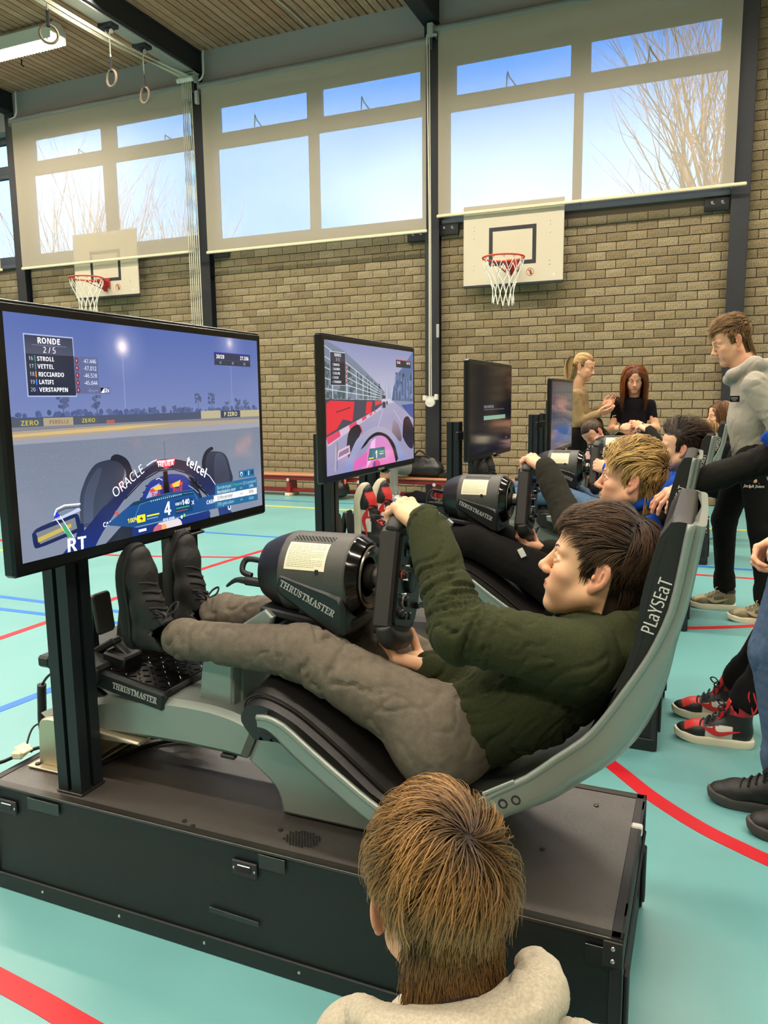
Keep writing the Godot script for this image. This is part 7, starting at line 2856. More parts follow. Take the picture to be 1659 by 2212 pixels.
	t = person("girl in a pale pink sweater bending down behind the steering motors, head lowered", V(-0.806, 0.000, -6.920), {
		"tone": 1, "girl": true, "head": [V(-0.911, 0.900, -6.820), 1.05, -0.75, 0.35], "neck": [V(-0.841, 0.835, -6.890), V(-0.796, 0.795, -6.920)], "hair": [lin(50, 36, 26), lin(84, 62, 44)], "style": "ponytail", "hairs": 1000, "hair_width": 0.0026, "seed": 95, "cell": 0.008, "cloth_cell": 0.014,
		"torso": [[V(-0.781, 0.760, -6.940), V(-0.726, 0.615, -6.970), 0.095, 0.095, 1.5, V(1, 0, 0.3)], [V(-0.726, 0.615, -6.970), V(-0.716, 0.475, -7.030), 0.095, 0.11, 1.35, V(1, 0, 0.3)]],
		"arms": [{"at": [V(-0.656, 0.775, -6.870), V(-0.636, 0.595, -6.720), V(-0.776, 0.535, -6.620)], "hand": [V(-0.9, -0.3, 0), V(0, 0.9, 0.3), true]}, {"at": [V(-0.906, 0.765, -6.870), V(-0.976, 0.595, -6.750), V(-0.876, 0.515, -6.620)], "hand": [V(0.5, -0.3, 0.5), V(0, 0.9, 0.3), false]}],
		"legs": [{"at": [V(-0.636, 0.435, -7.020), V(-0.616, 0.455, -6.670), V(-0.616, 0.080, -6.720)], "r": [0.088, 0.062, 0.042]}, {"at": [V(-0.806, 0.435, -7.020), V(-0.836, 0.455, -6.670), V(-0.836, 0.080, -6.720)], "r": [0.088, 0.062, 0.042]}],
		"top": ["sweater", M.pink], "trousers": M.jogger_black,
		"shoes": [[V(-0.616, 0.000, -6.790), V(0, 0, 1), V(0, 1, 0), black_shoe], [V(-0.836, 0.000, -6.790), V(0, 0, 1), V(0, 1, 0), black_shoe]],
	})
	settle(t)
	t = person("girl with long light brown hair, sitting behind the farthest seat next to the column", V(0.12, 0, -6.95), {
		"tone": 1, "girl": true, "head": [V(0.085, 1.045, -6.92), 0.35, -0.05], "neck": [V(0.12, 0.93, -6.94), V(0.13, 0.86, -6.95)], "hair": [lin(92, 62, 38), lin(142, 100, 64)], "style": "long", "hairs": 1500, "hair_width": 0.003, "seed": 97, "cell": 0.008, "cloth_cell": 0.015, "steps": 9,
		"torso": [[V(0.14, 0.78, -6.95), V(0.15, 0.64, -6.95), 0.088, 0.086, 1.45, Y], [V(0.15, 0.64, -6.95), V(0.16, 0.50, -6.95), 0.088, 0.10, 1.35, Y]],
		"arms": [{"at": [V(0.14, 0.80, -6.80), V(0.08, 0.60, -6.78), V(-0.08, 0.55, -6.82)], "hand": [V(-0.95, 0, 0), V(0, 0.95, 0.1), true]}, {"at": [V(0.14, 0.80, -7.10), V(0.08, 0.60, -7.12), V(-0.08, 0.55, -7.08)], "hand": [V(-0.95, 0, 0), V(0, 0.95, -0.1), false]}],
		"legs": [{"at": [V(0.14, 0.46, -6.86), V(-0.24, 0.47, -6.86), V(-0.22, 0.09, -6.86)], "r": [0.086, 0.060, 0.042]}, {"at": [V(0.14, 0.46, -7.04), V(-0.24, 0.47, -7.04), V(-0.22, 0.09, -7.04)], "r": [0.086, 0.060, 0.042]}],
		"top": ["sweater", M.black_top], "trousers": M.jogger_black,
		"shoes": [[V(-0.15, 0, -6.86), V(-1, 0, 0), V(0, 1, 0), black_shoe], [V(-0.15, 0, -7.04), V(-1, 0, 0), V(0, 1, 0), black_shoe]],
	})
	settle(t)
	# --- someone hidden by the second screen: only a shin and a sneaker show
	t = person("person hidden behind the second screen, one pale legging and a white blue sneaker showing", V(-3.35, 0, -8.4), {
		"tone": 1, "girl": true, "head": [V(-3.38, 1.10, -8.42), 0.8, -0.2], "neck": [V(-3.38, 0.98, -8.45), V(-3.38, 0.92, -8.46)], "hair": [lin(92, 62, 38), lin(142, 100, 64)], "style": "ponytail", "hairs": 600, "hair_width": 0.003, "seed": 99, "cell": 0.009, "cloth_cell": 0.016,
		"torso": [[V(-3.38, 0.85, -8.48), V(-3.38, 0.70, -8.52), 0.09, 0.09, 1.45, V(1, 0, 0)], [V(-3.38, 0.70, -8.52), V(-3.38, 0.50, -8.56), 0.09, 0.10, 1.35, V(1, 0, 0)]],
		"arms": [{"at": [V(-3.24, 0.86, -8.47), V(-3.22, 0.64, -8.42), V(-3.30, 0.55, -8.26)], "hand": [V(-0.5, -0.3, 0.7), V(0, 0.9, 0.3), true]}, {"at": [V(-3.52, 0.86, -8.47), V(-3.54, 0.64, -8.42), V(-3.46, 0.55, -8.26)], "hand": [V(0.5, -0.3, 0.7), V(0, 0.9, 0.3), false]}],
		"legs": [{"at": [V(-3.32, 0.40, -8.54), V(-3.34, 0.44, -8.20), V(-3.345, 0.12, -8.26)], "r": [0.082, 0.058, 0.040]}, {"at": [V(-3.46, 0.40, -8.54), V(-3.56, 0.44, -8.22), V(-3.60, 0.12, -8.24)], "r": [0.082, 0.058, 0.040]}],
		"top": ["sweater", M.black_top], "trousers": M.legging_grey, "leg_fold": 0.002,
		"shoes": [[V(-3.40, 0, -8.29), V(0.85, 0, 0.45), V(0, 1, 0), pale_shoe], [V(-3.62, 0, -8.30), V(0.2, 0, 1), V(0, 1, 0), pale_shoe]],
	})
	mb = MB.new()
	mb.tube(path([-3.345, 0.09, -8.262, -3.344, 0.17, -8.255]), 0.043, 14)
	obj("sock", mb, M.sock_white, t)
	settle(t)


func hoodie_bits(t: Node3D) -> void:
	var hood := t.get_node("hoodie") as Node3D
	var mb := MB.new()
	mb.tube(curve(path([-0.118, 0.755, -1.398, -0.112, 0.735, -1.392, -0.115, 0.712, -1.397]), 4), 0.006, 8)
	obj("drawstring", mb, M.grey_print, hood)
	mb = MB.new()
	mb.box(V(-0.462, 0.533, -1.368), V(0.013, 0.046, 0.003), 0.001, Basis(Vector3.BACK, 0.18))
	obj("side_label", mb, M.white_print, hood)
	mb = MB.new()
	mb.box(V(-0.352, 0.672, -1.445), V(0.020, 0.018, 0.010), 0.003, Basis(Vector3.UP, 0.5) * Basis(Vector3.BACK, 0.4))
	mb.box(V(-0.376, 0.668, -1.455), V(0.016, 0.005, 0.004), 0.001, Basis(Vector3.BACK, 0.5))
	obj("chest_print", mb, M.yellow_badge, hood).set_meta("kind", "stuff")


func foreground_boy() -> void:
	var c := FORE
	var s := {
		"tone": 1, "head": [c, -0.95, -0.10, 0.0], "scale": 1.02, "face": {"ear": 0.009}, "neck": [c + V(0.036, -0.115, 0.050), c + V(0.060, -0.19, 0.075)], "hair": [lin(58, 40, 22), lin(160, 120, 70)], "style": "whorl", "wild": 2.0, "hairs": 11000, "hair_width": 0.00085, "seed": 101, "cell": 0.0045, "cloth_cell": 0.0075, "steps": 8, "eyes": true,
		"torso": [[c + V(0.10, -0.235, 0.06), c + V(0.13, -0.36, 0.08), 0.105, 0.115, 1.5, V(0.8, 0, -0.6)], [c + V(0.13, -0.36, 0.08), c + V(0.13, -0.48, 0.09), 0.115, 0.12, 1.35, V(0.8, 0, -0.6)]],
		"arms": [{"at": [c + V(-0.03, -0.25, 0.17), c + V(-0.07, -0.46, 0.10), c + V(-0.10, -0.44, -0.12)], "hand": [V(-0.1, -0.4, -0.9), V(0, 1, 0.1), true], "r": [0.066, 0.058, 0.040]}, {"at": [c + V(0.22, -0.25, -0.05), c + V(0.20, -0.42, -0.14), c + V(0.06, -0.36, -0.17)], "hand": [V(-0.8, -0.1, -0.4), V(0, 1, 0.1), false], "r": [0.066, 0.058, 0.040]}],
		"legs": [{"at": [c + V(0.06, -0.50, 0.14), c + V(-0.098, -0.222, 0.055), c + V(-0.02, -0.50, -0.10)], "r": [0.092, 0.062, 0.048]}, {"at": [c + V(0.16, -0.50, 0.02), c + V(-0.06, -0.32, -0.10), c + V(0.0, -0.49, -0.18)], "r": [0.092, 0.062, 0.048]}],
		"top": ["hoodie", M.hoodie_grey], "trousers": M.hoodie_grey, "fold": 0.016, "fold_freq": 8.0,
		"extra": [],
		"shoes": [[c + V(0.00, -c.y, -0.08), V(-0.85, 0, -0.5), V(0, 1, 0), {"upper": M.shoe_black, "sole": M.sole_grey, "lace": M.rubber}], [c + V(0.02, -c.y, -0.18), V(-0.95, 0, -0.3), V(0, 1, 0), {"upper": M.shoe_black, "sole": M.sole_grey, "lace": M.rubber}]],
	}
	# the thrown back hood: an arch of thick cloth from the left collar round the neck to the right
	var arch := curve(path([-0.085, -0.145, 0.075, -0.03, -0.120, 0.118, 0.04, -0.104, 0.132, 0.105, -0.092, 0.10, 0.142, -0.085, 0.02, 0.12, -0.115, -0.055]), 2)
	for k in arch.size() - 1:
		var f := float(k) / (arch.size() - 1)
		var r := 0.022 + 0.018 * sin(f * PI)
		s.extra.append([c + arch[k], c + arch[k + 1], r, r, 0.016])
	for q in [[V(-0.06, -0.185, 0.13), V(0.05, -0.185, 0.175), 0.034], [V(0.05, -0.185, 0.175), V(0.16, -0.175, 0.10), 0.040], [V(0.16, -0.175, 0.10), V(0.185, -0.17, 0.0), 0.036], [V(0.0, -0.225, 0.19), V(0.15, -0.225, 0.16), 0.045], [V(0.15, -0.225, 0.16), V(0.215, -0.22, 0.04), 0.045], [V(0.13, -0.145, 0.09), V(0.20, -0.20, 0.07), 0.024], [V(0.06, -0.15, 0.14), V(0.07, -0.23, 0.21), 0.020]]:
		s.extra.append([c + q[0], c + q[1], q[2], q[2], 0.018])
	s["cut"] = []
	for k in arch.size() - 1:
		s.cut.append([c + arch[k] + V(0.012, -0.026, 0.032), c + arch[k + 1] + V(0.012, -0.026, 0.032), 0.007, 0.007])
	var t := person("boy with tousled light brown hair and grey hoodie sitting on the floor, seen from behind", V(c.x + 0.1, 0, c.z + 0.05), s)
	settle(t)


const FORE := Vector3(-0.308, 0.553, -0.905)

# ---------------------------------------------------------------- gym equipment, bench, bags, cables, trees
func basket(c: Vector3, w: float, h: float, rim_y: float, label: String) -> void:
	# c: middle of the lower edge of the board's face
	var t := thing("basketball_hoop", label, "basketball hoop", c, "basketball hoops on the brick wall")
	var mb := MB.new()
	mb.box(V(0, h / 2, -0.010), V(w, h, 0.020), 0.003)
	var bo := obj("backboard", mb, M.board, t)
	mb = MB.new()
	mb.box(V(0, -0.012, -0.014), V(w, 0.026, 0.03), 0.003)
	obj("lower_edge", mb, M.board_dark, t)
	mb = MB.new()
	var a := 0.275
	var q0 := 0.205
	var q1 := 0.635
	for s in [-1, 1]:
		mb.box(V(s * (a - 0.022), (q0 + q1) / 2, 0.0008), V(0.044, q1 - q0, 0.002))
	for y in [q0 + 0.022, q1 - 0.022]:
		mb.box(V(0, y, 0.0008), V(2 * a - 0.088, 0.044, 0.002))
	obj("target_square", mb, M.board_dark, bo)
	for x in [-0.455, 0.43]:
		for y in [0.18, 0.225, 0.53, 0.615, 0.66]:
			mb = MB.new()
			mb.ball(V(x, y, 0.0), V(0.007, 0.007, 0.003), 8)
			obj("bolt", mb, M.chrome, bo)
	# no-hanging sign
	mb = MB.new()
	var rp := PackedVector3Array()
	for k in 28:
		rp.append(V(0.21 + cos(TAU * k / 28) * 0.041, 0.115 + sin(TAU * k / 28) * 0.041, 0.001))
	mb.tube(rp, 0.0045, 4, 0.3, V(0, 1, 0.01), false, true)
	mb.box(V(0.21, 0.115, 0.0015), V(0.078, 0.008, 0.002), 0.0, Basis(Vector3.BACK, -0.8))
	obj("sign_ring", mb, M.sign_red, bo)
	mb = MB.new()
	mb.box(V(0.214, 0.112, 0.001), V(0.012, 0.05, 0.002))
	mb.box(V(0.226, 0.10, 0.001), V(0.010, 0.03, 0.002))
	obj("sign_figure", mb, M.board_dark, bo)
	mb = MB.new()
	mb.prism(poly([0.46, 0.055, 0.50, 0.055, 0.48, 0.09]), 0.002, 0.0, Transform3D())
	obj("maker_mark", mb, M.white_print, bo)
	# ring, brackets
	var rc := V(-0.005, rim_y, 0.385)
	mb = MB.new()
	var p := PackedVector3Array()
	for k in 36:
		p.append(rc + V(cos(TAU * k / 36) * 0.228, 0, sin(TAU * k / 36) * 0.228))
	mb.tube(p, 0.010, 10, 1.0, Vector3.UP, false, true)
	var rim := obj("rim", mb, M.rim_red, t)
	mb = MB.new()
	mb.box(V(0, rim_y - 0.02, 0.010), V(0.15, 0.12, 0.012), 0.003)
	mb.prism(poly([0.0, 0.0, 0.16, 0.0, 0.15, -0.03, 0.02, -0.14, 0.0, -0.14]), 0.05, 0.004, Transform3D(Basis(Vector3.UP, -PI / 2), V(0, rim_y + 0.0, 0.01)))
	obj("bracket", mb, M.bracket_red, t)
	for s in [-1, 1]:
		mb = MB.new()
		mb.tube(path([s * 0.07, rim_y - 0.10, 0.012, s * 0.16, rim_y - 0.005, 0.24]), 0.007, 8)
		obj("brace", mb, M.bracket_red, t)
	for k in 12:
		mb = MB.new()
		var an := TAU * (k + 0.5) / 12
		mb.tube(curve(path([rc.x + cos(an - 0.07) * 0.228, rim_y - 0.006, rc.z + sin(an - 0.07) * 0.228, rc.x + cos(an) * 0.222, rim_y - 0.03, rc.z + sin(an) * 0.222, rc.x + cos(an + 0.07) * 0.228, rim_y - 0.006, rc.z + sin(an + 0.07) * 0.228]), 3), 0.003, 5)
		obj("net_hook", mb, M.rim_red, rim)
	# net: crossing cords in a narrowing funnel
	mb = MB.new()
	var r := RandomNumberGenerator.new()
	r.seed = 12
	for k in 12:
		for s in [-1, 1]:
			var pts := PackedVector3Array()
			for i in 9:
				var f := i / 8.0
				var an: float = TAU * (k + 0.5) / 12 + s * (floor(f * 4.0) + (f * 4.0 - floor(f * 4.0))) * PI / 12.0 * (1 if int(f * 4) % 2 == 0 or true else -1)
				var rad := 0.222 - 0.115 * smoothstep(0.0, 0.75, f) + 0.012 * f
				var drop := 0.46 * f + (0.05 * maxf(0.0, cos(an - 0.9)) * f * f)
				pts.append(rc + V(cos(an) * rad + r.randf_range(-1, 1) * 0.004, -0.025 - drop, sin(an) * rad + r.randf_range(-1, 1) * 0.004))
			mb.tube(pts, 0.0042, 5)
	obj("net", mb, M.net, t).set_meta("kind", "stuff")
	# steel arms back to the wall
	for s in [-1, 1]:
		mb = MB.new()
		mb.box(V(s * 0.38, h * 0.5, (WALL - c.z - 0.02) / 2), V(0.04, h * 0.8, absf(WALL - c.z) - 0.02), 0.004)
		obj("wall_arm", mb, M.black_steel, t)


func lump(called: String, label: String, category: String, at: Vector3, caps: Array, m: Material, amp: float, seed_: int, parts: Array = []) -> Node3D:
	var t := thing(called, label, category, at)
	var F := Field.new()
	for q in caps:
		F.cap(q[0], q[1], q[2], q[3], 0.04)
	var mb := MB.new()
	F.build(mb, 0.012, null, folds(seed_, amp, 14.0))
	obj("cloth" if category == "jacket" else "body", mb, m, t)
	for q in parts:
		mb = MB.new()
		mb.tube(curve(q[1], 4), q[2], 6)
		obj(q[0], mb, q[3], t)
	return t


func branch(mb: MB, a: Vector3, d: Vector3, len: float, r: float, depth: int, g: RandomNumberGenerator, droop: float) -> void:
	var pts := PackedVector3Array([a])
	var rad := PackedFloat32Array([r])
	var p := a
	var n := 4
	var kids := []
	for i in n:
		d = (d + V(g.randf_range(-1, 1), g.randf_range(-0.6, 0.8), g.randf_range(-1, 1)) * 0.20 + V(0, droop, 0)).normalized()
		p += d * len / n
		pts.append(p)
		rad.append(r * (1.0 - 0.16 * (i + 1)))
		if depth > 0:
			kids.append([p, d, rad[-1]])
	mb.tube(pts, rad, 5 if depth > 1 else 3, 1.0, Vector3.ZERO, false)
	if depth > 0:
		for k in kids:
			for j in (2 if depth > 1 else 2):
				var dd: Vector3 = (k[1] + V(g.randf_range(-1, 1), g.randf_range(-0.2, 1.0), g.randf_range(-1, 1)) * 0.75).normalized()
				branch(mb, k[0], dd, len * g.randf_range(0.5, 0.72), k[2] * 0.6, depth - 1, g, droop)


func bare_tree(label: String, at: Vector3, trunks: int, h: float, spread: float, depth: int, seed_: int, group := "") -> void:
	var g := RandomNumberGenerator.new()
	g.seed = seed_
	var t := thing("bare_tree", label, "tree", at, group)
	var mb := MB.new()
	mb.tube(path([0, -0.1, 0, 0.03, h * 0.18, 0.02, 0, h * 0.3, 0]), PackedFloat32Array([0.20, 0.15, 0.11]), 10)
	obj("trunk", mb, M.bark_dark, t)
	mb = MB.new()
	for k in trunks:
		var an := TAU * k / trunks + g.randf_range(-0.3, 0.3)
		branch(mb, V(0, h * (0.16 + 0.10 * g.randf()), 0), V(cos(an) * spread, 1.0, sin(an) * spread * 0.7).normalized(), h * g.randf_range(0.42, 0.62), 0.05, depth, g, 0.03)
	obj("branches", mb, M.bark, t).set_meta("kind", "stuff")


func hall_things() -> void:
	# outside
	var mb := MB.new()
	mb.box(V(-6, -0.2, -32), V(80, 0.3, 44))
	struct(obj("ground", mb, M.lawn))
	bare_tree("tall bare tree outside the right window, its golden branches filling the right panes", V(0.1, 0, -15.2), 12, 9.2, 0.33, 2, 5)
	bare_tree("bare bush outside the left window, in the left lower pane", V(-14.3, 0, -15.5), 12, 6.4, 0.36, 2, 8)
	bare_tree("low bare bush outside the left window, at the foot of its right pane", V(-11.7, 0, -15.5), 12, 5.2, 0.30, 2, 9)
	# baskets
	basket(V(-2.178, 2.523, WALL + 0.16), 1.165, 0.895, 0.225, "nearer basketball board with red ring, under the right roller blind")
	basket(V(-8.13, 2.735, WALL + 0.16), 1.165, 0.895, 0.20, "farther basketball board with red ring, under the left roller blind")
	# hanging rings on their rail
	mb = MB.new()
	mb.box(V(COLS[2] - 0.02, 5.466, -3.9), V(0.16, 0.022, 10.2), 0.003)
	tag(obj("ring_rail", mb, M.rail_grey), "pale grey rail under the navy roof beam, carrying the hanging rings", "rail")
	var spec := [[V(-6.5, 4.995, -6.61), -0.8, "nearest hanging gymnastic ring, in front of the glowing lamp"], [V(-6.5, 4.885, -7.52), 0.25, "middle hanging gymnastic ring, against the plank ceiling"], [V(-6.5, 4.895, -8.09), 0.3, "third hanging gymnastic ring, in front of the grey fascia and blind"]]
	for q in spec:
		var c: Vector3 = q[0]
		var t := thing("gymnastic_ring", q[2], "gymnastic ring", c, "gymnastic rings on their ropes")
		mb = MB.new()
		var p := PackedVector3Array()
		var ax := V(cos(q[1]), 0, sin(q[1]))
		for k in 32:
			p.append(ax * cos(TAU * k / 32) * 0.088 + V(0, sin(TAU * k / 32) * 0.088, 0))
		mb.tube(p, 0.0135, 10, 1.0, V(0, 1, 0.1), false, true)
		obj("ring", mb, M.ring_wood, t)
		mb = MB.new()
		mb.box(V(0, 0.155, 0), V(0.030, 0.15, 0.008), 0.003, Basis(Vector3.UP, -q[1]))
		mb.box(V(0, 0.085, 0), V(0.032, 0.03, 0.036), 0.004, Basis(Vector3.UP, -q[1]))
		obj("strap", mb, M.strap, t)
		mb = MB.new()
		var top: float = 5.44 - c.y
		for s in [-1, 1]:
			mb.tube(path([0, 0.23, 0, s * 0.006, top * 0.75, 0, 0, top, 0]), 0.005, 6)
		obj("rope", mb, M.rope, t)
		mb = MB.new()
		mb.tube(path([0, 0.225, -0.008, 0, 0.265, -0.008, 0, 0.265, 0.008, 0, 0.225, 0.008]), 0.004, 6)
		obj("carabiner", mb, M.chrome, t)
		mb = MB.new()
		mb.box(V(-0.01, top + 0.0, 0), V(0.20, 0.05, 0.13), 0.006)
		mb.box(V(0, top - 0.03, 0), V(0.05, 0.06, 0.08), 0.006)
		var tr := obj("trolley", mb, M.strap, t)
		for s in [-1, 1]:
			mb = MB.new()
			mb.lathe(poly([0.0, -0.008, 0.026, -0.008, 0.020, 0.0, 0.026, 0.008, 0.0, 0.008]), 16, Transform3D(Basis(Vector3.BACK, PI / 2), V(s * 0.03, top - 0.055, 0.0)))
			obj("pulley_wheel", mb, M.white_plastic, tr)
	# ropes along the beam, over the guide and down the column
	for k in 6:
		var x := -6.575 + k * 0.028
		mb = MB.new()
		var y := 5.36 - (k % 3) * 0.03
		mb.tube(curve(path([x + 0.02, y + 0.03, -2.2, x + 0.01, y - 0.02, -5.5, x, y - 0.03, -7.4, x, 5.395, -8.91, x, 5.36, -8.945, x - 0.01, 5.2, -8.95, x - 0.015 + 0.004 * k, 3.3, -8.95, x + 0.005 * k - 0.02, 0.62, -8.95]), 8), 0.0075, 7)
		var rp := obj("rope", mb, M.rope)
		tag(rp, "white twisted rope hanging beside the left column, %s" % ["farthest left of the six", "second from the left of the six", "third from the left of the six", "third from the column side", "next but one to the column", "closest to the column"][k], "rope", "white ropes by the left column")
		# the dark twist in the rope
		mb = MB.new()
		var tw := PackedVector3Array()
		for i in 260:
			var f := i / 259.0
			var a := f * 90.0
			tw.append(V(x - 0.012 + 0.0045 * k * f + cos(a) * 0.0068, lerpf(5.15, 0.7, f), -8.95 + sin(a) * 0.0068))
		mb.tube(tw, 0.0032, 4, 1.0, Vector3.RIGHT, false)
		obj("twist", mb, M.rope_dark, rp).set_meta("kind", "stuff")
	var rg := thing("rope_guide", "white grooved roller where the ropes turn down at the left column", "pulley", V(-6.50, 5.365, -8.92))
	mb = MB.new()
	var prof := PackedVector2Array([Vector2(0.0, -0.13)])
	for k in 13:
		prof.append(Vector2(0.038 if k % 2 == 0 else 0.030, -0.13 + k * 0.26 / 12))
	prof.append(Vector2(0.0, 0.13))
	mb.lathe(prof, 18, Transform3D(Basis(Vector3.BACK, PI / 2), Vector3.ZERO), 25.0)
	obj("roller", mb, M.white_plastic, rg)
	mb = MB.new()
	mb.box(V(0.05, 0.06, -0.03), V(0.22, 0.012, 0.10), 0.003)
	mb.box(V(0.145, 0.0, -0.02), V(0.012, 0.12, 0.10), 0.003)
	obj("bracket", mb, M.rail_grey, rg)
	mb = MB.new()
	mb.box(V(0.12, -0.22, -0.06), V(0.05, 0.16, 0.05), 0.006)
	obj("cleat", mb, M.rail_grey, rg)
	# conduits beside the beams
	for q in [[-6.265, "white bent conduit at the head of the left column"], [-9.555, "white bent conduit at the head of the leftmost column"]]:
		mb = MB.new()
		var x: float = q[0]
		mb.tube(curve(path([x, 5.70, -8.99, x - 0.002, 5.55, -8.99, x - 0.01, 5.42, -8.99, x - 0.06, 5.36, -8.99, x - 0.15, 5.345, -8.99]), 5), 0.013, 10)
		tag(obj("conduit", mb, M.white_plastic), q[1], "pipe")
	# cord and pulley on the middle column
	var cp := thing("cord_pulley", "white pulley with two pale cords on the middle column", "pulley", V(-3.145, 1.22, -8.95))
	for s in [-1, 1]:
		mb = MB.new()
		mb.tube(path([s * 0.012, 0.0, 0, s * 0.008, 2.0, 0.0, s * 0.014 - 0.02, 4.10, 0]), 0.006 if s > 0 else 0.009, 8)
		obj("cord", mb, M.rope, cp)
	mb = MB.new()
	mb.box(V(-0.075, 0.0, -0.02), V(0.045, 0.06, 0.06), 0.005)
	mb.box(V(0.07, 0.01, -0.02), V(0.035, 0.07, 0.06), 0.005)
	mb.box(V(0.0, 0.0, -0.05), V(0.17, 0.04, 0.02), 0.004)
	obj("mount", mb, M.white_plastic, cp)
	mb = MB.new()
	mb.lathe(poly([0.0, -0.022, 0.058, -0.022, 0.050, -0.006, 0.050, 0.006, 0.058, 0.022, 0.02, 0.024, 0.0, 0.03]), 24, Transform3D(Basis(Vector3.RIGHT, PI / 2), V(0.0, -0.05, 0.0)))
	obj("wheel", mb, M.white_plastic, cp)
	mb = MB.new()
	mb.box(V(0.074, 0.80, -0.06), V(0.035, 0.16, 0.02), 0.004)
	obj("switch_box", mb, M.rail_grey, cp)
	mb = MB.new()
	mb.box(V(0, 4.16, -0.03), V(0.07, 0.14, 0.06), 0.006)
	mb.box(V(0.05, 4.10, -0.03), V(0.06, 0.014, 0.05), 0.004)
	obj("head_bracket", mb, M.rail_grey, cp)
	# low red gym benches
	for q in [[-6.45, 3.9, "red gym bench on the left, seen between the first two screens"], [-2.95, 2.8, "red gym bench on the right, a black bag lying on it"]]:
		var L: float = q[1]
		var t := thing("gym_bench", q[2], "bench", V(q[0], 0, -8.62), "low red gym benches")
		mb = MB.new()
		mb.box(V(0, 0.272, 0), V(L, 0.026, 0.25), 0.006)
		obj("seat_plank", mb, M.bench_wood, t)
		mb = MB.new()
		mb.box(V(0, 0.232, 0.085), V(L - 0.02, 0.052, 0.03), 0.006)
		obj("front_rail", mb, M.bench_red, t)
		mb = MB.new()
		mb.box(V(0, 0.072, 0.0), V(L - 0.02, 0.045, 0.10), 0.008)
		obj("balance_beam", mb, M.bench_red, t)
		for k in 3:
			var x := (k - 1) * (L / 2 - 0.42)
			mb = MB.new()
			mb.prism(poly([-0.028, 0.02, 0.028, 0.02, 0.020, 0.24, -0.020, 0.24]), 0.20, 0.006, Transform3D(Basis(), V(x, 0, 0)))
			var lg := obj("leg", mb, M.bench_red, t)
			mb = MB.new()
			mb.box(V(x, 0.020, 0), V(0.07, 0.042, 0.27), 0.008)
			obj("foot", mb, M.orange_mark if false else M.blind_bar, lg)
			mb = MB.new()
			mb.lathe(poly([0.0, 0.0, 0.022, 0.0, 0.020, 0.006, 0.0, 0.006]), 14, Transform3D(Basis(Vector3.RIGHT, PI / 2), V(x, 0.21, 0.101)))
			obj("cap", mb, M.white_plastic, lg)
	# bags and clothes
	lump("bag", "upright black bag on the red bench, behind the second screen", "bag", V(-3.10, 0.285, -8.62), [[V(-0.18, 0.10, 0), V(0.14, 0.10, 0), 0.095, 0.095], [V(-0.14, 0.20, 0), V(0.10, 0.19, 0), 0.06, 0.06]], M.bag, 0.008, 3, [["strap", path([-0.15, 0.22, 0.03, -0.05, 0.32, 0.05, 0.08, 0.22, 0.04]), 0.010, M.rubber]])
	lump("pouch", "flat black glossy pouch on the red bench in front of the middle column", "bag", V(-2.78, 0.285, -8.60), [[V(-0.12, 0.03, 0), V(0.12, 0.025, 0), 0.035, 0.025], [V(-0.04, 0.06, 0), V(0.02, 0.06, 0), 0.04, 0.035]], M.bag, 0.006, 4)
	lump("jacket", "crumpled dark jacket on the floor under the red bench", "jacket", V(-3.10, 0.0, -8.46), [[V(-0.16, 0.05, 0), V(0.12, 0.04, 0.02), 0.06, 0.05], [V(-0.05, 0.09, 0), V(0.05, 0.08, 0), 0.05, 0.045]], M.black_top, 0.014, 5)
	lump("backpack", "black backpack with an orange tag, beside the bench behind the second screen", "bag", V(-4.19, 0.0, -8.43), [[V(-0.06, 0.12, 0), V(0.06, 0.13, 0), 0.11, 0.11], [V(-0.03, 0.23, 0), V(0.04, 0.24, 0), 0.08, 0.08]], M.bag, 0.008, 6, [["tag", path([0.14, 0.27, 0.06, 0.16, 0.23, 0.07, 0.155, 0.20, 0.07]), 0.014, M.orange_mark]])
	# cables on and behind the nearest case
	mb = MB.new()
	mb.tube(curve(path([-1.42, 0.43, -1.62, -1.62, 0.47, -1.62, -1.75, 0.43, -1.62, -1.80, 0.38, -1.62]), 6), 0.004, 7)
	mb.tube(curve(path([-1.795, 0.39, -1.62, -1.80, 0.33, -1.62, -1.79, 0.25, -1.61, -1.74, 0.15, -1.60, -1.70, 0.02, -1.60, -1.68, 0.008, -1.55]), 6), 0.013, 9)
	tag(obj("cable_sleeve", mb, M.cable), "black sleeved cable looping down behind the left post of the nearest case", "cable")
	mb = MB.new()
	mb.tube(curve(path([-1.60, 0.289, -1.47, -1.64, 0.292, -1.45, -1.66, 0.292, -1.36, -1.70, 0.27, -1.33, -1.75, 0.1, -1.32]), 6), 0.005, 7)
	mb.tube(curve(path([-1.58, 0.289, -1.49, -1.63, 0.34, -1.50, -1.68, 0.335, -1.48, -1.67, 0.292, -1.44, -1.64, 0.29, -1.43]), 6), 0.003, 6)
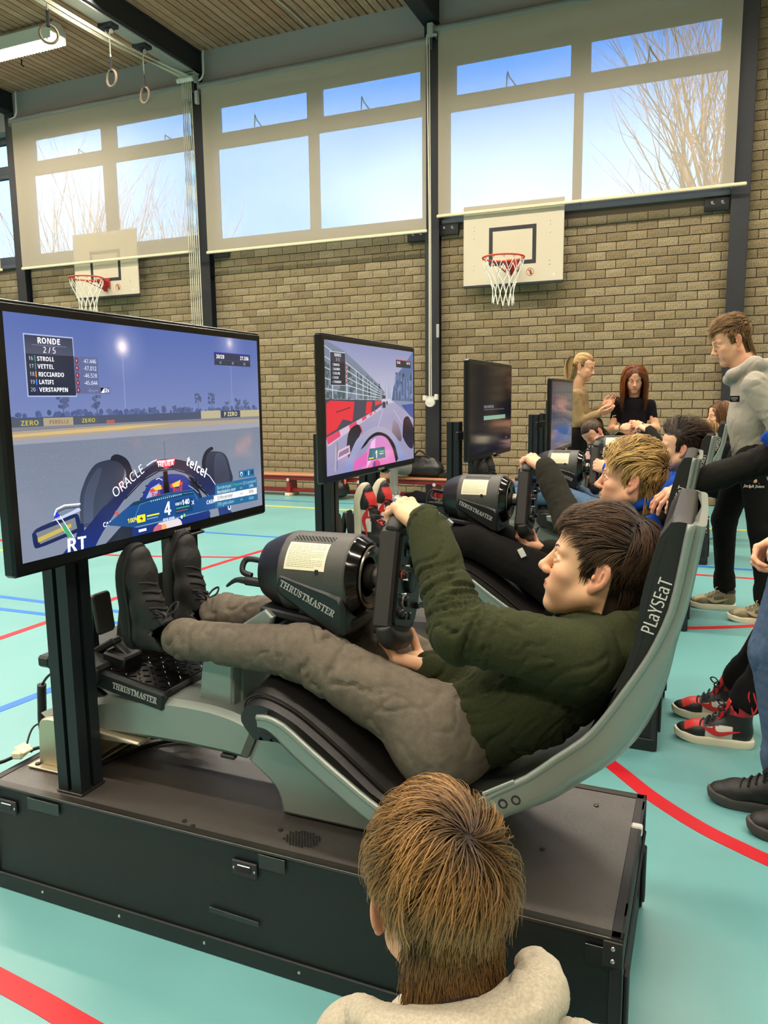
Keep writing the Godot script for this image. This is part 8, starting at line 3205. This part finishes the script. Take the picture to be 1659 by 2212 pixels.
	tag(obj("power_cable", mb, M.cable), "thin black cables at the left end of the nearest case", "cable")
	mb = MB.new()
	mb.box(V(-1.648, 0.300, -1.405), V(0.03, 0.022, 0.055), 0.005, Basis(Vector3.UP, 0.35))
	mb.box(V(-1.640, 0.310, -1.405), V(0.034, 0.006, 0.035), 0.002, Basis(Vector3.BACK, -0.4))
	tag(obj("cable_label", mb, M.paper), "white paper tape folded round the cable at the left end of the nearest case", "label")
	mb = MB.new()
	mb.tube(curve(path([-1.42, 0.288, -1.45, -1.36, 0.288, -1.60, -1.25, 0.29, -1.66, -1.10, 0.288, -1.66]), 6), 0.006, 7)
	mb.tube(curve(path([-1.44, 0.288, -1.44, -1.39, 0.32, -1.52, -1.33, 0.31, -1.60, -1.20, 0.288, -1.70]), 6), 0.004, 7)
	tag(obj("case_cable", mb, M.cable), "black cables lying under the silver beam of the nearest simulator", "cable")
	var o1: Vector3 = SIMS[1]
	mb = MB.new()
	mb.tube(curve(path([-0.94, 0.85, -1.50, -0.99, 0.855, -1.48, -1.0, 0.80, -1.46, -0.965, 0.73, -1.45, -0.90, 0.69, -1.45]), 6), 0.004, 7)
	mb.box(V(-0.992, 0.775, -1.457), V(0.018, 0.04, 0.018), 0.004, Basis(Vector3.BACK, 0.4))
	var mc := obj("motor_cable", mb, M.cable)
	mc.position = o1
	tag(mc, "black cable with a ferrite block hanging behind the second steering motor", "cable")
	# thin pale cable on the plank ceiling and a small hook
	mb = MB.new()
	mb.tube(curve(path([-4.95, 5.735, -7.6, -4.775, 5.735, -8.32, -4.77, 5.735, -9.05]), 6), 0.007, 6)
	tag(obj("ceiling_cable", mb, M.white_plastic), "thin pale cable stapled along the plank ceiling above the middle window", "cable")
	mb = MB.new()
	mb.tube(path([-8.69, 5.75, -8.32, -8.69, 5.68, -8.32, -8.66, 5.66, -8.32]), 0.010, 6)
	tag(obj("ceiling_hook", mb, M.black_steel), "small dark hook in the plank ceiling left of the hanging rings", "hook")

func build_all() -> void:
	fonts()
	hall_things()
	sims()
	people()
